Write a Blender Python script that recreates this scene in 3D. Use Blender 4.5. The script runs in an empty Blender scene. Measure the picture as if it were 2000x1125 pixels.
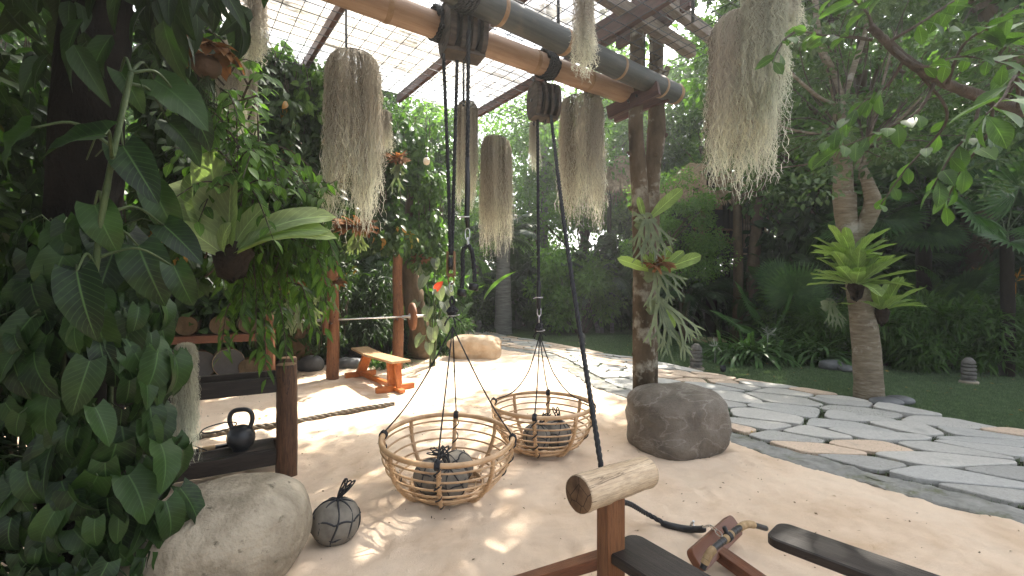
import bpy, math, random
import numpy as np
from mathutils import Vector, Matrix, noise

R = math.radians
S = bpy.context.scene
COL = S.collection

# ---------------------------------------------------------------- camera
F = 889.0            # focal length in pixels of a 2000 px wide frame
CAMZ = 1.55
cam_d = bpy.data.cameras.new('camera')
cam_d.sensor_width = 36.0
cam_d.lens = 16.0
cam_d.clip_start = 0.05
cam_d.clip_end = 600
cam = bpy.data.objects.new('camera', cam_d)
COL.objects.link(cam)
cam.location = (0, 0, CAMZ)
cam.rotation_euler = (R(90), 0, 0)
S.camera = cam

def at(u, v, Z):
    """point seen at photo pixel (u, v) (2000x1125) at distance Z"""
    return np.array([(u-1000.0)/F*Z, Z, CAMZ-(v-562.5)/F*Z])
def gp(u, v, z=0.0):
    """point on the plane z seen at photo pixel (u, v)"""
    Z = (CAMZ-z)*F/(v-562.5)
    return np.array([(u-1000.0)/F*Z, Z, z])

# ---------------------------------------------------------------- light
SUN_EL, SUN_AZ = R(50), R(30)      # azimuth measured from +Y towards +X
w = bpy.data.worlds.new("World"); S.world = w; w.use_nodes = True
nt = w.node_tree; nt.nodes.clear()
sky = nt.nodes.new('ShaderNodeTexSky'); sky.sky_type = 'NISHITA'; sky.sun_disc = False
sky.sun_elevation = SUN_EL; sky.sun_rotation = SUN_AZ
sky.air_density = 1.0; sky.dust_density = 4.0; sky.ozone_density = 1.0
hs = nt.nodes.new('ShaderNodeHueSaturation'); hs.inputs['Saturation'].default_value = 0.35
bg = nt.nodes.new('ShaderNodeBackground'); bg.inputs['Strength'].default_value = 0.15
wo = nt.nodes.new('ShaderNodeOutputWorld')
nt.links.new(sky.outputs[0], hs.inputs['Color']); nt.links.new(hs.outputs[0], bg.inputs['Color'])
nt.links.new(bg.outputs[0], wo.inputs['Surface'])
sd = bpy.data.lights.new('sun', 'SUN'); sd.energy = 4.3; sd.angle = R(0.6); sd.color = (1.0, 0.93, 0.82)
so = bpy.data.objects.new('sun', sd); COL.objects.link(so)
sv = Vector((math.sin(SUN_AZ)*math.cos(SUN_EL), math.cos(SUN_AZ)*math.cos(SUN_EL), math.sin(SUN_EL)))
so.rotation_euler = sv.to_track_quat('Z', 'Y').to_euler()
so.location = (5, 10, 12)
S.view_settings.view_transform = 'Standard'; S.view_settings.look = 'None'
S.view_settings.gamma = 1.0; S.view_settings.exposure = 2.15
S.cycles.max_bounces = 7; S.cycles.diffuse_bounces = 4; S.cycles.transparent_max_bounces = 8
S.cycles.transmission_bounces = 4; S.cycles.glossy_bounces = 2
S.cycles.volume_bounces = 0

rng = np.random.default_rng(7)
random.seed(7)

# ---------------------------------------------------------------- materials
def new_mat(name):
    m = bpy.data.materials.new(name); m.use_nodes = True
    t = m.node_tree; t.nodes.clear()
    out = t.nodes.new('ShaderNodeOutputMaterial')
    return m, t, out
def ramp(t, stops, fac=None, interp='LINEAR'):
    r = t.nodes.new('ShaderNodeValToRGB'); r.color_ramp.interpolation = interp
    e = r.color_ramp.elements
    while len(e) < len(stops): e.new(0.5)
    for i, (p, c) in enumerate(stops):
        e[i].position = p; e[i].color = (*c, 1) if len(c) == 3 else c
    if fac is not None: t.links.new(fac, r.inputs[0])
    return r
def tex(t, kind, scale, detail=4, rough=0.6, coord='Object', stretch=None, dist=0.0):
    tc = t.nodes.new('ShaderNodeTexCoord')
    if coord == 'luv':
        tc = t.nodes.new('ShaderNodeAttribute'); tc.attribute_name = 'luv'; o = tc.outputs['Vector']
    else: o = tc.outputs[coord]
    if stretch:
        mp = t.nodes.new('ShaderNodeMapping'); mp.inputs['Scale'].default_value = stretch
        t.links.new(o, mp.inputs[0]); o = mp.outputs[0]
    if kind == 'noise':
        n = t.nodes.new('ShaderNodeTexNoise'); n.inputs['Detail'].default_value = detail
        n.inputs['Roughness'].default_value = rough; n.inputs['Distortion'].default_value = dist
    elif kind == 'voronoi':
        n = t.nodes.new('ShaderNodeTexVoronoi')
    elif kind == 'edge':
        n = t.nodes.new('ShaderNodeTexVoronoi'); n.feature = 'DISTANCE_TO_EDGE'
    n.inputs['Scale'].default_value = scale
    t.links.new(o, n.inputs['Vector'])
    return n.outputs['Distance'] if kind in ('voronoi', 'edge') else n.outputs['Fac']
def mixc(t, a, b, fac, mode='MIX'):
    m = t.nodes.new('ShaderNodeMix'); m.data_type = 'RGBA'; m.blend_type = mode
    def s(inp, v):
        if isinstance(v, (tuple, list)): inp.default_value = (*v, 1) if len(v) == 3 else v
        elif isinstance(v, (int, float)): inp.default_value = v
        else: t.links.new(v, inp)
    s(m.inputs[0], fac); s(m.inputs[6], a); s(m.inputs[7], b)
    return m.outputs[2]
def bump(t, h, strength, dist):
    b = t.nodes.new('ShaderNodeBump'); b.inputs['Strength'].default_value = strength
    b.inputs['Distance'].default_value = dist; t.links.new(h, b.inputs['Height'])
    return b
def principled(t, out, color, rough=0.7, spec=0.4, normal=None, metal=0.0):
    p = t.nodes.new('ShaderNodeBsdfPrincipled')
    if isinstance(color, (tuple, list)): p.inputs['Base Color'].default_value = (*color, 1)
    else: t.links.new(color, p.inputs['Base Color'])
    if isinstance(rough, (int, float)): p.inputs['Roughness'].default_value = rough
    else: t.links.new(rough, p.inputs['Roughness'])
    p.inputs['Specular IOR Level'].default_value = spec; p.inputs['Metallic'].default_value = metal
    if normal is not None: t.links.new(normal.outputs[0], p.inputs['Normal'])
    t.links.new(p.outputs[0], out.inputs[0])
    return p
def mat_noise(name, stops, scale=5, detail=5, rough=0.7, spec=0.3, stretch=None, bs=0.5, bd=0.02, bscale=None, metal=0.0, dist=0.0, spots=None):
    m, t, out = new_mat(name)
    n = tex(t, 'noise', scale, detail, stretch=stretch, dist=dist)
    c = ramp(t, stops, n).outputs[0]
    if spots:     # (scale, threshold, color)
        n3 = tex(t, 'noise', spots[0], 6)
        c = mixc(t, c, spots[2], ramp(t, [(spots[1], (0, 0, 0)), (spots[1]+0.08, (1, 1, 1))], n3).outputs[0])
    n2 = tex(t, 'noise', bscale or scale*3, 8, stretch=stretch)
    principled(t, out, c, rough, spec, bump(t, n2, bs, bd), metal)
    return m
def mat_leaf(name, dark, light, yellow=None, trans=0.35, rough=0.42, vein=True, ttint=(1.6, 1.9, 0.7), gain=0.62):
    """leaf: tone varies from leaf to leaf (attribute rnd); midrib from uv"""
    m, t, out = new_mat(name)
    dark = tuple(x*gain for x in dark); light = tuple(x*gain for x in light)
    a = t.nodes.new('ShaderNodeAttribute'); a.attribute_name = 'rnd'
    stops = [(0.0, dark), (0.85, light)]
    if yellow: stops += [(0.965, light), (0.985, yellow)]
    c = ramp(t, stops, a.outputs['Fac']).outputs[0]
    if vein:
        uv = t.nodes.new('ShaderNodeAttribute'); uv.attribute_name = 'luv'
        sp = t.nodes.new('ShaderNodeSeparateXYZ'); t.links.new(uv.outputs['Vector'], sp.inputs[0])
        ab = t.nodes.new('ShaderNodeMath'); ab.operation = 'ABSOLUTE'; t.links.new(sp.outputs[0], ab.inputs[0])
        f = ramp(t, [(0.0, (1, 1, 1)), (0.07, (0, 0, 0))], ab.outputs[0]).outputs[0]
        # side veins
        mm = t.nodes.new('ShaderNodeMath'); mm.operation = 'MULTIPLY_ADD'
        t.links.new(ab.outputs[0], mm.inputs[0]); mm.inputs[1].default_value = -2.6
        s2 = t.nodes.new('ShaderNodeMath'); s2.operation = 'MULTIPLY'; t.links.new(sp.outputs[1], s2.inputs[0]); s2.inputs[1].default_value = 11.0
        t.links.new(s2.outputs[0], mm.inputs[2])
        fr = t.nodes.new('ShaderNodeMath'); fr.operation = 'FRACT'; t.links.new(mm.outputs[0], fr.inputs[0])
        g = ramp(t, [(0.0, (0.35, 0.35, 0.35)), (0.1, (0, 0, 0)), (0.9, (0, 0, 0)), (1.0, (0.35, 0.35, 0.35))], fr.outputs[0]).outputs[0]
        f2 = mixc(t, f, g, 1.0, 'LIGHTEN')
        lc = tuple(min(1, x*2.0+0.02) for x in light)
        c = mixc(t, c, lc, f2)
    n = tex(t, 'noise', 9, 3)
    c = mixc(t, c, tuple(x*1.7 for x in light), ramp(t, [(0.45, (0, 0, 0)), (0.8, (0.6, 0.6, 0.6))], n).outputs[0])
    p = principled(t, out, c, rough+.06, 0.28)
    tr = t.nodes.new('ShaderNodeBsdfTranslucent')
    tc = mixc(t, c, (*ttint, 1), 1.0, 'MULTIPLY')
    t.links.new(tc, tr.inputs['Color'])
    mx = t.nodes.new('ShaderNodeMixShader'); mx.inputs[0].default_value = trans
    t.links.new(p.outputs[0], mx.inputs[1]); t.links.new(tr.outputs[0], mx.inputs[2])
    t.links.new(mx.outputs[0], out.inputs[0])
    return m

# ---------------------------------------------------------------- mesh builder
def unit(v):
    v = np.asarray(v, float); n = np.linalg.norm(v, axis=-1, keepdims=True); n[n == 0] = 1
    return v/n
class MB:
    def __init__(s): s.v = []; s.q = []; s.t = []; s.n = 0; s.rq = []; s.rt = []; s.uv = []; s.smooth = True
    def add(s, v, q=None, t=None, rnd=0.0, uv=None):
        v = np.asarray(v, float).reshape(-1, 3)
        s.v.append(v)
        if q is not None and len(q):
            q = np.asarray(q, int).reshape(-1, 4); s.q.append(q+s.n)
            s.rq.append(np.broadcast_to(np.asarray(rnd, float), (len(q),)) if np.ndim(rnd) == 0 else np.repeat(rnd, len(q)//len(rnd)))
        if t is not None and len(t):
            t = np.asarray(t, int).reshape(-1, 3); s.t.append(t+s.n)
            s.rt.append(np.broadcast_to(np.asarray(rnd, float), (len(t),)) if np.ndim(rnd) == 0 else np.repeat(rnd, len(t)//len(rnd)))
        s.uv.append(np.zeros((len(v), 3)) if uv is None else uv)
        s.n += len(v)
    def mesh(s, name, mat):
        me = bpy.data.meshes.new(name)
        v = np.concatenate(s.v); nq = sum(len(x) for x in s.q); ntr = sum(len(x) for x in s.t)
        loops = np.concatenate([x.ravel() for x in s.q]+[x.ravel() for x in s.t]) if (nq or ntr) else np.zeros(0, int)
        me.vertices.add(len(v)); me.vertices.foreach_set('co', v.ravel().astype(np.float32))
        me.loops.add(len(loops)); me.loops.foreach_set('vertex_index', loops.astype(np.int32))
        me.polygons.add(nq+ntr)
        ls = np.concatenate([np.arange(nq)*4, nq*4+np.arange(ntr)*3]).astype(np.int32)
        me.polygons.foreach_set('loop_start', ls)
        me.polygons.foreach_set('use_smooth', np.full(nq+ntr, s.smooth))
        a = me.attributes.new('rnd', 'FLOAT', 'FACE')
        a.data.foreach_set('value', np.concatenate(s.rq+s.rt).astype(np.float32))
        u = me.attributes.new('luv', 'FLOAT_VECTOR', 'POINT')
        u.data.foreach_set('vector', np.concatenate(s.uv).ravel().astype(np.float32))
        me.update(calc_edges=True)
        for m in (mat if isinstance(mat, (list, tuple)) else [mat]): me.materials.append(m)
        return me
    def build(s, name, mat, parent=None, origin=None, bevel=0, label=None):
        me = s.mesh(name, mat)
        o = bpy.data.objects.new(name, me); COL.objects.link(o)
        if parent is not None: o.parent = parent
        elif origin is not None:
            me.transform(Matrix.Translation(-Vector(origin))); o.location = origin
        if bevel:
            b = o.modifiers.new('bevel', 'BEVEL'); b.width = bevel; b.segments = 2; b.limit_method = 'ANGLE'; b.angle_limit = R(40)
        if label: o['label'] = label
        return o

def tag(o, label=None, cat=None, group=None, kind=None):
    if label: o['label'] = label
    if cat: o['category'] = cat
    if group: o['group'] = group
    if kind: o['kind'] = kind
    return o
def thing(name, loc, label, cat, group=None, rz=0.0):
    o = bpy.data.objects.new(name, None); COL.objects.link(o); o.location = loc; o.rotation_euler.z = rz
    o.empty_display_size = 0.2
    return tag(o, label, cat, group)
def copy_tree(o, parent=None):
    c = o.copy(); COL.objects.link(c); c.parent = parent
    for k in list(o.children): copy_tree(k, c)
    return c

# primitives -> (verts, quads, tris)
def box(mb, c, size, rot=None, rnd=0.0):
    s = np.array(size)/2.0
    v = np.array([[x, y, z] for x in (-1, 1) for y in (-1, 1) for z in (-1, 1)])*s; uv = v+rng.uniform(-3, 3, 3)
    if rot is not None: v = v@np.array(rot).T
    q = [[0, 1, 3, 2], [4, 6, 7, 5], [0, 4, 5, 1], [2, 3, 7, 6], [0, 2, 6, 4], [1, 5, 7, 3]]
    mb.add(v+np.array(c), q, rnd=rnd, uv=uv)
def rotz(a):
    c, s_ = math.cos(a), math.sin(a); return np.array([[c, -s_, 0], [s_, c, 0], [0, 0, 1.0]])
def rotx(a):
    c, s_ = math.cos(a), math.sin(a); return np.array([[1.0, 0, 0], [0, c, -s_], [0, s_, c]])
def roty(a):
    c, s_ = math.cos(a), math.sin(a); return np.array([[c, 0, s_], [0, 1.0, 0], [-s_, 0, c]])
def beam(mb, a, b, wd, ht, up=(0, 0, 1), rnd=0.0):
    a = np.array(a, float); b = np.array(b, float); d = b-a; L = np.linalg.norm(d); d /= L
    x = unit(np.cross(d, up)); z = np.cross(x, d)
    box(mb, (a+b)/2, (wd, L, ht), np.stack([x, d, z], 1), rnd)
def frames(p):
    p = np.asarray(p, float); n = len(p)
    t = np.empty_like(p); t[1:-1] = p[2:]-p[:-2]; t[0] = p[1]-p[0]; t[-1] = p[-1]-p[-2]
    t = unit(t)
    ref = np.array([0, 0, 1.0]) if abs(t[0][2]) < 0.9 else np.array([1.0, 0, 0])
    N = np.empty_like(p); x = unit(np.cross(t[0], ref)); N[0] = x
    for i in range(1, n):
        x = N[i-1]-t[i]*np.dot(N[i-1], t[i]); l = np.linalg.norm(x)
        N[i] = x/l if l > 1e-8 else N[i-1]
    return t, N, np.cross(t, N)
def tube(mb, p, r, k=8, cap=True, rnd=0.0, closed=False):
    p = np.asarray(p, float); n = len(p)
    t, N, B = frames(p)
    r = np.broadcast_to(np.asarray(r, float), (n,))
    a = np.arange(k)*2*math.pi/k
    v = p[:, None, :]+r[:, None, None]*(np.cos(a)[None, :, None]*N[:, None, :]+np.sin(a)[None, :, None]*B[:, None, :])
    i = np.arange(n-1)[:, None]; j = np.arange(k)[None, :]; j2 = (j+1) % k
    q = np.stack([i*k+j, i*k+j2, (i+1)*k+j2, (i+1)*k+j], -1).reshape(-1, 4)
    v = v.reshape(-1, 3); tr = None
    uv = np.zeros((len(v), 3)); uv[:, 0] = np.tile(np.cos(a), n)*np.repeat(r, k); uv[:, 1] = np.tile(np.sin(a), n)*np.repeat(r, k)+rng.uniform(-2, 2); uv[:, 2] = np.repeat(np.concatenate([[0], np.cumsum(np.linalg.norm(np.diff(p, axis=0), axis=1))]), k)
    if cap:
        v = np.vstack([v, p[0], p[-1]]); uv = np.vstack([uv, [0, 0, 0], [0, 1, 0]])
        jj = np.arange(k); tr = np.concatenate([np.stack([np.full(k, n*k), (jj+1) % k, jj], -1),
                             np.stack([np.full(k, n*k+1), (n-1)*k+jj, (n-1)*k+(jj+1) % k], -1)])
    mb.add(v, q, tr, rnd=rnd, uv=uv)
def smooth_path(pts, n=24):
    """Catmull-Rom through pts"""
    P = np.asarray(pts, float); m = len(P)
    Q = np.vstack([2*P[0]-P[1], P, 2*P[-1]-P[-2]])
    out = []
    for s_ in np.linspace(0, m-1-1e-6, n):
        i = int(s_); f = s_-i; a, b, c, d = Q[i], Q[i+1], Q[i+2], Q[i+3]
        out.append(0.5*((2*b)+(-a+c)*f+(2*a-5*b+4*c-d)*f*f+(-a+3*b-3*c+d)*f**3))
    return np.array(out)
def lathe(mb, prof, k=24, c=(0, 0, 0), rot=None, rnd=0.0):
    prof = np.asarray(prof, float); n = len(prof); a = np.arange(k)*2*math.pi/k
    v = np.stack([prof[:, None, 0]*np.cos(a), prof[:, None, 0]*np.sin(a), np.broadcast_to(prof[:, None, 1], (n, k))], -1).reshape(-1, 3)
    i = np.arange(n-1)[:, None]; j = np.arange(k)[None, :]; j2 = (j+1) % k
    q = np.stack([i*k+j, i*k+j2, (i+1)*k+j2, (i+1)*k+j], -1).reshape(-1, 4)
    if rot is not None: v = v@np.array(rot).T
    mb.add(v+np.array(c), q, rnd=rnd)
def rope(mb, pts, r, pitch=None, n=None, k=5):
    """three-strand laid rope"""
    P = np.asarray(pts, float)
    L = np.sum(np.linalg.norm(np.diff(P, axis=0), axis=1)); pitch = pitch or r*7
    n = n or max(12, int(L/pitch*7))
    P = smooth_path(P, n) if len(P) > 2 else P[0]+(P[1]-P[0])*np.linspace(0, 1, n)[:, None]
    s_ = np.concatenate([[0], np.cumsum(np.linalg.norm(np.diff(P, axis=0), axis=1))])
    t, N, B = frames(P)
    for j in range(3):
        a = s_/pitch*2*math.pi+j*2*math.pi/3
        tube(mb, P+0.5*r*(np.cos(a)[:, None]*N+np.sin(a)[:, None]*B), r*0.56, k)
def fbm(x, y, z=0.0, sc=1.0, o=4):
    return noise.fractal(Vector((x*sc, y*sc, z*sc)), 1.0, 2.0, o)
_hasht = rng.random((256, 256))
def vnoise(x, y):
    """vectorised value noise in [-1, 1]"""
    xi = np.floor(x).astype(int); yi = np.floor(y).astype(int); fx = x-xi; fy = y-yi
    fx = fx*fx*(3-2*fx); fy = fy*fy*(3-2*fy)
    h = lambda a, b: _hasht[a & 255, b & 255]
    return 2*((h(xi, yi)*(1-fx)+h(xi+1, yi)*fx)*(1-fy)+(h(xi, yi+1)*(1-fx)+h(xi+1, yi+1)*fx)*fy)-1
def stone_mesh(name, mat, size, seed, amp=0.08, power=2.3, sub=5, flat=0.0, freq=1.2):
    import bmesh
    bm = bmesh.new(); bmesh.ops.create_icosphere(bm, subdivisions=sub, radius=1)
    for v in bm.verts:
        d = v.co.normalized()
        k = (abs(d.x)**power+abs(d.y)**power+abs(d.z)**power)**(-1/power)
        q = d*freq+Vector((seed*7.3, seed*3.1, seed))
        k *= 1+amp*noise.fractal(q, 1.0, 2.0, 3)+amp*0.12*noise.fractal(q*5, 0.8, 2.0, 3)
        c = d*k
        if c.z < -flat and flat: c.z = -flat-(abs(c.z)-flat)*0.2
        v.co = (c.x*size[0], c.y*size[1], c.z*size[2])
    me = bpy.data.meshes.new(name); bm.to_mesh(me); bm.free()
    for p in me.polygons: p.use_smooth = True
    me.materials.append(mat)
    return me
def stone(name, mat, loc, size, seed, rz=0, parent=None, rot=None, **kw):
    o = bpy.data.objects.new(name, stone_mesh(name, mat, size, seed, **kw)); COL.objects.link(o)
    o.location = loc; o.rotation_euler = rot or (0, 0, rz)
    if parent: o.parent = parent
    return o

# ---------------------------------------------------------------- leaves
def blade(L=1.0, W=0.5, prof='oval', nl=6, nc=2, bend=0.3, fold=0.15, wave=0.0):
    """a leaf blade along +y, face up +z, returns verts, quads, uv"""
    t = np.linspace(0, 1, nl+1)
    if prof == 'oval': w_ = np.sin(np.pi*t**0.85)**0.8
    elif prof == 'lance': w_ = np.sin(np.pi*t**0.6)**0.9
    elif prof == 'obov': w_ = np.sin(np.pi*t**1.5)**0.8
    elif prof == 'heart': w_ = np.where(t < 0.25, 0.72+0.28*np.sin(t/0.25*np.pi/2), np.cos((t-0.25)/0.75*np.pi/2)**0.75)
    elif prof == 'strap': w_ = np.minimum(1, 0.35+t*1.6)*np.where(t > 0.7, np.sqrt(np.maximum(0, 1-((t-0.7)/0.3)**2)), 1)
    w_ = np.maximum(w_, 0.02); 
    s_ = np.linspace(-1, 1, 2*nc+1)
    ang = bend*t
    # centreline bends downwards
    dy = np.cos(bend*1.0*t*2); dz = -np.sin(bend*t*2)
    cy = np.concatenate([[0], np.cumsum((dy[1:]+dy[:-1])/2/nl)])*L; cz = np.concatenate([[0], np.cumsum((dz[1:]+dz[:-1])/2/nl)])*L
    X = s_[None, :]*w_[:, None]*W/2
    Zc = cz[:, None]+np.abs(X)*fold+wave*W*np.sin(t*19)[:, None]*np.abs(s_)[None, :]**2*np.sign(s_)[None, :]
    Y = np.broadcast_to(cy[:, None], X.shape).copy()
    if prof == 'heart': Y -= (np.abs(s_)**1.5)[None, :]*np.maximum(0, 1-t*4)[:, None]*0.13*L
    v = np.stack([X, Y, Zc], -1).reshape(-1, 3); m = 2*nc+1
    i = np.arange(nl)[:, None]; j = np.arange(m-1)[None, :]
    q = np.stack([i*m+j, i*m+j+1, (i+1)*m+j+1, (i+1)*m+j], -1).reshape(-1, 4)
    uv = np.stack([np.broadcast_to(s_[None, :], X.shape), np.broadcast_to(t[:, None], X.shape), np.zeros_like(X)], -1).reshape(-1, 3)
    return v, q, uv
def put(mb, T, pos, d, n, size, rnd):
    """scatter N copies of template T: axis d, normal n"""
    v, q, uv = T; pos = np.asarray(pos, float); N = len(pos)
    d = unit(d); x = unit(np.cross(d, n)); z = np.cross(x, d)
    size = np.broadcast_to(np.asarray(size, float), (N,))
    V = pos[:, None, :]+size[:, None, None]*(v[None, :, 0:1]*x[:, None, :]+v[None, :, 1:2]*d[:, None, :]+v[None, :, 2:3]*z[:, None, :])
    Q = (q[None]+np.arange(N)[:, None, None]*len(v)).reshape(-1, 4)
    mb.add(V.reshape(-1, 3), Q, rnd=np.asarray(rnd, float), uv=np.tile(uv, (N, 1)))
T_TINY = blade(1, .55, 'oval', 2, 1, .15, .2)
T_OVAL = blade(1, .5, 'oval', 4, 1, .25, .2)
T_LANCE = blade(1, .3, 'lance', 4, 1, .35, .25)
T_NARROW = blade(1, .14, 'lance', 3, 1, .4, .3)
T_OBOV = blade(1, .5, 'obov', 6, 1, .3, .25)
T_HEART = blade(1, .58, 'heart', 9, 2, .38, .3, .03)
def rdir(n, g=rng): return unit(g.normal(size=(n, 3)))
# ---------------------------------------------------------------- material library
M = {}
def _sand():
    m, t, out = new_mat('sand')
    n1 = tex(t, 'noise', 1.3, 6, dist=0.6); n2 = tex(t, 'noise', 9, 8, 0.7); n3 = tex(t, 'noise', 260, 3, 0.8)
    c = ramp(t, [(0.3, (0.58, 0.425, 0.29)), (0.5, (0.71, 0.56, 0.42)), (0.72, (0.75, 0.615, 0.475))], n1).outputs[0]
    c = mixc(t, c, (0.42, 0.28, 0.17), ramp(t, [(0.6, (0, 0, 0)), (0.8, (0.55, 0.55, 0.55))], tex(t, 'noise', 3.1, 5)).outputs[0])
    c = mixc(t, c, (0.2, 0.13, 0.08), ramp(t, [(0.69, (0, 0, 0)), (0.76, (0.8, 0.8, 0.8))], n3).outputs[0])
    g = mixc(t, (0.9, 0.9, 0.9), (1.12, 1.1, 1.08), n2)
    c = mixc(t, c, g, 1.0, 'MULTIPLY')
    h = mixc(t, mixc(t, n2, tex(t, 'noise', 34, 6, .75), .45), n3, 0.3)
    principled(t, out, c, 0.95, 0.15, bump(t, h, 0.95, 0.03)); return m
M['sand'] = _sand()
M['ground'] = mat_noise('leaf_litter_soil', [(0.3, (0.012, 0.0096, 0.006)), (0.6, (0.03, 0.024, 0.015)), (0.75, (0.018, 0.027, 0.009))], 3, 8, 0.95, 0.1, bs=1, bd=0.05)
M['lawn'] = mat_noise('lawn', [(0.3, (0.05, 0.055, 0.03)), (0.5, (0.065, 0.095, 0.036)), (0.7, (0.085, 0.12, 0.045))], 1.6, 10, 0.95, 0.1, bs=1, bd=0.03, bscale=90)
def _slab():
    m, t, out = new_mat('flagstone')
    a = t.nodes.new('ShaderNodeAttribute'); a.attribute_name = 'rnd'
    c = ramp(t, [(0.0, (0.27, 0.265, 0.245)), (0.45, (0.44, 0.42, 0.38)), (0.84, (0.35, 0.345, 0.325)), (0.85, (0.55, 0.42, 0.31))], a.outputs['Fac'], 'LINEAR').outputs[0]
    n = tex(t, 'noise', 5, 9, 0.7)
    c = mixc(t, c, (0.16, 0.16, 0.15), ramp(t, [(0.55, (0, 0, 0)), (0.75, (0.6, 0.6, 0.6))], n).outputs[0])
    n4 = tex(t, 'noise', 40, 6, 0.8)
    c = mixc(t, c, ramp(t, [(0.3, (0.75, 0.75, 0.75)), (0.7, (1.2, 1.2, 1.2))], n4).outputs[0], 1.0, 'MULTIPLY')
    principled(t, out, c, 0.62, 0.4, bump(t, mixc(t, n, n4, 0.4), 0.8, 0.02)); return m
M['slab'] = _slab()
def _kerb():
    m, t, out = new_mat('kerb_stone')
    n = tex(t, 'noise', 4, 8, 0.7)
    c = ramp(t, [(0.3, (0.12, 0.12, 0.105)), (0.6, (0.25, 0.245, 0.225))], n).outputs[0]
    c = mixc(t, c, (0.075, 0.085, 0.02), ramp(t, [(0.52, (0, 0, 0)), (0.66, (0.85, 0.85, 0.85))], tex(t, 'noise', 2.3, 9, 0.75)).outputs[0])
    principled(t, out, c, 0.9, 0.2, bump(t, n, 0.9, 0.03)); return m
M['kerb'] = _kerb()
M['boulder_tan'] = mat_noise('smooth_river_boulder', [(0.25, (0.13, 0.108, 0.075)), (0.45, (0.22, 0.185, 0.135)), (0.62, (0.33, 0.285, 0.215))], 4.5, 10, 0.8, 0.25, bs=0.85, bd=0.025, bscale=26, dist=.4, spots=(16, 0.63, (0.1, 0.085, 0.06)))
def _veined():
    m, t, out = new_mat('veined_boulder')
    n = tex(t, 'noise', 2.2, 9, 0.7)
    c = ramp(t, [(0.3, (0.075, 0.058, 0.042)), (0.5, (0.15, 0.122, 0.093)), (0.7, (0.24, 0.21, 0.175))], n).outputs[0]
    e = tex(t, 'noise', 2.3, 5, 0.55, stretch=(1, 1.4, 2.2), dist=.7)
    v = ramp(t, [(0.475, (0, 0, 0)), (0.5, (.6, .6, .6)), (0.525, (0, 0, 0))], e).outputs[0]
    v = mixc(t, v, tex(t, 'noise', 6, 5), 1.0, 'MULTIPLY')
    c = mixc(t, c, (0.42, 0.38, 0.33), v)
    principled(t, out, c, 0.55, 0.4, bump(t, mixc(t, tex(t, 'noise', 11, 12, 0.8), e, 0.3), 1.0, 0.05)); return m
M['boulder_brown'] = _veined()
M['boulder_sand'] = mat_noise('sandstone_boulder', [(0.3, (0.357, 0.246, 0.145)), (0.6, (0.51, 0.399, 0.281))], 4, 8, 0.85, 0.2, bs=0.7, bd=0.03)
M['pebble'] = mat_noise('grey_pebble', [(0.3, (0.0595, 0.063, 0.0665)), (0.7, (0.133, 0.133, 0.133))], 5, 7, 0.6, 0.4, bs=0.3, bd=0.01)
M['lantern_stone'] = mat_noise('weathered_carved_stone', [(0.3, (0.07, 0.0665, 0.0595)), (0.7, (0.168, 0.158, 0.14))], 9, 8, 0.9, 0.2, bs=0.8, bd=0.02)
M['ball_stone'] = mat_noise('grey_cast_stone', [(0.3, (0.1, 0.088, 0.072)), (0.7, (0.2, 0.18, 0.15))], 8, 8, 0.85, 0.2, bs=0.4, bd=0.01)
M['black_rope'] = mat_noise('black_rope', [(0.3, (0.01, 0.01, 0.012)), (0.7, (0.03, 0.031, 0.034))], 60, 3, 0.7, 0.35, bs=0.4, bd=0.002)
M['rubber'] = mat_noise('black_rubber', [(0.3, (0.008, 0.008, 0.009)), (0.7, (0.018, 0.018, 0.02))], 20, 3, 0.45, 0.4, bs=0.1, bd=0.002)
M['iron'] = mat_noise('cast_iron', [(0.3, (0.0084, 0.0091, 0.0112)), (0.7, (0.0245, 0.0259, 0.0294))], 14, 8, 0.42, 0.5, bs=0.35, bd=0.004, bscale=60)
M['steel'] = mat_noise('bright_steel', [(0.3, (0.55, 0.55, 0.55)), (0.7, (0.7, 0.7, 0.7))], 6, 3, 0.28, 0.5, bs=0.05, bd=0.001, metal=1.0)
M['sisal'] = mat_noise('sisal_wrap', [(0.3, (0.28, 0.19, 0.1)), (0.7, (0.48, 0.35, 0.2))], 30, 4, 0.9, 0.1, bs=0.6, bd=0.004, bscale=150)
M['jute'] = mat_noise('grey_rope', [(0.3, (0.07, 0.058, 0.045)), (0.7, (0.17, 0.145, 0.115))], 40, 4, 0.9, 0.1, bs=0.4, bd=0.003)
def wood(name, a, b, sc=3, st=(1, 12, 12), rough=0.55, crack=None, spec=0.35):
    m, t, out = new_mat(name)
    n = tex(t, 'noise', sc, 7, 0.65, coord='luv', stretch=st, dist=0.4)
    c = ramp(t, [(0.3, a), (0.7, b)], n).outputs[0]
    c = mixc(t, c, ramp(t, [(0.35, (.55, .52, .5)), (0.5, (1, 1, 1)), (0.7, (1.3, 1.28, 1.25))], tex(t, 'noise', sc*4, 9, 0.8, coord='luv', stretch=st)).outputs[0], 1.0, 'MULTIPLY')
    n1 = tex(t, 'noise', 2.5, 4)
    c = mixc(t, c, tuple(x*0.55 for x in a), ramp(t, [(0.5, (0, 0, 0)), (0.75, (0.7, 0.7, 0.7))], n1).outputs[0])
    if crack:
        e = tex(t, 'noise', 2.2, 6, 0.55, coord='luv', stretch=(st[0]*0.8, st[1]*0.6, st[2]*0.6), dist=0.9)
        c = mixc(t, c, crack, ramp(t, [(0.485, (0, 0, 0)), (0.5, (0.9, 0.9, 0.9)), (0.515, (0, 0, 0))], e).outputs[0])
    principled(t, out, c, rough, spec, bump(t, tex(t, 'noise', sc*3, 8, 0.7, coord='luv', stretch=st), 0.5, 0.006)); return m
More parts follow.
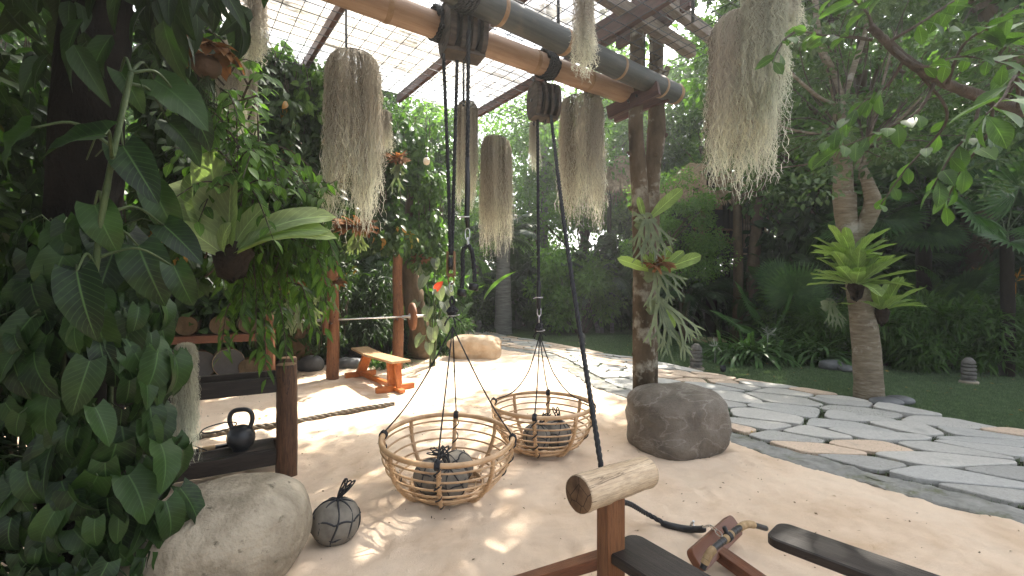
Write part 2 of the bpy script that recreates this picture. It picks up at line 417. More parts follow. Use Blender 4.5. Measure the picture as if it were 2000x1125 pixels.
M['log_pale'] = wood('pale_debarked_log', (0.34, 0.246, 0.153), (0.493, 0.391, 0.272), 3, (12, 12, 1), crack=(0.0765, 0.0467, 0.0255))
def _endgrain():
    m, t, out = new_mat('log_end_grain')
    c = ramp(t, [(0.3, (0.05, 0.028, 0.016)), (0.7, (0.16, 0.1, 0.06))], tex(t, 'noise', 14, 7)).outputs[0]
    e = ramp(t, [(0.0, (1, 1, 1)), (0.035, (0, 0, 0))], tex(t, 'edge', 16)).outputs[0]
    c = mixc(t, c, (0.012, 0.007, 0.004), e); principled(t, out, c, 0.85, 0.2, bump(t, e, -0.6, 0.004)); return m
M['log_end'] = _endgrain()
M['old_grain'] = mat_noise('log_end_grain', [(0.3, (0.05, 0.028, 0.015)), (0.7, (0.15, 0.09, 0.05))], 12, 6, 0.8, 0.2)
M['wood_dark'] = wood('dark_weathered_plank', (0.0135, 0.0105, 0.009), (0.0375, 0.0277, 0.0225), 3, (12, 1, 12), 0.5, (0.0045, 0.003, 0.00225))
M['wood_red'] = wood('red_brown_hardwood', (0.091, 0.0315, 0.0154), (0.175, 0.0665, 0.0315), 3, (12, 1, 12), 0.45)
M['wood_post'] = wood('brown_hardwood_post', (0.096, 0.036, 0.0144), (0.174, 0.075, 0.03), 3, (12, 12, 1), 0.5)
M['wood_bench'] = wood('orange_varnished_bench_wood', (0.33, 0.085, 0.018), (0.5, 0.17, 0.04), 3, (12, 1, 12), 0.4)
M['wood_bench_top'] = wood('pale_bench_top', (0.315, 0.188, 0.09), (0.45, 0.3, 0.165), 3, (9, 2, 9), 0.5)
M['bark_post'] = wood('stripped_brown_post', (0.035, 0.017, 0.009), (0.13, 0.062, 0.032), 4, (9, 9, 1), 0.6, (0.01, 0.006, 0.004))
M['rust_post'] = wood('red_stripped_post', (0.132, 0.051, 0.021), (0.228, 0.102, 0.045), 4, (9, 9, 1), 0.65, (0.042, 0.018, 0.009))
M['beam_purple'] = wood('purple_brown_beam', (0.0525, 0.021, 0.0175), (0.098, 0.0434, 0.035), 3, (12, 1, 12), 0.55)
M['beam_grey'] = wood('weathered_grey_beam', (0.14, 0.108, 0.084), (0.266, 0.22, 0.182), 3, (12, 1, 12), 0.8)
M['grain'] = mat_noise('post_top_grain', [(0.3, (0.176, 0.104, 0.056)), (0.7, (0.288, 0.184, 0.104))], 25, 5, 0.8, 0.2)
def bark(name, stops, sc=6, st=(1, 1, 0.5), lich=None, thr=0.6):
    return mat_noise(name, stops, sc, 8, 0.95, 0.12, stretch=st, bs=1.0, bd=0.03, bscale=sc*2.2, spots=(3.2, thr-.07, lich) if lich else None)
M['bark_lichen'] = bark('lichen_spotted_bark', [(0.3, (0.035, 0.0245, 0.0154)), (0.5, (0.091, 0.0665, 0.0434)), (0.7, (0.154, 0.119, 0.084))], 5, (1, 1, 0.45), (0.28, 0.259, 0.21), 0.6)
M['bark_dark'] = bark('dark_bark', [(0.3, (0.0072, 0.0054, 0.0036)), (0.7, (0.024, 0.018, 0.012))])
M['bark_pale'] = bark('pale_ringed_bark', [(0.3, (0.12, 0.0938, 0.0638)), (0.55, (0.217, 0.18, 0.128)), (0.75, (0.3, 0.27, 0.217))], 6, (1, 1, 5), (0.36, 0.33, 0.27), 0.64)
M['bark_palm'] = bark('grey_palm_bark', [(0.3, (0.084, 0.081, 0.072)), (0.7, (0.216, 0.21, 0.192))], 5, (0.6, 0.6, 5))
M['bark_brown'] = bark('brown_bark', [(0.3, (0.0455, 0.0325, 0.0195)), (0.7, (0.13, 0.0943, 0.0585))], 5)
M['bark_black'] = bark('near_black_bark', [(0.3, (0.003, 0.0025, 0.002)), (0.7, (0.013, 0.01, 0.008))], 9)  # near-black bark tone for the near left trunk
M['branch'] = bark('branch_bark', [(0.3, (0.045, 0.035, 0.028)), (0.7, (0.12, 0.095, 0.075))], 12)
M['bamboo_tan'] = None
def bamboo(name, a, b, node, rough=0.58):
    m, t, out = new_mat(name)
    n = tex(t, 'noise', 2.5, 6, 0.7, coord='luv', stretch=(14, 14, 1))
    c = ramp(t, [(0.3, a), (0.7, b)], n).outputs[0]
    c = mixc(t, c, node, ramp(t, [(0.58, (0, 0, 0)), (0.72, (0.6, 0.6, 0.6))], tex(t, 'noise', 1.6, 6, 0.7, coord='luv')).outputs[0])
    principled(t, out, c, rough, 0.45, bump(t, tex(t, 'noise', 12, 6, coord='luv', stretch=(14, 14, 1)), 0.25, 0.004)); return m
M['bamboo_tan'] = bamboo('tan_bamboo', (0.259, 0.151, 0.0864), (0.403, 0.266, 0.173), (0.18, 0.108, 0.0648))
M['bamboo_dark'] = bamboo('dark_bamboo', (0.022, 0.026, 0.026), (0.07, 0.07, 0.062), (0.13, 0.1, 0.07))
M['bamboo_node'] = mat_noise('bamboo_node', [(0.3, (0.21, 0.119, 0.056)), (0.7, (0.336, 0.217, 0.126))], 12, 4, 0.6, 0.3)
M['rattan'] = mat_noise('rattan_cane', [(0.25, (0.187, 0.0978, 0.0425)), (0.45, (0.391, 0.238, 0.119)), (0.7, (0.527, 0.348, 0.196))], 9, 6, 0.42, 0.45, bs=0.2, bd=0.003, spots=(16, 0.68, (0.102, 0.051, 0.0255)))
M['rattan_wrap'] = mat_noise('rattan_binding', [(0.3, (0.42, 0.25, 0.12)), (0.7, (0.66, 0.44, 0.25))], 30, 4, 0.5, 0.4)
M['pulley_wood'] = mat_noise('old_pulley_wood', [(0.3, (0.0224, 0.016, 0.012)), (0.5, (0.052, 0.0384, 0.0296)), (0.75, (0.096, 0.072, 0.056))], 8, 8, 0.7, 0.3, stretch=(1, 1, 4), bs=0.5, bd=0.006)
M['mesh_iron'] = mat_noise('painted_mesh_rod', [(0.3, (0.012, 0.014, 0.018)), (0.7, (0.03, 0.034, 0.04))], 20, 3, 0.5, 0.4, bs=0.1, bd=0.001)
def _roof(name, col, tcol, fac, dirt):
    m, t, out = new_mat(name)
    n = t.nodes.new('ShaderNodeTexNoise'); at_ = t.nodes.new('ShaderNodeAttribute'); at_.attribute_name = 'luv'; mp = t.nodes.new('ShaderNodeMapping'); mp.inputs['Scale'].default_value = (1.1, 9, 1); t.links.new(at_.outputs['Vector'], mp.inputs[0]); t.links.new(mp.outputs[0], n.inputs['Vector'])
    n.inputs['Scale'].default_value = 1.3; n.inputs['Detail'].default_value = 8; n.inputs['Roughness'].default_value = .7; n = n.outputs['Fac']
    c = mixc(t, col, dirt, ramp(t, [(0.5, (0, 0, 0)), (0.62, (0.85, 0.85, 0.85))], n).outputs[0])
    p = principled(t, out, c, 0.3, 0.5)
    tr = t.nodes.new('ShaderNodeBsdfTranslucent')
    c2 = mixc(t, tcol, tuple(x*0.4 for x in dirt), ramp(t, [(0.5, (0, 0, 0)), (0.62, (0.85, 0.85, 0.85))], n).outputs[0])
    t.links.new(c2, tr.inputs['Color'])
    mx = t.nodes.new('ShaderNodeMixShader'); mx.inputs[0].default_value = fac
    t.links.new(p.outputs[0], mx.inputs[1]); t.links.new(tr.outputs[0], mx.inputs[2])
    tp = t.nodes.new('ShaderNodeBsdfTransparent'); tp.inputs[0].default_value = (0.9, 0.92, 0.95, 1)
    m2 = t.nodes.new('ShaderNodeMixShader'); m2.inputs[0].default_value = 0.5 if fac > 0.6 else 0.22
    t.links.new(mx.outputs[0], m2.inputs[1]); t.links.new(tp.outputs[0], m2.inputs[2])
    t.links.new(m2.outputs[0], out.inputs[0]); return m
M['roof_clear'] = _roof('clear_corrugated_sheet', (0.6, 0.63, 0.66), (0.75, 0.78, 0.8), 0.7, (0.25, 0.22, 0.18))
M['roof_tan'] = _roof('tan_corrugated_sheet', (0.5, 0.47, 0.42), (0.66, 0.62, 0.55), 0.55, (0.12, 0.09, 0.06))
M['thatch'] = mat_noise('dry_thatch', [(0.3, (0.16, 0.105, 0.06)), (0.7, (0.42, 0.31, 0.2))], 6, 6, 0.95, 0.1, bs=0.7, bd=0.02)
M['hut_wood'] = wood('warm_hut_boards', (0.143, 0.0715, 0.033), (0.297, 0.165, 0.0825), 3, (9, 9, 1), 0.7)
M['dark_void'] = mat_noise('dark_shade_and_timber', [(0.3, (0.01, 0.008, 0.006)), (0.7, (0.03, 0.022, 0.016))], 5)  # near-black paints the shade inside the hut; also its floor timber
M['stick'] = mat_noise('bleached_sticks', [(0.3, (0.3, 0.2, 0.12)), (0.7, (0.5, 0.38, 0.25))], 8)
M['clay'] = mat_noise('clay_pot', [(0.3, (0.072, 0.042, 0.027)), (0.7, (0.156, 0.096, 0.06))], 8)
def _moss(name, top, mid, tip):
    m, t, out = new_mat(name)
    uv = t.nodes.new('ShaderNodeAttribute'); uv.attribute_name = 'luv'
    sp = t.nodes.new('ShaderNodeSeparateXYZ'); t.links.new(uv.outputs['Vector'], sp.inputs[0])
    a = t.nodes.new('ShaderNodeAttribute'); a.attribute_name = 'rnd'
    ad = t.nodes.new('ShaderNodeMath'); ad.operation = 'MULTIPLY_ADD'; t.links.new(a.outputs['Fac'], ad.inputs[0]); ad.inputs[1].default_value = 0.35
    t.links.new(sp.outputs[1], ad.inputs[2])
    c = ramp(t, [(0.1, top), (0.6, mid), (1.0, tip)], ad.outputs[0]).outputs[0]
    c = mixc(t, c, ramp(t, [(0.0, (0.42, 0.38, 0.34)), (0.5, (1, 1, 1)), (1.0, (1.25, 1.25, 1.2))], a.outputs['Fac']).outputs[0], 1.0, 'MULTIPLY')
    d = t.nodes.new('ShaderNodeBsdfDiffuse'); t.links.new(c, d.inputs[0])
    tr = t.nodes.new('ShaderNodeBsdfTranslucent'); t.links.new(c, tr.inputs[0])
    mx = t.nodes.new('ShaderNodeMixShader'); mx.inputs[0].default_value = 0.42
    t.links.new(d.outputs[0], mx.inputs[1]); t.links.new(tr.outputs[0], mx.inputs[2]); t.links.new(mx.outputs[0], out.inputs[0])
    return m
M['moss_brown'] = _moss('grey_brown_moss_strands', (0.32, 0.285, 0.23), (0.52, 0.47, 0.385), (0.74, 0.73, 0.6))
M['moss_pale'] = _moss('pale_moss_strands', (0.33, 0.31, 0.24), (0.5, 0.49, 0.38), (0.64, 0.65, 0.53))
# foliage
M['lf_dark'] = mat_leaf('dark_leaf', (0.012, 0.03, 0.008), (0.04, 0.08, 0.02), (0.3, 0.14, 0.02), 0.33, gain=.72)
M['lf_mid'] = mat_leaf('mid_leaf', (0.022, 0.05, 0.012), (0.065, 0.125, 0.026), (0.4, 0.25, 0.03), 0.42, gain=.92)
M['lf_light'] = mat_leaf('light_leaf', (0.04, 0.085, 0.018), (0.1, 0.18, 0.04), None, 0.45, gain=1.0)
M['lf_grey'] = mat_leaf('greygreen_leaf', (0.035, 0.06, 0.03), (0.085, 0.125, 0.06), (0.3, 0.2, 0.05), 0.35, gain=.9)
M['lf_heart'] = mat_leaf('philodendron_leaf', (0.010, 0.032, 0.009), (0.055, 0.13, 0.025), (0.2, 0.22, 0.03), 0.25, 0.42, gain=.37)
M['lf_nest'] = mat_leaf('nest_fern_frond', (0.2, 0.28, 0.09), (0.33, 0.45, 0.15), None, 0.35, 0.5)
M['lf_nest_big'] = mat_leaf('giant_nest_fern_frond', (0.28, 0.37, 0.17), (0.45, 0.55, 0.28), None, 0.35, 0.5)
M['lf_strap'] = mat_leaf('strap_leaf', (0.035, 0.075, 0.025), (0.09, 0.16, 0.055), None, 0.3, 0.35, gain=1.0)
M['lf_shade'] = mat_leaf('shade_darkened_leaf', (0.012, 0.03, 0.008), (0.035, 0.075, 0.018), None, 0.18, 0.5, gain=.42)  # leaf colour darkened to stand in for deep shade overhead
M['lf_palm'] = mat_leaf('palm_frond', (0.014, 0.035, 0.012), (0.04, 0.08, 0.025), None, 0.25, 0.35, vein=False)
M['lf_fan'] = mat_leaf('fan_palm_blade', (0.03, 0.07, 0.022), (0.065, 0.13, 0.04), None, 0.35, 0.35, vein=False, gain=1.0)
M['lf_stag'] = mat_leaf('staghorn_frond', (0.15, 0.19, 0.12), (0.25, 0.29, 0.18), None, 0.3, 0.55, vein=False)
M['lf_dry'] = mat_leaf('dry_shield_frond', (0.16, 0.07, 0.025), (0.36, 0.18, 0.07), None, 0.3, 0.8, vein=False, ttint=(1.3, 1, 0.7))
M['lf_red'] = mat_leaf('red_leaf', (0.45, 0.05, 0.025), (0.6, 0.1, 0.04), None, 0.4, 0.4, ttint=(1.3, 1, 0.8))
M['lf_silver'] = mat_leaf('silver_leaf', (0.12, 0.15, 0.12), (0.22, 0.26, 0.2), None, 0.3, 0.4)
M['grass'] = mat_leaf('grass_blade', (0.03, 0.05, 0.025), (0.072, 0.098, 0.054), (0.3, 0.25, 0.08), 0.3, 0.6, vein=False, gain=1.8, ttint=(1.3, 1.5, 0.9))
M['flower'] = mat_leaf('orange_flower', (0.6, 0.25, 0.02), (0.75, 0.4, 0.04), None, 0.3, 0.5, vein=False, ttint=(1, 1, 0.7))
M['petal'] = mat_leaf('white_petal', (0.6, 0.62, 0.55), (0.75, 0.76, 0.68), None, 0.3, 0.5, vein=False, ttint=(1, 1, 0.9))
M['stem'] = mat_noise('green_stem', [(0.3, (0.025, 0.045, 0.014)), (0.7, (0.06, 0.085, 0.03))], 8, 4, 0.6)
M['root'] = mat_noise('dark_root_ball', [(0.3, (0.012, 0.0078, 0.0048)), (0.7, (0.042, 0.027, 0.0168))], 12, 6, 0.95, bs=1, bd=0.03)
M['bulb'] = mat_noise('frosted_glass_globe', [(0.3, (0.7, 0.62, 0.45)), (0.7, (0.8, 0.72, 0.55))], 5, 2, 0.25)
# ---------------------------------------------------------------- ground
def poly_obj(name, pts, z, mat):
    import bmesh
    bm = bmesh.new(); f = bm.faces.new([bm.verts.new((p[0], p[1], z)) for p in pts])
    if f.normal.z < 0 or f.calc_area() and (f.normal_update() or f.normal.z < 0): f.normal_flip()
    bmesh.ops.triangulate(bm, faces=bm.faces[:])
    me = bpy.data.meshes.new(name); bm.to_mesh(me); bm.free(); me.materials.append(mat)
    o = bpy.data.objects.new(name, me); COL.objects.link(o); o['kind'] = 'structure'; return o
def in_poly(x, y, P):
    P = np.asarray(P); c = np.zeros(np.shape(x), bool); j = len(P)-1
    for i in range(len(P)):
        xi, yi = P[i]; xj, yj = P[j]
        with np.errstate(divide='ignore', invalid='ignore'):
            c ^= ((yi > y) != (yj > y)) & (x < (xj-xi)*(y-yi)/(yj-yi+1e-12)+xi)
        j = i
    return c
g = MB(); g.add([[-160, -60, -.035], [160, -60, -.035], [160, 250, -.035], [-160, 250, -.035]], [[0, 1, 2, 3]])
go = g.build('ground', M['ground']); tag(go, kind='structure')

kin = [(5.0, -2.5), (4.75, -.5), (4.35, 1.0), (3.8, 2.15)]+[tuple(gp(*p)[:2]) for p in
      ((2000, 1035), (1750, 968), (1600, 925), (1420, 868), (1230, 785), (1150, 752), (1060, 697))]+[(-.15, 11.2), (-1.0, 12.4), (-1.75, 14.2), (-2.3, 16.5), (-2.9, 20.5)]
kout = [(9.2, -2.5), (8.6, .5), (7.6, 2.6), (6.5, 3.9)]+[tuple(gp(*p)[:2]) for p in
      ((2000, 850), (1800, 810), (1600, 770), (1400, 737), (1290, 712), (1170, 692))]+[(1.0, 12.6), (-.1, 14.2), (-.9, 16.2), (-1.7, 20.5)]
def curve2(P, n=160):
    P = smooth_path([(a, b, 0) for a, b in P], 400); s_ = np.concatenate([[0], np.cumsum(np.linalg.norm(np.diff(P, axis=0), axis=1))])
    u_ = np.linspace(0, s_[-1], n); return np.stack([np.interp(u_, s_, P[:, i]) for i in (0, 1)], 1)
KI, KO = curve2(kin), curve2(kout)
# match outer points to inner ones by nearest direction so that the strip does not shear
tI = unit(np.gradient(KI, axis=0)); nI = np.stack([tI[:, 1], -tI[:, 0]], 1)
KB = KI+nI*0.30                                   # outer edge of the kerb
def pmap(s_, t_):
    """s in [0,1] along, t in [0,1] across from the kerb to the lawn"""
    i = np.clip(np.asarray(s_)*(len(KB)-1), 0, len(KB)-1.001); k = i.astype(int); f = (i-k)[..., None]
    a = KB[k]*(1-f)+KB[k+1]*f; b = KO[k]*(1-f)+KO[k+1]*f
    t_ = np.asarray(t_)[..., None]; return a*(1-t_)+b*t_
# sand: a height field inside the kerb
left = [(-1.9, 13.2), (-1.55, 11.4), (-1.75, 10.4), (-2.3, 9.7), (-3.7, 9.0), (-5.2, 8.0), (-5.8, 6.0), (-5.6, 3.5), (-5.2, 0), (-5, -2.5)]
SAND_P = [tuple(p) for p in (KI+nI*0.1)[:120]]
cut = [p for p in SAND_P if p[1] < 12.0]
SAND_P = cut+left
def sand_h(x, y):
    h = .012*vnoise(x*1.1, y*1.1)+.009*vnoise(x*3.1+5, y*3.1)+.007*vnoise(x*7+y*3, y*6)+.005*vnoise(x*19, y*15)+.003*vnoise(x*34+3, y*31)
    # raked and swept ridges around the baskets and the rowing bench
    r1 = np.hypot(x+.45, y-3.4); h = h+.012*np.exp(-((r1-.62)/.12)**2)*(0.6+.4*vnoise(x*6, y*6))-.012*np.exp(-(r1/.45)**2)
    r2 = np.hypot(x-.27, y-4.3); h = h+.010*np.exp(-((r2-.58)/.12)**2)-.01*np.exp(-(r2/.4)**2)
    for bx, by, ra, rb in ((1.60, 4.42, .5, .45), (-1.52, 2.32, .44, .36), (-.8, 10.0, .58, .4), (1.36, 4.8, .14, .14), (-1.075, 2.74, .12, .12)):
        rr_ = np.sqrt(((x-bx)/ra)**2+((y-by)/rb)**2)*min(ra, rb); h = h+(.028 if ra > .2 else .014)*np.exp(-((rr_-min(ra, rb))/.07)**2)*(.7+.5*vnoise(x*8, y*8))
    h = h+.007*np.abs(vnoise(x*2.3+y*1.1, y*5+9))*(vnoise(x*.9+4, y*.9) > 0)
    r3 = np.hypot((x-1.05)*.8, y-2.2); h = h+.016*np.exp(-(r3/.6)**2)*vnoise(x*7+2, y*12)
    # footprints
    for fx, fy, a in FOOT:
        dx = (x-fx)*math.cos(a)+(y-fy)*math.sin(a); dy = -(x-fx)*math.sin(a)+(y-fy)*math.cos(a)
        q = (dx/.05)**2+(dy/.13)**2; h = h-.024*np.exp(-q*1.2)+.007*np.exp(-(np.sqrt(q)-1.35)**2*5)
    return h+.022
FOOT = [(random.uniform(-3.2, 2.4), random.uniform(2.2, 9.5), random.uniform(0, 3)) for _ in range(60)]
xs = np.arange(-6, 5.2, .026); ys = np.arange(-1.5, 13.3, .026)
X, Y = np.meshgrid(xs, ys); Z = sand_h(X, Y)
cx, cy = (X[:-1, :-1]+.013).ravel(), (Y[:-1, :-1]+.013).ravel()
ins = in_poly(cx, cy, SAND_P) & ((cy > 1.6) | ((np.round(cx/.026).astype(int) % 1) == 0))
nx = len(xs); ii = np.arange(len(cx)); ry, rx = ii//(nx-1), ii % (nx-1)
base = ry*nx+rx; q = np.stack([base, base+1, base+nx+1, base+nx], 1)[ins]
used, inv = np.unique(q.ravel(), return_inverse=True)
V = np.stack([X.ravel(), Y.ravel(), Z.ravel()], 1)[used]
mb = MB(); mb.add(V, inv.reshape(-1, 4)); tag(mb.build('sand', M['sand']), kind='structure')
# kerb: long irregular stones, each bevelled
mb = MB(); mb.smooth = False; i = 0
prof = np.array([[-.0, -.03], [0.004, .024], [.02, .034], [.09, .040], [.15, .038], [.22, .043], [.28, .04], [.297, .03], [.30, -.03]])
pts = []; N = 640
ui = np.linspace(0, len(KI)-1.01, N); k = ui.astype(int); f = (ui-k)[:, None]
P = KI[k]*(1-f)+KI[k+1]*f; nn = unit(nI[k]*(1-f)+nI[k+1]*f)
wob = .028*vnoise(ui*1.3, ui*0)+.014*vnoise(ui*4.7, ui*0+3)
v = []
for a, b in prof:
    rr = b+.010*vnoise(ui*2.1, np.full(N, a*19))+.006*vnoise(ui*6.3, np.full(N, a*23)) if b > 0 else b+0*ui
    e = a+wob*(1 if a < .1 else -1)
    v.append(np.column_stack([P+nn*e[:, None], rr]))
v = np.stack(v, 1); m_ = len(prof); I, J = np.arange(N-1)[:, None], np.arange(m_-1)[None]
mb.add(v.reshape(-1, 3), np.stack([I*m_+J, I*m_+J+1, (I+1)*m_+J+1, (I+1)*m_+J], -1).reshape(-1, 4)[:, ::-1])
tag(mb.build('kerb', M['kerb']), kind='structure')
# lawn
back = [gp(905, 640, 0)[:2]-np.array([0.2, -1.5])]+[gp(*p)[:2] for p in ((1000, 636), (1120, 637), (1230, 640), (1392, 648), (1440, 690), (1600, 712), (1850, 718), (2050, 720))]+[np.array([30, 9.5]), np.array([30, -4]), np.array([9.2, -4])]
LAWN_P = [tuple(p) for p in KO]+[tuple(p) for p in back]
poly_obj('lawn', LAWN_P, -.004, M['lawn'])
# soil bed under the flagstones
mb = MB(); n = len(KB); v = np.vstack([np.column_stack([KB-nI*.05, np.full(n, .022)]), np.column_stack([KO+nI*.12, np.full(n, .002)])])
I = np.arange(n-1); mb.add(v, np.stack([I, I+n, I+n+1, I+1], 1))
tag(mb.build('path_soil', M['ground']), kind='structure')
# flagstones: voronoi cells in the strip, shrunk and roughened
L = np.sum(np.linalg.norm(np.diff((KB+KO)/2, axis=0), axis=1)); W = 2.5
gr = np.random.default_rng(21); pts = []
tries = 0
while len(pts) < 280 and tries < 9000:
    tries += 1; c = gr.uniform([0, 0], [L, W]); dmin = gr.choice([.26, .42, .62], p=[.3, .38, .32])
    if all(math.hypot((c[0]-p[0])*.8, (c[1]-p[1])*1.05) > (dmin+p[2])/2 for p in pts): pts.append((c[0], c[1], dmin))
C = np.array([(a, b) for a, b, _ in pts])
def clip(poly, p, nrm):
    out = []
    for a, b in zip(poly, poly[1:]+poly[:1]):
        da, db = np.dot(a-p, nrm), np.dot(b-p, nrm)
        if da <= 0: out.append(a)
        if da*db < 0: out.append(a+(b-a)*da/(da-db))
    return out
mb = MB(); mb.smooth = False; STONES = []
for i, c in enumerate(C):
    poly = [np.array(p) for p in ((max(c[0]-1.3, 0), 0), (min(c[0]+1.3, L), 0), (min(c[0]+1.3, L), W), (max(c[0]-1.3, 0), W))]
    for j in np.argsort(np.hypot(*(C-c).T))[1:16]:
        d = C[j]-c; l = np.hypot(*d); poly = clip(poly, c+d/2-d/l*gr.uniform(.010, .027), d/l)
        if len(poly) < 3: break
    if len(poly) < 3: continue
    pl = np.array(poly); ctr = pl.mean(0)
    # chaikin corners + subdivide + roughen
    for _ in range(2):
        nx_ = np.roll(pl, -1, 0); pl = np.stack([pl*.84+nx_*.16, pl*.16+nx_*.84], 1).reshape(-1, 2)
    out = []
    for a, b in zip(pl, np.roll(pl, -1, 0)):
        m_ = max(1, int(np.hypot(*(b-a))/.035)); out += [a+(b-a)*q_/m_ for q_ in range(m_)]
    pl = np.array(out); r_ = np.hypot(*(pl-ctr).T)
    pl = ctr+(pl-ctr)*(1+(.03*vnoise(pl[:, 0]*7, pl[:, 1]*7+i)+.012*vnoise(pl[:, 0]*30, pl[:, 1]*30+i)))[:, None]
    pl[:, 1] = np.clip(pl[:, 1], .015, W-.005)
    w3 = pmap(pl[:, 0]/L, pl[:, 1]/W); cc = pmap(np.array(ctr[0]/L), np.array(ctr[1]/W))
    h = .052+gr.uniform(-.01, .012); tx, ty = gr.uniform(-.016, .016, 2)
    n = len(pl)
    top = np.column_stack([w3, h+(w3-cc)@np.array([tx, ty])]); inn = top.copy(); inn[:, :2] = cc+(top[:, :2]-cc)*.965; inn[:, 2] += .006
    bot = top.copy(); bot[:, 2] = -.03
    v = np.vstack([inn, top, bot, [[cc[0], cc[1], inn[:, 2].mean()]]])
    I = np.arange(n); J = (I+1) % n
    area = .5*abs(np.sum(w3[:, 0]*np.roll(w3[:, 1], -1)-np.roll(w3[:, 0], -1)*w3[:, 1]))
    rnd = gr.uniform(.86, 1) if (area < .17 and gr.random() < .5) else gr.uniform(0, .83)
    mb.add(v, np.vstack([np.stack([n+I, n+J, J, I], 1)[:, ::-1], np.stack([2*n+I, 2*n+J, n+J, n+I], 1)[:, ::-1]]),
           np.stack([np.full(n, 3*n), I, J], 1), rnd=rnd)
    STONES.append(w3)
po = mb.build('path', M['slab']); tag(po, kind='structure')
import bmesh
bm = bmesh.new(); bm.from_mesh(po.data); bmesh.ops.recalc_face_normals(bm, faces=bm.faces[:]); bm.to_mesh(po.data); bm.free()
# grass: blades on the lawn and tufts between the stones
def blades(pos, hmin, hmax, wd, name, g_):
    n = len(pos); a = g_.uniform(0, 2*math.pi, n); h = g_.uniform(hmin, hmax, n)
    sd_ = np.stack([np.cos(a), np.sin(a), np.zeros(n)], 1)*wd
    tip = pos+np.stack([g_.normal(0, .45, n)*h, g_.normal(0, .45, n)*h, h], 1)
    v = np.stack([pos-sd_, pos+sd_, tip], 1).reshape(-1, 3)
    b_ = MB(); b_.add(v, None, np.arange(3*n).reshape(-1, 3), rnd=g_.uniform(0, .97, n)); return b_.build(name, M['grass'])
g2 = np.random.default_rng(5)
u_ = g2.uniform(1150, 2100, 420000); vv = 562+ g2.uniform(72, 330, 420000)
Zd = CAMZ*F/(vv-562.5); px = (u_-1000)/F*Zd
ok = in_poly(px, Zd, LAWN_P); px, py = px[ok], Zd[ok]
P3 = np.column_stack([px, py, np.full(len(px), -.004)])[:170000]
# an even cover nearby, real blades about the height of mown carpet grass
uni = np.column_stack([g2.uniform(1, 12, 110000), g2.uniform(2, 15, 110000), np.full(110000, -.004)])
uni = uni[in_poly(uni[:, 0], uni[:, 1], LAWN_P)]
tag(blades(np.vstack([P3, uni]), .012, .04, .0035, 'lawn_grass', g2), 'short carpet grass covering the shaded lawn', 'grass', kind='stuff')
q = g2.uniform([0, 0], [1, 1], (110000, 2)); nz = vnoise(q[:, 0]*L*1.7, q[:, 1]*W*1.7)
q = q[nz > -.45]; w2 = pmap(q[:, 0], q[:, 1])
tag(blades(np.column_stack([w2, np.full(len(w2), .02)]), .02, .045, .004, 'joint_grass', g2), 'low green tufts growing in the joints between the flagstones', 'grass', kind='stuff')
# fallen leaves
lv = MB(); n = 420
fx = np.column_stack([g2.uniform(-4, 9, n), g2.uniform(2.2, 13, n)]); onsand = in_poly(fx[:, 0], fx[:, 1], SAND_P)
fx = fx[(g2.random(n) < .22) | ~onsand]; n = len(fx)
z = np.where(in_poly(fx[:, 0], fx[:, 1], SAND_P), sand_h(fx[:, 0], fx[:, 1])+.008, .04)
put(lv, T_TINY, np.column_stack([fx, z]), np.column_stack([g2.normal(size=(n, 2)), g2.normal(0, .15, n)]), np.column_stack([g2.normal(0, .3, (n, 2)), np.ones(n)]), g2.uniform(.03, .07, n), g2.uniform(0, 1, n))
tag(lv.build('fallen_leaves', mat_leaf('fallen_leaf', (0.25, 0.12, 0.03), (0.5, 0.36, 0.1), None, .2, .7, False, (1, 1, .7))), 'yellow and brown leaves fallen on the lawn, path and sand', 'leaves', kind='stuff')
lt = MB(); n = 1500; fx = np.column_stack([g2.uniform(-4, 4.6, n), g2.uniform(1.6, 11, n)]); fx = fx[in_poly(fx[:, 0], fx[:, 1], SAND_P)]; n = len(fx)
put(lt, T_TINY, np.column_stack([fx, sand_h(fx[:, 0], fx[:, 1])+.004]), np.column_stack([g2.normal(size=(n, 2)), g2.normal(0, .3, n)]), np.column_stack([g2.normal(0, .5, (n, 2)), np.ones(n)]), g2.uniform(.008, .028, n)**1.0, g2.uniform(0, 1, n))
tag(lt.build('sand_litter', mat_leaf('bark_chip', (0.08, 0.05, 0.03), (0.3, 0.2, 0.12), None, .1, .9, False, (1, 1, .7))), 'tiny dark chips and crumbs scattered over the sand', 'litter', kind='stuff')
def hs_(x, y): return float(sand_h(np.array([x]), np.array([y]))[0])
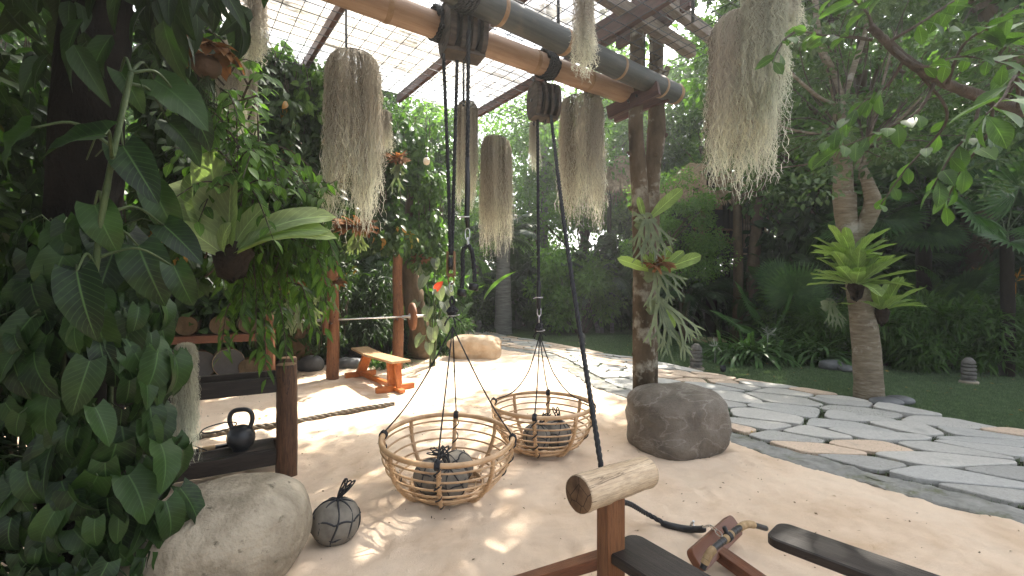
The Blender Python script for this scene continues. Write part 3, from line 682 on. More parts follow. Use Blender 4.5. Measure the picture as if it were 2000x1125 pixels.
# ---------------------------------------------------------------- overhead: roof, mesh, bamboo, posts
A_ = np.array([.8, .6, 0.]); B_ = np.array([-.6, .8, 0.])
def ab(a, b, z): return A_*a+B_*b+np.array([0, 0, z])
ROT = np.stack([A_, B_, np.array([0, 0, 1.])], 1)
roof = thing('corrugated_roof', ab(1.5, 4.6, 4.6), 'lean-to roof of clear and tan corrugated sheets on brown rafters above the sand', 'roof')
o0 = np.array(roof.location)
b0, nb = 2.6, 6
for k in range(nb):
    mb = MB(); bs = np.linspace(b0+k*.72, b0+k*.72+.78, 64); as_ = np.linspace(-2.2, 4.36, 12)
    Bg, Ag = np.meshgrid(bs, as_); zz = 4.70+.02*np.sin(Bg*2*math.pi/.076)+(.004 if k % 2 else 0)+.012*vnoise(Ag*2, Bg*2)
    v = Ag[..., None]*A_+Bg[..., None]*B_; v[..., 2] += zz; v = v.reshape(-1, 3)-o0
    I, J = np.arange(11)[:, None], np.arange(63)[None]
    mb.add(v, np.stack([I*64+J, I*64+J+1, (I+1)*64+J+1, (I+1)*64+J], -1).reshape(-1, 4), uv=np.stack([Ag, Bg, 0*Ag], -1).reshape(-1, 3))
    mb.build('roof_sheet', M['roof_clear'] if k in (0, 2, 5) else M['roof_tan'], roof, label=('clear rippled roof sheet' if k in (0, 2, 5) else 'stained tan roof sheet'))
for a in (-1.3, .1, 1.48, 2.95, 4.3):
    mb = MB(); mb.smooth = False; beam(mb, ab(a, 2.2, 4.61)-o0, ab(a, 7.0, 4.61)-o0, .06, .13); mb.build('rafter', M['beam_purple'], roof, bevel=.004)
# rod mesh
mg = thing('mesh_trellis', ab(2, 3.5, 3.85), 'square black rod mesh panel hung flat under the roof', 'trellis'); o1 = np.array(mg.location)
mb = MB()
for a in np.arange(-1.6, 4.22, .145):
    p0 = ab(a, 1.1+.03*math.sin(a*9), 3.85)-o1; p1 = ab(a, 5.15, 3.85)-o1
    tube(mb, [p0, (p0+p1)/2+np.array([0, 0, -.012*math.sin(a*5)]), p1], .0038, 5)
for b in np.arange(1.15, 5.16, .145):
    p0 = ab(-1.65, b, 3.857)-o1; p1 = ab(4.24, b, 3.857)-o1
    tube(mb, [p0, (p0+p1)/2+np.array([0, 0, -.012]), p1], .0038, 5)
mb.build('mesh_grid', M['mesh_iron'], mg)
for a, b in ((.3, 4.95), (1.5, 4.95), (2.95, 4.95), (4.1, 4.95), (2.95, 3.2), (3.6, 2.2), (4.12, 3.1), (1.5, 3.4)):
    mb = MB(); box(mb, ab(a, b, 4.19)-o1, (.022, .022, .70), ROT); mb.build('hanger', M['mesh_iron'], mg)

def bamboo_pole(name, p0, p1, r, mat, label, nodes, cap=True):
    p0 = np.array(p0); p1 = np.array(p1)
    o = thing(name, (p0+p1)/2, label, 'bamboo pole'); c = (p0+p1)/2
    n = 140; s_ = np.linspace(0, 1, n); P = p0+(p1-p0)*s_[:, None]-c
    P[:, 2] += -.02*np.sin(s_*math.pi)
    rr = r*(1+.01*vnoise(s_*9, s_*0))
    for nd in nodes: rr = rr+.006*np.exp(-((s_-nd)/.004)**2)
    mb = MB()
    tube(mb, P, rr, 28); mb.build('culm', mat, o)
    for nd in nodes:
        mb = MB(); q = np.array([P[0]+(P[-1]-P[0])*(nd+e) for e in (-.006, -.002, 0, .002, .006)]); q[:, 2] += -.02*math.sin(nd*math.pi)
        tube(mb, q, [r+.001, r+.006, r+.0075, r+.006, r+.001], 28, cap=False); mb.build('node_ring', M['bamboo_node'], o)
    return o
d1 = unit(np.array([2.12, 1.52, 0]))
q1 = np.array([1.19, 4.80, 3.6])
bamboo_pole('bamboo_pole', q1-d1*4.9, q1+d1*.1, .098, M['bamboo_tan'], 'pale tan bamboo pole that carries both rope pulleys', (.08, .2, .33, .465, .60, .735, .87))
q2 = np.array([1.80, 4.97, 3.66]); d2 = unit(np.array([1.85, 1.5, 0]))
bamboo_pole('bamboo_pole', q2-d2*4.6, q2, .104, M['bamboo_dark'], 'dark green-black bamboo pole with brown rings, nearest the open sky', (.15, .31, .47, .62, .78, .93, .992))

def trunk_mesh(mb, pts, radii, seed, k=18, n=60, bumpy=.06):
    P = smooth_path(pts, n); rr = np.interp(np.linspace(0, 1, n), np.linspace(0, 1, len(radii)), radii)
    t, N, B = frames(P); a = np.arange(k)*2*math.pi/k
    s_ = np.linspace(0, 1, n)[:, None]
    kk = 1+bumpy*vnoise(np.cos(a)[None]*2+seed*3.3+s_*6, np.sin(a)[None]*2+s_*14)+bumpy*.5*vnoise(np.cos(a)[None]*5+seed, np.sin(a)[None]*5+s_*40)
    v = P[:, None]+(rr[:, None]*kk)[..., None]*(np.cos(a)[None, :, None]*N[:, None]+np.sin(a)[None, :, None]*B[:, None])
    i = np.arange(n-1)[:, None]; j = np.arange(k)[None]; j2 = (j+1) % k
    q = np.stack([i*k+j, i*k+j2, (i+1)*k+j2, (i+1)*k+j], -1).reshape(-1, 4)
    v = np.vstack([v.reshape(-1, 3), P[0], P[-1]]); jj = np.arange(k); sl = np.concatenate([[0], np.cumsum(np.linalg.norm(np.diff(P, axis=0), axis=1))])
    uv = np.stack([rr[:, None]*np.cos(a)[None]+seed*1.7, rr[:, None]*np.sin(a)[None], np.broadcast_to(sl[:, None], (n, k))], -1).reshape(-1, 3); uv = np.vstack([uv, [seed*1.7, 0, 0], [seed*1.7, 0, sl[-1]]])
    tr = np.concatenate([np.stack([np.full(k, n*k), (jj+1) % k, jj], -1), np.stack([np.full(k, n*k+1), (n-1)*k+jj, (n-1)*k+(jj+1) % k], -1)])
    mb.add(v, q, tr, uv=uv)
# the two tree-trunk posts with their cap timbers
def knots(mb, P, ks):
    for z, a, r in ks:
        i = int(z*(len(P)-1)); c = P[i]; d = np.array([math.cos(a), math.sin(a), .3])
        tube(mb, [c+d*.05, c+d*.10, c+d*.125], [r, r*.8, r*.35], 8)
pa = at(1256, 800, 4.80); pa[2] = -.05
t0 = thing('trunk_post', (pa[0], pa[1], 0), 'straight lichen-spotted trunk post behind the brown boulder, left of the pair', 'post'); o2 = np.array(t0.location)
mb = MB(); pts = [pa, at(1257, 640, 4.80), at(1254, 500, 4.80), at(1250, 380, 4.80), at(1242, 250, 4.80), at(1243, 150, 4.80), at(1246, -20, 4.80)]
pts = np.array(pts)-o2; trunk_mesh(mb, pts, [.118, .108, .10, .088, .078, .074, .07], 1)
knots(mb, smooth_path(pts, 60), [(.12, 3.2, .03), (.46, 2.9, .035), (.33, 5.5, .03), (.25, 4.2, .02), (.6, 3.4, .025)])
mb.build('trunk', M['bark_lichen'], t0)
t1 = thing('trunk_post', (at(1277, 800, 5.02)[0], 5.02, 0), 'crooked lichen-spotted trunk post with a side stub, right of the pair', 'post'); o3 = np.array(t1.location)
mb = MB(); pts = [at(1268, 880, 5.02), at(1268, 620, 5.02), at(1272, 430, 5.02), at(1275, 330, 5.02), at(1282, 260, 5.02), at(1281, 150, 5.02), at(1285, -30, 5.02)]
pts = np.array(pts)-o3; trunk_mesh(mb, pts, [.1, .09, .088, .085, .1, .078, .075], 2)
tube(mb, np.array([at(1287, 158, 5.02), at(1300, 142, 5.0), at(1305, 130, 4.98)])-o3, [.045, .038, .03], 8)
knots(mb, smooth_path(pts, 60), [(.5, 3.0, .04), (.55, 4.7, .035), (.4, 4.4, .03), (.66, 5.9, .035)])
mb.build('trunk', M['bark_lichen'], t1)
cl = thing('clamp_beams', at(1260, 195, 4.9), 'pair of purple-brown crossbeams bolted to the trunk posts under the bamboo ends', 'beam'); oc = np.array(cl.location)
for off, (ua, va, ub, vb, Za, Zb) in enumerate(((1188, 221, 1287, 172, 4.93, 4.55), (1200, 228, 1305, 184, 5.25, 4.85))):
    mb = MB(); mb.smooth = False; beam(mb, at(ua, va, Za)-oc, at(ub, vb, Zb)-oc, .06, .14); mb.build('crossbeam', M['beam_purple'], cl, bevel=.004)
for u, v in ((1244, 190), (1228, 200)):
    mb = MB(); c = at(u, v, 4.70)-oc; tube(mb, [c, c+np.array([-.02, -.05, 0])], .012, 8); mb.build('bolt', M['iron'], cl)
top = thing('top_beams', at(1270, 60, 4.8), 'stack of weathered timbers crossing at the top of the trunk posts', 'beam'); ot = np.array(top.location)
def tb(pa_, pb_, wd, ht, m):
    mb = MB(); mb.smooth = False; beam(mb, pa_-ot, pb_-ot, wd, ht); mb.build('timber', m, top, bevel=.004)
zt = 4.25
def on(u, v, z): Z = (CAMZ-z)*F/(v-562.5); return np.array([(u-1000)/F*Z, Z, z])
tb(on(1130, -40, 4.15), on(1352, 102, 4.15), .09, .12, M['beam_grey'])
tb(on(1240, -45, 4.28), on(1396, 78, 4.28), .09, .12, M['beam_grey'])
tb(on(1110, -60, 4.45), on(1250, 45, 4.45), .08, .12, M['beam_grey'])
tb(on(1165, 80, 4.02), on(1345, -35, 4.02), .06, .13, M['beam_purple'])
tb(on(1206, 84, 4.30), on(1350, 0, 4.30), .06, .13, M['beam_purple'])
tb(on(1160, 62, 4.40), on(1300, -20, 4.40), .06, .12, M['beam_purple'])
tb(on(1285, 60, 4.42), on(1330, 12, 4.42), .06, .12, M['beam_purple'])

# ---------------------------------------------------------------- pulleys and ropes
def pulley(loc, w_, h_, rz, label):
    """block of four cheeks; thickness runs along local x"""
    o = thing('pulley_block', loc, label, 'pulley', rz=rz)
    t_ = w_; n = 4
    xs_ = [-t_/2, -t_*.13, t_*.13, t_*.36]; th = [t_*.17, t_*.12, t_*.12, t_*.14]
    for x, th_ in zip((-t_*.40, -t_*.12, t_*.14, t_*.42), th):
        mb = MB(); mb.smooth = False
        n_ = 28; a = np.arange(n_)*2*math.pi/n_
        r = (np.abs(np.cos(a))**2.6+np.abs(np.sin(a))**2.6)**(-1/2.6)
        yy = np.cos(a)*r*h_*.40; zz = np.sin(a)*r*h_*.5; zz = np.maximum(zz, -h_*.45)
        v = np.vstack([np.column_stack([np.full(n_, x+s_*th_/2), yy, zz]) for s_ in (-1, 1)]+[[[x-th_/2, 0, 0], [x+th_/2, 0, 0]]])
        I = np.arange(n_); J = (I+1) % n_
        mb.add(v, np.stack([I, I+n_, J+n_, J], 1), np.vstack([np.stack([np.full(n_, 2*n_), J, I], 1)[:, ::-1]*1, np.stack([np.full(n_, 2*n_+1), n_+J, n_+I], 1)]))
        mb.build('cheek', M['pulley_wood'], o, bevel=.006)
    for x in (-t_*.26, t_*.01, t_*.28):
        mb = MB(); prof = [(h_*.05, -.5), (h_*.3, -.5), (h_*.27, 0), (h_*.3, .5), (h_*.05, .5)]
        lathe(mb, [(a, b*t_*.11) for a, b in prof], 20, (x, 0, 0), roty(math.pi/2)); mb.build('sheave', M['iron'], o)
    for z in (-h_*.45, h_*.44):
        mb = MB(); mb.smooth = False; box(mb, (0, 0, z), (t_*1.0, h_*.42, h_*.09)); mb.build('end_block', M['pulley_wood'], o, bevel=.005)
    mb = MB(); tube(mb, [(-t_*.53, 0, 0), (t_*.53, 0, 0)], h_*.045, 10); mb.build('axle', M['iron'], o)
    mb = MB()
    for sx in (-1, 1):
        for a in (-.05, 0, .05): tube(mb, [(sx*t_*.5, a*h_*1.2, -h_*.3), (sx*t_*.515, a*h_*1.2, -h_*.3)], .004, 6); tube(mb, [(sx*t_*.5, a*h_*1.2, h_*.3), (sx*t_*.515, a*h_*1.2, h_*.3)], .004, 6)
    mb.build('rivet', M['iron'], o)
    mb = MB(); a = np.linspace(-.2, math.pi+.2, 14); tube(mb, np.column_stack([np.zeros(14)+t_*.05, np.cos(a)*h_*.07, -h_*.49-np.sin(a)*h_*.1]), .006, 6); mb.build('eye_loop', M['iron'], o)
    return o
PU1 = at(904, 62, 3.50); PU2 = at(1062, 200, 4.25)
pulley(PU1, .31, .40, R(26), 'large dark wooden pulley block lashed to the bamboo above the near basket')
pulley(PU2, .25, .33, R(22), 'dark wooden pulley block hanging above the far basket')
def lashing(c, d, r, turns, label, span, strand=.016):
    o = MB(); c = np.array(c); d = unit(d); x = unit(np.cross(d, [0, 0, 1])); y = np.cross(x, d)
    n = turns*22; a = np.linspace(0, turns*2*math.pi, n); s_ = np.linspace(-span/2, span/2, n)
    P = c+d*s_[:, None]+(r+strand)*(np.cos(a)[:, None]*x+np.sin(a)[:, None]*y)
    rope(o, P, strand, n=n*2); ob = o.build('rope_lashing', M['black_rope'], None, c); tag(ob, label, 'rope', 'rope lashings on the bamboo poles'); return ob
p1 = lambda u: None
def on_pole(q, d, u):   # point of the pole line seen in column u
    k = (u-1000)/F; s_ = (q[0]-k*q[1])/(k*d[1]-d[0]); return q+d*s_
lashing(on_pole(q1, d1, 858), d1, .1, 4, 'black rope wound round the tan bamboo left of the large pulley', .12)
lashing(on_pole(q1, d1, 1068), d1, .1, 5, 'black rope wound round the tan bamboo above the smaller pulley', .13)
lashing(on_pole(q2, d2, 905)-np.array([0, 0, 0.0]), d2, .105, 5, 'black rope wound round the dark bamboo at the top edge', .15)
def line(name, pts, r, label, cat='rope', mat='black_rope', n=None):
    mb = MB(); rope(mb, pts, r, n=n); o = mb.build(name, M[mat], None, pts[0]); tag(o, label, cat); return o
line('hanging_rope', [PU2+np.array([.02, 0, .16]), on_pole(q1, d1, 1066)+np.array([0, 0, -.08])], .013, 'short black rope tying the smaller pulley up to the bamboo')
line('hanging_rope', [PU1+np.array([.0, 0, .17]), on_pole(q2, d2, 905)+np.array([0, 0, -.1])], .014, 'short black rope tying the large pulley up to the dark bamboo')

# near basket tackle
K1 = at(884, 628, 3.45)         # knot
KB1 = at(881, 515, 3.47)        # lower sheave block
line('hanging_rope', [at(866, 105, 3.42), at(874, 300, 3.45), at(880, 498, 3.47)], .0145, 'leftmost of the black ropes dropping from the large pulley')
line('hanging_rope', [at(893, 118, 3.5), at(888, 300, 3.5), at(883, 498, 3.5)], .0145, 'middle of the three black ropes dropping from the large pulley')
tr_ = thing('triceps_rope', at(913, 452, 3.35), 'black double rope handle with rubber ends hung by a clip from the large pulley', 'rope handle'); orr = np.array(tr_.location)
mb = MB(); rope(mb, [at(915, 60, 3.33)-orr, at(914, 200, 3.35)-orr, at(913, 318, 3.35)-orr], .0155); mb.build('rope', M['black_rope'], tr_)
mb = MB(); tube(mb, np.array([at(913, 308, 3.35), at(913, 380, 3.35), at(912, 424, 3.35), at(914, 445, 3.35)])-orr, [.017, .0195, .0195, .014], 12); mb.build('sleeve', M['rubber'], tr_)
mb = MB(); a = np.linspace(0, 2*math.pi, 30); c = at(909, 423, 3.33)-orr
tube(mb, np.column_stack([np.cos(a)*.028, np.sin(a)*.02, .004*np.sin(a)])+c, .0045, 6, False); tube(mb, [c+np.array([-.028, 0, 0]), c+np.array([-.06, .01, -.014])], .006, 6); mb.build('clamp', M['steel'], tr_)
def link(mb, c, w_, h_, r, rz=0.0, tilt=0.0):
    a = np.linspace(0, 2*math.pi, 26); x = np.cos(a)*w_; z = np.sign(np.sin(a))*np.abs(np.sin(a))**.7*h_
    P = np.column_stack([x, 0*x, z])@rotx(tilt).T@rotz(rz).T; tube(mb, P+np.array(c), r, 6, False)
mb = MB(); link(mb, at(913, 457, 3.35)-orr, .017, .042, .004); link(mb, at(914, 472, 3.35)-orr, .014, .03, .0045, 1.3); mb.build('carabiner', M['steel'], tr_)
for (e, ex) in (([(913, 478), (904, 492), (904, 530), (902, 563)], (902, 571)), ([(915, 478), (922, 492), (926, 525), (927, 550)], (925, 560))):
    mb = MB(); rope(mb, [at(u, v, 3.35)-orr for u, v in e], .016, n=120); mb.build('rope_tail', M['black_rope'], tr_)
    mb = MB(); c = at(ex[0], ex[1], 3.35)-orr; lathe(mb, [(0, .025), (.028, .025), (.036, .015), (.036, -.02), (.028, -.028), (0, -.028)], 18, c, roty(.15)); mb.build('end_knob', M['rubber'], tr_)
sb = thing('small_pulley', KB1, 'narrow wooden pulley with hook above the near basket knot', 'pulley'); os_ = np.array(KB1)
for x in (-.026, .026):
    mb = MB(); mb.smooth = False; box(mb, (x, 0, 0), (.012, .07, .19)); mb.build('cheek', M['hut_wood'], sb, bevel=.005)
mb = MB(); mb.smooth = False; box(mb, (0, 0, -.087), (.06, .06, .022)); mb.build('end_block', M['hut_wood'], sb, bevel=.003)
mb = MB(); lathe(mb, [(.01, -.012), (.055, -.012), (.045, 0), (.055, .012), (.01, .012)], 18, (0, 0, 0), roty(math.pi/2)); mb.build('sheave', M['iron'], sb)
mb = MB(); link(mb, (0, 0, -.125), .022, .03, .0055); mb.build('eye_loop', M['bulb'] if False else M['rust_post'], sb)
mb = MB(); link(mb, (0, 0, -.178), .013, .034, .0042, .6); mb.build('hook', M['steel'], sb)
# ---------------------------------------------------------------- boulders and pebbles
def B(name, m, u, v, size, seed, label, sink=.0, rz=0, cat='boulder', dz=0, group=None, **kw):
    p = gp(u, v); o = stone(name, M[m], (p[0], p[1]+size[1]*.8, size[2]*(1-sink)+dz), size, seed, rz, **kw); tag(o, label, cat, group); return o
o = stone('boulder', M['boulder_tan'], (-1.52, 2.32, .245), (.46, .34, .295), 3, rot=(R(6), R(-15), R(8)), amp=.045, power=2.35, freq=.9)
tag(o, 'large smooth grey-tan egg-shaped boulder leaning by the rack post in the foreground', 'boulder')
o = stone('boulder', M['boulder_brown'], (1.60, 4.42, .27), (.455, .40, .335), 9, R(20), amp=.10, power=3.3, freq=1.0)
tag(o, 'flat-topped brown boulder with pale veins in front of the trunk post', 'boulder')
o = stone('boulder', M['boulder_sand'], (-.80, 10.0, .23), (.56, .36, .29), 14, R(-5), amp=.12, power=3.2)
tag(o, 'angular sandy-coloured boulder at the far end of the sand', 'boulder')
for (u, v, s_, sd_, lb, m) in ((598, 728, (.24, .2, .17), 4, 'round dark grey stone at the foot of the thick trunk behind the rack', 'pebble'),
        (676, 722, (.3, .2, .12), 5, 'low grey stone behind the wooden bench, left of its end', 'pebble'),
        (560, 715, (.2, .2, .12), 8, 'small dark stone half hidden behind the thick trunk', 'pebble'),
        (1634, 724, (.22, .17, .105), 6, 'largest pale grey stone under the strap-leaved clump on the lawn', 'pebble'),
        (1667, 728, (.17, .14, .07), 7, 'flat grey stone touching the trunk side of the pale lawn stones', 'pebble'),
        (1662, 712, (.17, .14, .09), 8, 'grey stone set back behind the two lawn stones', 'pebble'),
        (1744, 797, (.2, .13, .065), 10, 'flat dark brown stone in front at the foot of the fern tree', 'pebble'),
        (1770, 792, (.17, .13, .06), 11, 'flat grey stone behind the dark one at the foot of the fern tree', 'pebble'),
        (812, 694, (.1, .09, .07), 12, 'small brown stone at the sand edge left of the sandy boulder', 'boulder_sand')):
    B('garden_stone', m, u, v, s_, sd_, lb, .25, cat='stone', group='smooth garden stones', sub=4, amp=.06)

# carved stone lanterns
def lantern(u, v, h, label, seed, rz=0.):
    p = gp(u, v); o = thing('stone_lantern', (p[0], p[1]+.12, 0), label, 'garden lantern', 'carved stone lanterns beside the path', rz)
    s_ = h/.5; r0 = .115*s_
    mb = MB(); k = 36
    zs = np.linspace(0.05*s_, h, 44); tt = (zs-zs[0])/(h-zs[0])
    rr = r0*np.where(tt < .75, 1.0-.12*np.abs(tt-.3), 1.0)*np.where(tt > .62, np.sqrt(np.maximum(0.0, 1-((tt-.62)/.4)**2)), 1)
    lathe(mb, list(zip([0]+list(rr)+[0], [zs[0]]+list(zs)+[h])), k); g_ = random.Random(seed)
    v_ = mb.v[0]; a = np.arctan2(v_[:, 1], v_[:, 0])
    for t_ in (.16, .33, .47, .62, .74):      # slots sawn part of the way round
        z = h*t_; w_ = g_.uniform(1.2, 2.1); c0 = g_.uniform(-2.4, -.7)
        d = np.abs((a-c0+math.pi) % (2*math.pi)-math.pi); k_ = np.exp(-((v_[:, 2]-z)/(.011*s_))**2)*(d < w_)*.42
        v_[:, :2] *= (1-k_)[:, None]
    v_ += .004*np.column_stack([vnoise(v_[:, 0]*30, v_[:, 2]*30), vnoise(v_[:, 1]*30, v_[:, 2]*30), 0*a])
    mb.build('body', M['lantern_stone'], o)
    mb = MB(); lathe(mb, [(0, .055*s_), (r0*1.15, .055*s_), (r0*1.25, .04*s_), (r0*1.25, -.02), (0, -.02)], 24); mb.build('base', M['boulder_tan'], o); return o
lantern(1365, 725, .50, 'slotted stone lantern on the lawn edge right of the trunk post', 1, .3)
lantern(1907, 752, .42, 'slotted stone lantern on the lawn at the far right', 2, 0)
lantern(1140, 673, .30, 'small pale lantern on the lawn behind the long slanting rope', 3, .5)
lantern(935, 652, .45, 'dim grey lantern beside the bend of the path near the palm trunk', 4, .9)
p = gp(1412, 727); o = thing('garden_spotlight', p, 'small black cylinder spotlight standing on the grass by the path', 'lamp')
mb = MB(); lathe(mb, [(0, .04), (.035, .045), (.04, .115), (.05, .12), (.05, .04), (.03, .0), (0, .0)], 18); mb.build('housing', M['rubber'], o)
mb = MB(); lathe(mb, [(0, .107), (.037, .107)], 18); mb.build('lens', M['steel'], o)
p = gp(1375, 664); mb = MB(); q = [];
prof = [(0, .05), (.5, .05), (.6, .04), (.62, -.01), (0, -.01)]
lathe(mb, prof, 40, (0, 0, 0)); v_ = mb.v[0]; v_[:, :2] *= (1+.12*vnoise(v_[:, 0]*3, v_[:, 1]*3))[:, None]; v_[:, 2] += .02*vnoise(v_[:, 0]*7, v_[:, 1]*7)*(v_[:, 2] > 0)
o = mb.build('stepping_stone', M['boulder_sand']); o.location = (p[0], p[1], 0); tag(o, 'flat tan round stone lying on the lawn beside the strap-leaved clump', 'stone')

# ---------------------------------------------------------------- netted stone balls
def net_ball(r, label=None, rings=2, tail=True):
    o = thing('stone_ball', (0, 0, 0), label, 'weight ball', 'stone balls in black nets')
    b_ = stone('ball', M['ball_stone'], (0, 0, r), (r, r, r*.93), 3.3, parent=o, amp=.035, sub=4)
    mb = MB(); R_ = r*1.02; k = 8
    for i in range(k):
        a = i*2*math.pi/k; t = np.linspace(.03, math.pi*.97, 22); off = a+.16*np.sin(t*2+i)
        tube(mb, np.column_stack([R_*np.sin(t)*np.cos(off), R_*np.sin(t)*np.sin(off), r+R_*.95*np.cos(t)]), r*.042, 6)
    for z in (-.42, .3)[:rings]:
        a = np.linspace(0, 2*math.pi, 64); rr = R_*math.sqrt(1-z*z); zz = r+R_*.95*z+r*.13*np.abs(np.sin(a*4))
        tube(mb, np.column_stack([rr*1.0*np.cos(a), rr*1.0*np.sin(a), zz-r*.05]), r*.042, 6, False)
        for i in range(8):
            aa = i*2*math.pi/8+.1; lathe(mb, [(0, -r*.06), (r*.06, 0), (0, r*.06)], 7, (rr*1.02*math.cos(aa), rr*1.02*math.sin(aa), r+R_*.95*z))
    mb.build('net', M['black_rope'], o)
    mb = MB(); top_ = r*1.95
    lathe(mb, [(0, -r*.1), (r*.13, -r*.05), (r*.15, 0), (r*.1, r*.08), (0, r*.12)], 9, (0, 0, top_))
    if tail:
        for i in range(5):
            a = i*1.3; h = r*(.75+.35*random.random()); w_ = r*.13
            t = np.linspace(0, 2*math.pi, 18); lean = np.array([math.cos(a)*.35+.55, math.sin(a)*.3, 1])
            P = np.outer((1-np.cos(t))/2*h, unit(lean))+np.outer(np.sin(t)*w_, [-math.sin(a), math.cos(a), 0]); tube(mb, P+np.array([0, 0, top_+r*.05]), r*.036, 6)
    mb.build('knot_loops', M['black_rope'], o); return o
nb0 = net_ball(.136, 'grey stone ball in a black net lying alone on the sand by the smooth boulder')
nb0.location = (-1.075, 2.74, .01); nb0.rotation_euler = (0, .1, .3)
def ball_copy(loc, s_, rz, label, tilt=0):
    c = copy_tree(nb0); c.location = loc; c.scale = (s_,)*3; c.rotation_euler = (tilt, tilt*.7, rz); c['label'] = label; return c

# ---------------------------------------------------------------- rattan baskets
def basket(loc, Rr, H, rz, tilt, nrib, levels, label, knot, cords, tie_z):
    o = thing('rattan_basket', loc, label, 'basket', 'hanging rattan baskets'); rt = roty(tilt[1])@rotx(tilt[0])@rotz(rz)
    L_ = lambda v: np.asarray(v)@rt.T
    prof = lambda t: Rr*(1-.42*t**2.3)            # t = 0 rim, 1 bottom
    a = np.linspace(0, 2*math.pi, 97)
    circ = lambda r, z, k=1.0: L_(np.column_stack([r*np.cos(a), r*np.sin(a), np.full(97, z)+.003*np.sin(a*3+r*20)]))
    mb = MB(); tube(mb, circ(Rr, H), .0185, 12, False); mb.build('rim', M['rattan'], o)
    mb = MB()
    for a0 in (-.5, -.35): pass
    for a0 in (-1.65, -1.50):
        for e in np.linspace(-.07, .07, 9):
            c = L_([Rr*math.cos(a0+e), Rr*math.sin(a0+e), H]); d = unit(L_([-math.sin(a0), math.cos(a0), 0])); 
            lathe(mb, [(.0195, -.003), (.0215, 0), (.0195, .003)], 14, c, np.stack([unit(np.cross(d, [0, 0, 1.])), np.cross(d, unit(np.cross(d, [0, 0, 1.]))), d], 1))
    mb.build('rim_binding', M['rattan_wrap'], o)
    for t_ in levels:
        mb = MB(); tube(mb, circ(prof(t_)+.004, H*(1-t_)+.012), .0075, 8, False); mb.build('hoop', M['rattan'], o)
    mb = MB(); tube(mb, circ(Rr*.56, .03), .012, 10, False); tube(mb, circ(Rr*.545, .052), .008, 8, False)
    for i in range(60):
        an = i*2*math.pi/60; s_ = 1 if i % 2 else -1
        tube(mb, [L_([Rr*(.56+.012)*math.cos(an), Rr*(.56+.012)*math.sin(an), .022]), L_([Rr*(.56+.01)*math.cos(an+.09*s_), Rr*(.56+.01)*math.sin(an+.09*s_), .068])], .0025, 5)
    mb.build('base_ring', M['rattan'], o)
    mb = MB()
    for e in np.linspace(-.8, .8, 7):
        w_ = Rr*.55*math.sqrt(1-e*e); tube(mb, L_([[-w_, Rr*.55*e, .026], [w_, Rr*.55*e, .026]]), .0075, 8); tube(mb, L_([[Rr*.55*e, -w_, .018], [Rr*.55*e, w_, .018]]), .0075, 8)
    mb.build('base_slats', M['rattan'], o)
    ribs = []
    for i in range(nrib):
        an = i*2*math.pi/nrib; t = np.linspace(0, 1.06, 22); r = np.array([prof(x) for x in t])+.004
        zz = H*(1-t)*.97+.004; zz[-3:] = [.02, .006, .002]; r[-3:] = [r[-3]-.012, r[-2]-.04, r[-1]-.09]
        P = L_(np.column_stack([r*math.cos(an), r*math.sin(an), zz])); ribs.append(P)
        mb = MB(); tube(mb, P, .0155, 10); rb_ = mb.build('rib', M['rattan'], o)
        mb = MB()                       # criss-cross bindings where hoops meet the rib
        for t_ in list(levels)+[.9]:
            c = L_([(prof(t_)+.004)*math.cos(an), (prof(t_)+.004)*math.sin(an), H*(1-t_)*.97+.008]); tn = L_([-math.sin(an), math.cos(an), 0]); up = unit(L_([-.3*math.cos(an), -.3*math.sin(an), 1.]))
            ou = unit(np.cross(tn, up))
            for s_ in (-1, 1):
                b = np.linspace(0, 2*math.pi, 12); tube(mb, c+np.outer(np.cos(b)*.019, tn)+np.outer(np.sin(b)*.019, ou)+np.outer(np.cos(b)*s_*.016, up), .0022, 4, False)
        mb.build('rib_binding', M['rattan_wrap'], rb_)
    loc = np.array(loc)
    for (an, bow) in cords:
        p = L_([Rr*math.cos(an-rz), Rr*math.sin(an-rz), H+.015]); k = knot-loc; mid = (p+k)/2; ou = unit([p[0], p[1], 0])
        mb = MB(); rope(mb, smooth_path([k, k*.7+p*.3-ou*bow*.7+np.array([0, 0, -bow*.3]), mid-ou*bow+np.array([0, 0, -bow*.6]), k*.25+p*.75-ou*bow*.8+np.array([0, 0, -bow*.7]), p], 40), .0065, pitch=.03, n=150, k=4)
        mb.build('hanging_cord', M['black_rope'], o)
        mb = MB(); c = L_([Rr*math.cos(an-rz), Rr*math.sin(an-rz), H]); tn = L_([-math.sin(an-rz), math.cos(an-rz), 0]); ou = unit(L_([math.cos(an-rz), math.sin(an-rz), 0]))
        for s_ in (-.014, -.005, .005, .014):
            b = np.linspace(0, 2*math.pi, 14); tube(mb, c+tn*s_+np.outer(np.cos(b)*.026, ou)+np.outer(np.sin(b)*.026, [0, 0, 1]), .0062, 6, False)
        lathe(mb, [(0, -.02), (.024, 0), (0, .02)], 8, c+np.array([0, 0, .024]))
        # tail wound down the rib below
        t = np.linspace(0, .92, 60); w_ = t*22; r = np.array([prof(x) for x in t])+.004
        P = L_(np.column_stack([r*np.cos(an-rz), r*np.sin(an-rz), H*(1-t)*.97])); tube(mb, P+np.outer(np.cos(w_)*.022, tn)+np.outer(np.sin(w_)*.022, ou), .0055, 6)
        mb.build('cord_knot', M['black_rope'], o)
    return o
c1 = np.array([-.49, 3.44, .035]); c2 = np.array([.285, 4.30, .035])
rz1 = -math.pi/2
basket(c1, .485, .40, rz1+.02, (R(3.5), R(1.5)), 8, (.16, .33, .5, .66, .8), 'near rattan basket holding three netted stone balls, hung on black cords', K1-np.array([0, 0, .04]), ((rz1, .0), (rz1+math.pi/2, .02), (rz1+math.pi, .0), (rz1-math.pi/2, .03)), 0)
K2 = at(1054, 655, 4.28)
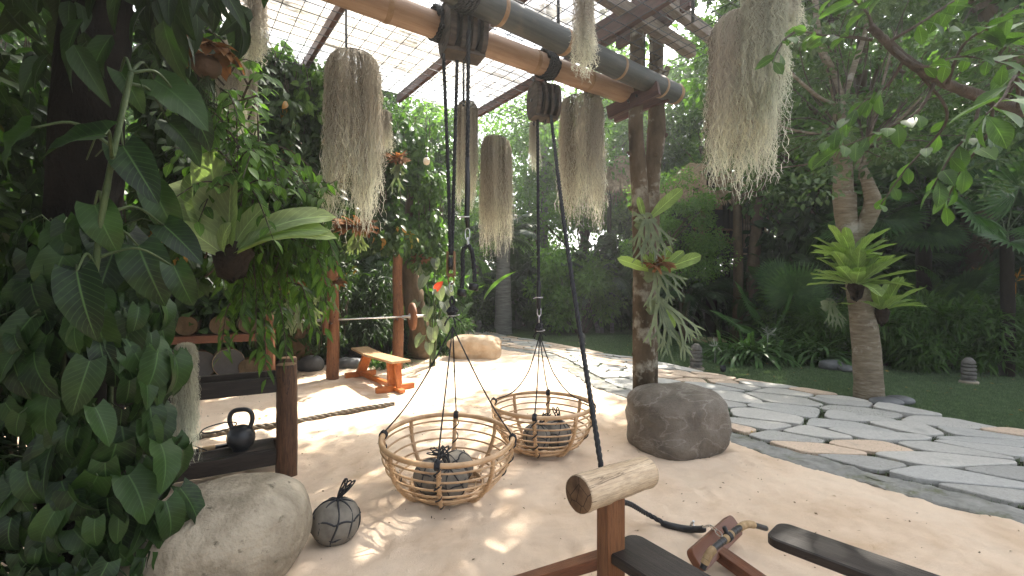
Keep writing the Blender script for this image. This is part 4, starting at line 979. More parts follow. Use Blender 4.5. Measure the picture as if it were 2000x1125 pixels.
basket(c2, .47, .42, rz1-.2, (R(0), R(0)), 8, (.14, .28, .42, .56, .70, .82), 'far rattan basket holding two netted stone balls, behind the near basket', K2, ((rz1-.2, .03), (rz1-.2+math.pi/2, .1), (rz1-.2+math.pi, .03), (rz1-.2-math.pi/2, .1)), 0)
ball_copy((-.63, 3.30, .065), .92, 1.1, 'netted stone ball on the left inside the near basket', .3)
ball_copy((-.43, 3.26, .065), .88, 2.4, 'netted stone ball in the front middle inside the near basket', -.25)
ball_copy((-.34, 3.53, .065), .95, 4.0, 'netted stone ball lying at the back right inside the near basket', .7)
ball_copy((.20, 4.2, .06), .92, 0.6, 'netted stone ball on the left inside the far basket', .2)
ball_copy((.40, 4.3, .06), .95, 3.3, 'netted stone ball on the right inside the far basket', -.2)
def knot_thing(c, r, label, hook=None, drop=.12):
    o = thing('rope_knot', c, label, 'knot', 'rope knots above the baskets'); mb = MB(); g_ = np.random.default_rng(int(r*1e4))
    for i in range(7):
        a = np.linspace(0, 2*math.pi, 24); n = unit(g_.normal(size=3)*[1, 1, .5]); x = unit(np.cross(n, [0.1, .2, 1])); y = np.cross(n, x)
        tube(mb, np.outer(np.cos(a)*r, x)+np.outer(np.sin(a)*r*1.2, y)+g_.normal(0, r*.25, 3), r*.3, 6, False)
    for sx in (-1, 1): tube(mb, [(0, 0, r), (sx*r*.6, 0, r*2.6), (0, 0, r*4.2)], r*.35, 7)
    for i in range(5): 
        a = i*1.3; tube(mb, [(0, 0, -r), (math.cos(a)*r*1.6, math.sin(a)*r*1.6, -r*2.2), (math.cos(a)*r*2.6, math.sin(a)*r*2, -r*(3+i*.3))], r*.2, 6)
    mb.build('knot', M['black_rope'], o)
    mb = MB(); a = np.linspace(0, 2*math.pi, 24); tube(mb, np.column_stack([np.cos(a)*r*.95, np.sin(a)*r*.95, a*0-r*1.2]), .004, 6, False); tube(mb, [(r, 0, -r*1.2), (r*2, -r*.3, -r*.9)], .006, 6); mb.build('clamp', M['steel'], o); return o
knot_thing(at(883, 608, 3.45), .028, 'black rope knot with steel clamp above the near basket')
knot_thing(at(1053, 640, 4.26), .026, 'black rope knot with steel clamp above the far basket')
hr = thing('hanging_rope', at(1051, 400, 4.25), 'left black rope under the smaller pulley, sleeved and clipped to the far basket', 'rope'); oh = np.array(hr.location)
mb = MB(); rope(mb, [at(1050, 228, 4.25)-oh, at(1052, 555, 4.25)-oh], .0155); mb.build('rope', M['black_rope'], hr)
mb = MB(); tube(mb, np.array([at(1052, 548, 4.25), at(1052, 552, 4.25), at(1052, 600, 4.25), at(1053, 606, 4.25)])-oh, [.016, .02, .02, .012], 12); mb.build('sleeve', M['rubber'], hr)
mb = MB(); a = np.linspace(0, 2*math.pi, 24); c = at(1052, 581, 4.25)-oh; tube(mb, np.column_stack([np.cos(a)*.025, np.sin(a)*.025, a*0])+c, .005, 6, False); tube(mb, [c+np.array([.02, 0, 0]), c+np.array([.035, -.02, 0])], .008, 6); tube(mb, [c+np.array([-.02, 0, 0]), c+np.array([-.05, -.01, -.01])], .005, 6); mb.build('clamp', M['steel'], hr)
mb = MB(); link(mb, at(1053, 609, 4.25)-oh, .018, .04, .005, .2); link(mb, at(1053, 624, 4.25)-oh, .012, .03, .0045, 1.4); mb.build('carabiner', M['steel'], hr)
line('hanging_rope', [at(1076, 225, 4.2), at(1108, 480, 3.2), at(1188, 1000, 2.28)], .0155, 'long black rope slanting from the smaller pulley down behind the log', n=420)
line('hanging_rope', [at(907, 20, 3.46), at(907, -60, 3.46)], .014, 'short black rope rising above the large pulley at the top edge')

# ---------------------------------------------------------------- storage rack with kettlebell
rk = thing('weight_rack', (-1.9, 3.7, 0), 'low wooden rack with round brown posts, a rail and a shelf behind the smooth boulder', 'rack'); ok_ = np.array(rk.location)
def rpost(x, y, h, r, nm='post'):
    mb = MB(); trunk_mesh(mb, np.array([[x, y, -.1], [x+.006, y, h*.5], [x, y, h]])-ok_, [r*1.06, r*1.02, r], x*9, 24, 30, .035); o = mb.build(nm, M['bark_post'], rk)
    mb = MB(); lathe(mb, [(0, .008), (r*.93, .006), (r*.99, -.003)], 24, np.array([x, y, h])-ok_); mb.build('post_top', M['grain'], o); return o
pA = gp(553, 938); dr = unit(np.array([.56, .33, 0])); pn = np.array([-dr[1], dr[0], 0])
pf = np.array([pA[0], 3.72, 0]); pb = pf+pn*.34+dr*.04
rpost(pf[0], pf[1], .925, .078); rpost(pb[0], pb[1], .93, .07)
pf2 = pf-dr*2.3; pb2 = pf2+pn*.34
rpost(pf2[0], pf2[1], .9, .075); rpost(pb2[0], pb2[1], .9, .07)
def bd(a, b, wd, ht, m, nm='board', par=rk, oo=ok_):
    mb = MB(); mb.smooth = False; beam(mb, np.array(a)-oo, np.array(b)-oo, wd, ht); return mb.build(nm, M[m], par, bevel=.005)
zz = lambda p, z: np.array([p[0], p[1], z])
bd(zz(pf-dr*2.2, .77), zz(pf-dr*.05, .77), .05, .12, 'wood_dark', 'rail')
bd(zz(pb-dr*2.3, .77), zz(pb-dr*.05, .77), .045, .12, 'wood_dark', 'rail')
bd(zz(pf-dr*2.2, .185), zz(pf-dr*.05, .185), .05, .12, 'wood_dark', 'rail')
bd(zz(pb-dr*2.3, .185), zz(pb-dr*.05, .185), .045, .11, 'wood_dark', 'rail')
bd(zz((pf+pb)/2-dr*2.2, .235), zz((pf+pb)/2-dr*.1, .235), .27, .02, 'wood_dark', 'shelf')
# kettlebell
kc = (pf+pb)/2-dr*.34; kb = thing('kettlebell', (kc[0]+.02, kc[1]-.03, .245), 'black cast-iron kettlebell standing on the rack shelf', 'kettlebell', rz=.25)
mb = MB(); r = .103
t = np.linspace(0, math.pi, 26); P = [(0, .0)]+[(.06, 0)]+[(r*math.sin(x), r*.96-r*math.cos(x)) for x in t if r*.96-r*math.cos(x) > .006 and x < 2.95]+[(0, r*1.93)]
lathe(mb, P, 36); mb.build('body', M['iron'], kb)
mb = MB(); H = smooth_path([(-.062, 0, .17), (-.082, 0, .235), (-.075, 0, .29), (-.045, 0, .318), (0, 0, .324), (.045, 0, .318), (.075, 0, .29), (.082, 0, .235), (.062, 0, .17)], 50)
tube(mb, H, .0175, 14); mb.build('handle', M['iron'], kb)
b_ = ball_copy((pf-dr*.86+pn*.14+np.array([0, 0, .245])).tolist(), .95, 2.2, 'netted stone ball on the rack shelf half behind the hanging moss', .1)
mc = thing('short_mace', zz(pf-dr*.55+pn*.2, .275), 'short bar bound with cord lying on the shelf behind the kettlebell', 'bar', rz=math.atan2(dr[1], dr[0])+.15)
mb = MB(); tube(mb, [(-.28, 0, 0), (.28, 0, 0)], .016, 12); mb.build('bar', M['rubber'], mc)
for x in (-.2, 0, .2):
    mb = MB(); [lathe(mb, [(.016, -.003), (.022, 0), (.016, .003)], 12, (x+e, 0, 0), roty(math.pi/2)) for e in np.linspace(-.05, .05, 16)]; mb.build('binding', M['sisal'], mc)
mb = MB(); a = np.linspace(0, 2*math.pi, 30); c = at(428, 835, 3.2)
tube(mb, c+np.column_stack([np.cos(a)*.12, np.sin(a)*.05, .018*np.sin(a*1.0)+.02*np.cos(a)]), .0045, 6, False); tube(mb, [c+np.array([-.12, 0, -.02]), c+np.array([-.2, 0, -.12]), c+np.array([-.12, .05, -.18])], .0045, 6); o = mb.build('cord_loop', M['black_rope'], None, c); tag(o, 'thin black cord loop standing up from the ball on the rack shelf', 'cord')
# battle rope on the sand
pts = []
for u, v in ((330, 868), (400, 852), (480, 838), (560, 828), (640, 812), (710, 800), (770, 790)):
    p = gp(u, v, .04); pts.append([p[0], p[1], hs_(p[0], p[1])+.02])
o = line('battle_rope', pts, .033, 'thick twisted grey rope lying across the sand behind the rack', mat='jute', n=340)

# far rack with drums
fr = thing('drum_rack', (-4.4, 6.7, 0), 'two-tier red-brown rack of drum weights in the shade on the left', 'rack'); of = np.array(fr.location)
fa, fb = np.array([-5.5, 6.15, 0]), np.array([-3.72, 7.0, 0]); fd = unit(fb-fa); fn = np.array([-fd[1], fd[0], 0])
for z in (.16, .80):
    for k in (0, .42): bd(zz(fa+fn*k, z), zz(fb+fn*k, z), .05, .11, 'wood_red', 'rail', fr, of)
    bd(zz(fa+fn*.21, z+.05), zz(fb+fn*.21, z+.05), .36, .02, 'wood_red', 'shelf', fr, of)
for p in (fb, fb+fn*.42, fa, fa+fn*.42):
    mb = MB(); trunk_mesh(mb, np.array([[p[0], p[1], -.1], [p[0], p[1], 1.15]])-of, [.065, .06], p[0], 16, 20, .03); mb.build('post', M['rust_post'], fr)
def drum(p, r, L_, ang, m, mf, label, g_='drum weights on the far rack'):
    o = thing('drum_weight', p, label, 'drum weight', g_, ang); q = rotx(math.pi/2)
    mb = MB(); lathe(mb, [(r*.96, -L_/2), (r, -L_/2+.01), (r*.97, -L_/2+.03), (r*.97, L_/2-.03), (r, L_/2-.01), (r*.96, L_/2)], 28, (0, 0, 0), q); mb.build('drum_side', M[m], o)
    mb = MB(); lathe(mb, [(0, -L_/2+.008), (r*.93, -L_/2+.006), (r*.965, -L_/2)], 28, (0, 0, 0), q); mb.build('drum_face', M[mf], o)
    mb = MB(); lathe(mb, [(0, L_/2-.008), (r*.965, L_/2)], 28, (0, 0, 0), q); mb.build('drum_face', M[mf], o); return o
ab_ = math.atan2(fd[1], fd[0])
for i, (k, up, r, m, mf, lb) in enumerate(((.3, 0, .175, 'iron', 'iron', 'black drum weight at the left of the lower tier'), (.72, 0, .175, 'iron', 'iron', 'black drum weight second from the left, lower tier'),
      (1.12, 0, .165, 'hut_wood', 'iron', 'large black-faced drum weight, lower tier, largest in view'), (1.5, 0, .17, 'stick', 'iron', 'big dark drum weight with pale rim, lower tier'),
      (1.80, .0, .10, 'hut_wood', 'bark_brown', 'small brown drum weight right of the big dark one'), (2.02, 0, .10, 'hut_wood', 'bark_brown', 'small brown drum weight at the right end of the lower tier'),
      (.25, .64, .12, 'bark_brown', 'bark_brown', 'brown log weight at the left of the upper tier'), (.6, .64, .12, 'bark_brown', 'bark_brown', 'brown log weight second on the upper tier'),
      (.98, .64, .115, 'bark_brown', 'bark_brown', 'brown log weight in the middle of the upper tier'), (1.4, .64, .11, 'bark_brown', 'bark_brown', 'brown log weight second from right on the upper tier'), (1.78, .64, .11, 'bark_brown', 'bark_brown', 'brown log weight at the right end of the upper tier'))):
    r *= 1.25; p = fa+fd*k*.93+fn*.16; drum((p[0], p[1], .222+up+r), r, .30, ab_+random.uniform(-.15, .25), m, mf, lb)

# ---------------------------------------------------------------- barbell on posts
def simple_post(p, h, r, label, mat='rust_post', knot=True):
    o = thing('round_post', (p[0], p[1], 0), label, 'post', 'red-brown posts of the barbell stand'); mb = MB()
    P = np.array([[0, 0, -.1], [.02, 0, h*.4], [0, .01, h*.7], [.015, 0, h]]); trunk_mesh(mb, P, [r*1.1, r, r*.92, r*.85], p[0]*5, 18, 50, .05); knots(mb, smooth_path(P, 50), [(.2, 3.9, .016), (.35, 5.3, .02), (.5, 4.3, .018), (.62, 5.5, .015)])
    mb.build('trunk', M[mat], o)
    mb = MB()
    for s_ in (-1, 1): tube(mb, smooth_path([(s_*.03, -r*.7, .97), (s_*.035, -r*1.6, .95), (s_*.035, -r*1.9, 1.0)], 10), .01, 6)
    mb.build('bar_hook', M['iron'], o); return o
PP1 = gp(649, 741); PP2 = gp(776, 722)
simple_post(PP1, 2.5, .095, 'left red-brown post that carries the barbell'); simple_post(PP2, 2.4, .098, 'right red-brown post that carries the barbell')
b1, b2 = at(572, 628, 7.42), at(830, 617, 8.35); bc = (b1+b2)/2
# run the bar just in front of the posts
bb = thing('barbell', bc, 'steel barbell with two wooden disc plates resting on the posts', 'barbell'); bdir = unit(b2-b1); Lb = np.linalg.norm(b2-b1)
mb = MB(); tube(mb, [-bdir*Lb/2, bdir*Lb/2], .014, 12); mb.build('bar', M['steel'], bb)
for s_ in (-1, 1):
    mb = MB(); tube(mb, [bdir*s_*Lb/2, bdir*s_*(Lb/2-.42)], .025, 14); mb.build('sleeve', M['steel'], bb)
    c = bdir*((at(624, 0, 7.6)-bc)@bdir if s_ < 0 else (at(796, 0, 8.2)-bc)@bdir)
    x = unit(np.cross(bdir, [0, 0, 1])); RM = np.stack([x, np.cross(bdir, x), bdir], 1)
    mb = MB(); lathe(mb, [(.026, -.045), (.20, -.045), (.245, -.03), (.25, 0), (.245, .03), (.20, .045), (.026, .045)], 40, c, RM); mb.build('disc_plate', M['rust_post'] if s_ > 0 else M['wood_red'], bb)
    mb = MB(); lathe(mb, [(.026, -.06), (.06, -.06), (.06, .06), (.026, .06)], 20, c, RM); mb.build('collar', M['steel'], bb)

# ---------------------------------------------------------------- orange bench at the back
bn = thing('weight_bench', (-1.95, 7.4, 0), 'orange wooden bench with a pale jointed top under the barbell', 'bench'); on_ = np.array(bn.location)
def P_(u, v, z): p = on(u, v, z); return p
e1, e2, e3 = on(714, 686, .50), on(752, 700, .50), on(788, 703, .46)
hx = gp(690, 733, .03); hy = gp(765, 765, .03); hx = hx*1.0
ax = unit(np.array([hy[0]-hx[0], hy[1]-hx[1], 0])); nx_ = np.array([-ax[1], ax[0], 0])
c0 = np.array([hx[0]+.05, hx[1]+.1, 0]); Lq = np.linalg.norm(hy[:2]-hx[:2])
def bb_(a, b, wd, ht, m, nm): return bd(a, b, wd, ht, m, nm, bn, on_)
f1 = c0+ax*.12; f2 = c0+ax*(Lq-.05)
bb_(zz(f1-nx_*.27, .055), zz(f1+nx_*.27, .055), .07, .09, 'wood_bench', 'foot'); bb_(zz(f2-nx_*.30, .055), zz(f2+nx_*.30, .055), .07, .09, 'wood_bench', 'foot')
bb_(zz(f1+ax*.04, .07), zz(f2-ax*.04, .07), .07, .07, 'wood_bench', 'stretcher')
bb_(zz(f2, .055), zz(f2+ax*.25, .045), .09, .05, 'wood_bench', 'foot')
bb_(zz(f1+ax*.02, .09), zz(f1+ax*.32, .42), .17, .05, 'wood_bench', 'leg')
bb_(zz(f2-ax*.02, .09), zz(f2-ax*.06, .44), .22, .05, 'wood_bench', 'leg'); bb_(zz(f2+ax*.12, .07), zz(f2+ax*.0, .42), .07, .05, 'wood_bench', 'brace')
bb_(zz(f1-ax*.05, .50), zz(f1+ax*.52, .46), .30, .035, 'wood_bench_top', 'backrest'); bb_(zz(f1+ax*.54, .455), zz(f2+ax*.20, .47), .30, .035, 'wood_bench_top', 'seat')
bb_(zz(f1, .455), zz(f2+ax*.1, .425), .05, .04, 'wood_bench', 'rail')

# ---------------------------------------------------------------- foreground machine with log handle
lg = thing('log_bench', (.5, 2.0, 0), 'wooden chest bench with a pale cross log on a brown post and a dark plank', 'bench'); ol = np.array(lg.location)
L0, L1 = at(1130, 966, 1.80), at(1262, 922, 2.06)
mb = MB(); trunk_mesh(mb, np.array([L0, (L0+L1)/2+np.array([0, 0, .003]), L1])-ol, [.073, .071, .068], 4, 36, 40, .03); mb.build('log', M['log_pale'], lg)
dL = unit(L1-L0); x = unit(np.cross(dL, [0, 0, 1])); RM = np.stack([x, np.cross(x, dL)*-1, dL], 1)
mb = MB(); lathe(mb, [(0, -.006), (.066, -.006), (.0715, .001)], 36, L0-ol, RM); mb.build('end_grain', M['log_end'], lg)
mb = MB(); lathe(mb, [(0, .006), (.062, .006), (.0665, -.001)], 36, L1-ol, RM); mb.build('end_grain', M['log_end'], lg)
pc = at(1193, 1000, 1.93)
mb = MB(); mb.smooth = False; r_ = rotz(R(28)); box(mb, np.array([pc[0], pc[1], .33])-ol, (.095, .075, .70), r_); mb.build('post', M['wood_post'], lg, bevel=.006)
def plank(mbname, c_in, axis, L_, wd, th, z, mat, par, oo, corner=.05, groove=True):
    """round-cornered board starting at c_in running along axis"""
    ax_ = unit(axis); n_ = np.array([-ax_[1], ax_[0], 0]); pts = []
    def arc(cx, cy, a0, a1): return [(cx+corner*math.cos(a), cy+corner*math.sin(a)) for a in np.linspace(a0, a1, 8)]
    out = arc(corner, wd/2-corner, math.pi/2, math.pi)+arc(corner, -wd/2+corner, math.pi, 1.5*math.pi)+[(L_, -wd/2), (L_, wd/2)]
    out = np.array(out); n = len(out); inner = out.copy(); ctr = np.array([L_/2, 0]); 
    def lvl(off, zz_):
        o_ = out.copy(); o_[:, 1] -= np.sign(o_[:, 1])*off; o_[:, 0] += np.where(o_[:, 0] < L_/2, off, -off); return np.column_stack([c_in[0]+o_[:, 0]*ax_[0]+o_[:, 1]*n_[0], c_in[1]+o_[:, 0]*ax_[1]+o_[:, 1]*n_[1], np.full(n, zz_)])
    v = np.vstack([lvl(.006, z-th), lvl(0, z-th+.006), lvl(0, z-.006), lvl(.006, z)])-oo
    I = np.arange(n); J = (I+1) % n; q = np.vstack([np.stack([k*n+I, k*n+J, (k+1)*n+J, (k+1)*n+I], 1) for k in range(3)])
    mb = MB(); mb.smooth = False; c = v[3*n:].mean(0); c2 = v[:n].mean(0); v = np.vstack([v, c, c2]); uvp = np.column_stack([(v[:, :2]+oo[:2]-c_in[:2])@n_[:2]+c_in[0]*5, (v[:, :2]+oo[:2]-c_in[:2])@ax_[:2], v[:, 2]]); mb.add(v, q, uv=uvp, t= np.vstack([np.stack([np.full(n, 4*n), 3*n+I, 3*n+J], 1), np.stack([np.full(n, 4*n+1), J, I], 1)]))
    o = mb.build(mbname, M[mat], par)
    bm = bmesh.new(); bm.from_mesh(o.data); bmesh.ops.recalc_face_normals(bm, faces=bm.faces[:]); bm.to_mesh(o.data); bm.free(); return o
axp = unit(np.array([.56, -.83, 0]))
sA = (on(1240, 1038, .45)+on(1172, 1068, .45))/2
plank('padless_seat' if False else 'plank', sA, axp, 1.25, .215, .045, .45, 'wood_dark', lg, ol)
nA = np.array([-axp[1], axp[0], 0])
bd(zz(sA+axp*.12, .21), zz(sA+axp*1.1, .21), .08, .06, 'wood_post', 'rail', lg, ol)
bd(zz(sA+axp*1.0, .03), zz(sA+axp*1.0, .41), .09, .07, 'wood_post', 'leg', lg, ol)
f_ = on(1190, 1100, .09); bd(zz(pc-nA*.62-axp*.02, .045), zz(pc+nA*.20-axp*.02, .045), .12, .085, 'wood_red', 'foot', lg, ol)
lo = on(1080, 1125, .10); bd((.40, 1.99, .37), (-.02, 2.24, .08), .11, .045, 'wood_red', 'brace', lg, ol)

rw = thing('rowing_bench', (1.3, 2.1, 0), 'low wooden rowing bench with dark seat plank, red-brown foot board and rail', 'bench'); orw = np.array(rw.location)
sB = (on(1528, 1019, .42)+on(1497, 1046, .42))/2; axb = unit(on(1775, 1125, .42)-sB); axb = unit(np.array([axb[0], axb[1], 0]))
plank('seat', sB-axb*.01, axb, 1.3, .20, .045, .42, 'wood_dark', rw, orw)
g1 = sB+axb*.11; nB = np.array([-axb[1], axb[0], 0])
bd(zz(g1, .03), zz(g1, .375), .09, .075, 'wood_post', 'leg', rw, orw)
bd(zz(g1+axb*.9, .03), zz(g1+axb*.9, .375), .09, .075, 'wood_post', 'leg', rw, orw)
bd(zz(g1-nB*.22, .05), zz(g1+nB*.22, .05), .09, .07, 'wood_red', 'foot', rw, orw)
fbc = on(1398, 1052, .17)
bd(zz(fbc+np.array([.02, .02, 0]), .085), zz(g1, .085), .075, .06, 'wood_red', 'rail', rw, orw)
bd(zz(g1, .085), zz(g1+axb*.9, .085), .075, .06, 'wood_red', 'rail', rw, orw)
# foot board: leaning plate with a rounded outline
fa_, fb_ = on(1352, 1088, .15), on(1432, 1015, .15); fdv = unit(fb_-fa_); Lf = np.linalg.norm(fb_-fa_)
tiltn = unit(np.cross(fdv, [0, 0, 1])); upv = unit(np.array([0, 0, 1])*.75+(-tiltn if tiltn[1] < 0 else tiltn)*.62)
mb = MB(); mb.smooth = False; out = []
for cx, cy, a0 in ((Lf/2-.035, .005, 0), (-Lf/2+.035, .005, math.pi/2), (-Lf/2+.035, -.04, math.pi), (Lf/2-.035, -.04, 1.5*math.pi)):
    out += [(cx+.035*math.cos(a), cy+.035*math.sin(a)) for a in np.linspace(a0, a0+math.pi/2, 7)]
out = np.array(out); n = len(out); fn_ = np.cross(fdv, upv); cF = (fa_+fb_)/2-orw; cF[2] = .14
v = np.vstack([cF+np.outer(out[:, 0], fdv)+np.outer(out[:, 1], upv)+fn_*e for e in (-.022, .022)]); I = np.arange(n); J = (I+1) % n
v = np.vstack([v, v[:n].mean(0), v[n:].mean(0)]); mb.add(v, np.stack([I, J, n+J, n+I], 1), np.vstack([np.stack([np.full(n, 2*n), J, I], 1), np.stack([np.full(n, 2*n+1), n+I, n+J], 1)]))
fb_o = mb.build('foot_board', M['wood_red'], rw, bevel=.005)
bm = bmesh.new(); bm.from_mesh(fb_o.data); bmesh.ops.recalc_face_normals(bm, faces=bm.faces[:]); bm.to_mesh(fb_o.data); bm.free()
bd(zz(fbc+tiltn*.0, .0), zz(fbc, .10), .3, .05, 'wood_red', 'block', rw, orw)
# handle bar
hb = thing('cable_handle', on(1420, 1062, .22), 'curved black handle bar with sisal grips resting on the foot board', 'handle'); ohb = np.array(hb.location)
HP = smooth_path([on(1372, 1112, .17), on(1382, 1088, .22), on(1396, 1070, .235), on(1418, 1052, .235), on(1440, 1034, .225), on(1462, 1024, .20), on(1496, 1032, .13)], 80)-ohb
mb = MB(); tube(mb, HP, .0155, 12)
for s_ in (10, 33, 36, 47, 50, 53): lathe(mb, [(.015, -.008), (.0185, 0), (.015, .008)], 12, HP[s_], np.stack(frames(HP)[1:3]+(frames(HP)[0],), 0)[:, s_].T)
mb.build('bar', M['rubber'], hb)
T3 = frames(HP)
for a, b in ((6, 24), (38, 41), (44, 46), (56, 70)):
    mb = MB()
    for i in np.arange(a, b+.01, .55):
        k = int(i); f = i-k; c = HP[k]*(1-f)+HP[k+1]*f; lathe(mb, [(.0155, -.003), (.0205, 0), (.0155, .003)], 12, c, np.stack([T3[1][k], T3[2][k], T3[0][k]], 1))
    mb.build('grip', M['sisal'], hb)
mb = MB(); c = HP[42]; a = np.linspace(0, 2*math.pi, 20)
for e in (-.012, -.004, .004, .012): tube(mb, c+T3[0][42]*e+np.outer(np.cos(a)*.02, T3[1][42])+np.outer(np.sin(a)*.02, T3[2][42]), .005, 6, False)
tube(mb, [c, c+np.array([-.02, .0, .05])], .012, 8); mb.build('strap', M['rubber'], hb)
# rope along the sand to the handle
sr = thing('ground_rope', (.8, 2.7, 0), 'black rope running over the sand with a rubber sleeve and steel clip to the handle', 'rope'); osr = np.array(sr.location)
def sg(u, v, z=None):
    p = gp(u, v, .045); p = np.array([p[0], p[1], hs_(p[0], p[1])+.017]); return p if z is None else on(u, v, z)
RP = [at(1186, 996, 2.27), sg(1222, 982, .30), sg(1262, 1003, .10), sg(1300, 1020)]
mb = MB(); rope(mb, np.array(RP)-osr, .0155, n=120); mb.build('rope', M['black_rope'], sr)
mb = MB(); tube(mb, smooth_path([sg(1292, 1018), sg(1310, 1024), sg(1340, 1030), sg(1368, 1034, .06), sg(1376, 1032, .08)], 20)-osr, [.016, .019]+[.0205]*16+[.018, .012], 12); mb.build('sleeve', M['rubber'], sr)
mb = MB(); a = np.linspace(0, 2*math.pi, 24); c = sg(1353, 1029, .05)-osr; tube(mb, c+np.column_stack([a*0+.3*.0*a, np.cos(a)*.025, np.sin(a)*.025]), .005, 6, False); tube(mb, [c+np.array([0, 0, .022]), c+np.array([0, -.012, .042])], .008, 6); mb.build('clamp', M['steel'], sr)
mb = MB(); pL = [sg(1374, 1030, .10), sg(1387, 1026, .15), sg(1399, 1036, .20), sg(1409, 1047, .25)]
for i, (a0, a1) in enumerate(zip(pL, pL[1:])):
    a = np.linspace(0, 2*math.pi, 22); d = (a1-a0)/2*1.12; c = (a0+a1)/2-osr; pr = unit(np.cross(d, [0, 0, 1] if i % 2 else [0, 1, .3])); tube(mb, c+np.outer(np.cos(a), d)+np.outer(np.sin(a)*.011, pr), .0036, 6, False)
mb.build('chain_clip', M['steel'], sr)

# ---------------------------------------------------------------- hanging Spanish moss
def moss_mesh(name, mat, Rr, L_, n, seed, ring=True, ragged=.35, curl=.012, lobes=2, width=.0032):
    g_ = np.random.default_rng(seed); m = 46
    a = g_.uniform(0, 2*math.pi, n); rad = Rr*(1-.12*g_.random(n)**2)*(1+.14*vnoise(a*3.2+seed, a*0+seed)) if ring else Rr*np.sqrt(g_.random(n))
    inner = g_.random(n) < .2; rad[inner] *= g_.uniform(.3, .9, inner.sum())
    lob = (.5+.5*np.cos(a*lobes+seed))        # the skirt ends in a few longer tongues
    Ls = L_*(1-ragged*(.45*(1-lob)+.45*g_.random(n)**1.5))*g_.uniform(.82, 1, n)
    t = np.linspace(0, 1, m)
    x0, y0 = rad*np.cos(a), rad*np.sin(a)*.9
    shoulder = np.minimum(1, (t*L_/(Rr*.75)))**.55
    wx = np.cumsum(g_.normal(0, curl*.28, (n, m)), 1); wy = np.cumsum(g_.normal(0, curl*.28, (n, m)), 1)
    ph = g_.uniform(0, 6.28, (n, 1)); fr = g_.uniform(30, 60, (n, 1))
    px = x0[:, None]*(.8+.2*shoulder)*(1-.04*t)+wx*t**.5+curl*.5*np.sin(t*fr+ph)+.25*Rr*.2*lob[:, None]*t
    py = y0[:, None]*(.8+.2*shoulder)*(1-.04*t)+wy*t**.5+curl*.5*np.cos(t*fr*1.1+ph)
    pz = -t[None]*Ls[:, None]+.13*Rr*(np.sqrt(np.maximum(0, 1-(rad/Rr*.98)**2)))[:, None]*2*(1-t)+g_.normal(0, .003, (n, m))
    P = np.stack([px, py, pz], -1)
    wv = rdir(n, g_)[:, None, :]*width*g_.uniform(.5, 1.3, (n, m, 1)); wv = wv+g_.normal(0, width*.3, (n, m, 3))
    v = np.stack([P-wv/2, P+wv/2], 2).reshape(-1, 3)
    b = (np.arange(n)[:, None]*m+np.arange(m-1)[None])*2; q = np.stack([b, b+1, b+3, b+2], -1).reshape(-1, 4)
    uv = np.zeros((len(v), 3)); uv[:, 1] = np.repeat((-pz/L_).ravel(), 2)
    mb = MB(); rn = np.clip(.5+.55*vnoise(a*7+seed, a*0)+g_.normal(0, .18, n), 0, 1); mb.add(v, q, rnd=rn, uv=uv)
    # curly side hairs
    kH = 1 if ring else 3
    Q = np.repeat(P.reshape(-1, 3), kH, 0); keep = g_.random(len(Q)) < .8; Q = Q[keep]; k = len(Q)
    d = rdir(k, g_)*[1, 1, .8]; d[:, 2] -= .25; l = g_.uniform(.012, .03, k)[:, None]; sd_ = np.cross(d, rdir(k, g_))*.0016
    e1 = Q+d*l*.5; e2 = e1+(d+rdir(k, g_)*.9)*l*.5
    v = np.stack([Q-sd_, Q+sd_, e1+sd_*.8, e1-sd_*.8, e2], 1).reshape(-1, 3); I = np.arange(k)*5
    uv = np.zeros((len(v), 3)); uv[:, 1] = np.repeat(-Q[:, 2]/L_+.15, 5)
    mb.add(v, np.stack([I, I+1, I+2, I+3], 1), None, rnd=.5, uv=uv)
    mb.add(v[:0], None, None) if False else None
    mb.t.append(np.stack([I+3, I+2, I+4], 1)+mb.n-len(v)); mb.rt.append(np.full(k, .5))
    return mb.mesh(name, mat)
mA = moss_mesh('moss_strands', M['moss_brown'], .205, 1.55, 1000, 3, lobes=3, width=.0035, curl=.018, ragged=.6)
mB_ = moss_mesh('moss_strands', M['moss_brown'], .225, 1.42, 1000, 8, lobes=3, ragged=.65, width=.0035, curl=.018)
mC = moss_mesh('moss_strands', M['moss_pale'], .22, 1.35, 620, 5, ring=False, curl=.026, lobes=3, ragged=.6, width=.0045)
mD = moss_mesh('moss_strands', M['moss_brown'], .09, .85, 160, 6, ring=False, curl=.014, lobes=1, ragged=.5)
def hoop_mesh():
    mb = MB(); a = np.linspace(0, 2*math.pi, 40); tube(mb, np.column_stack([np.cos(a)*.16, np.sin(a)*.145, .02+0*a]), .004, 6, False)
    for i in range(3):
        an = i*2.1; tube(mb, [(.16*math.cos(an), .145*math.sin(an), .02), (0, 0, .36)], .0018, 5)
    return mb.mesh('hoop', M['mesh_iron'])
HM = hoop_mesh()
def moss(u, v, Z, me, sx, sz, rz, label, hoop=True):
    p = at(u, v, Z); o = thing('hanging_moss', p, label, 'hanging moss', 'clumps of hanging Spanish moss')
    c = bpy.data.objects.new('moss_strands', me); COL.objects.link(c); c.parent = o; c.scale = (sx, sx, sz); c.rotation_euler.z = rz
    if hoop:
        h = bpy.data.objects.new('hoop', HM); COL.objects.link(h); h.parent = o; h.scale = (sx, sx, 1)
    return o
moss(690, 116, 3.8, mA, 1.0, 1.0, .3, 'long grey-brown moss column with pale tips, leftmost of the big ones')
moss(912, 205, 5.9, mA, .66, .95, 2.0, 'narrow moss column partly behind the ropes of the large pulley')
moss(968, 275, 6.0, mB_, .88, 1.14, 1.1, 'sunlit cream moss column between the two groups of ropes')
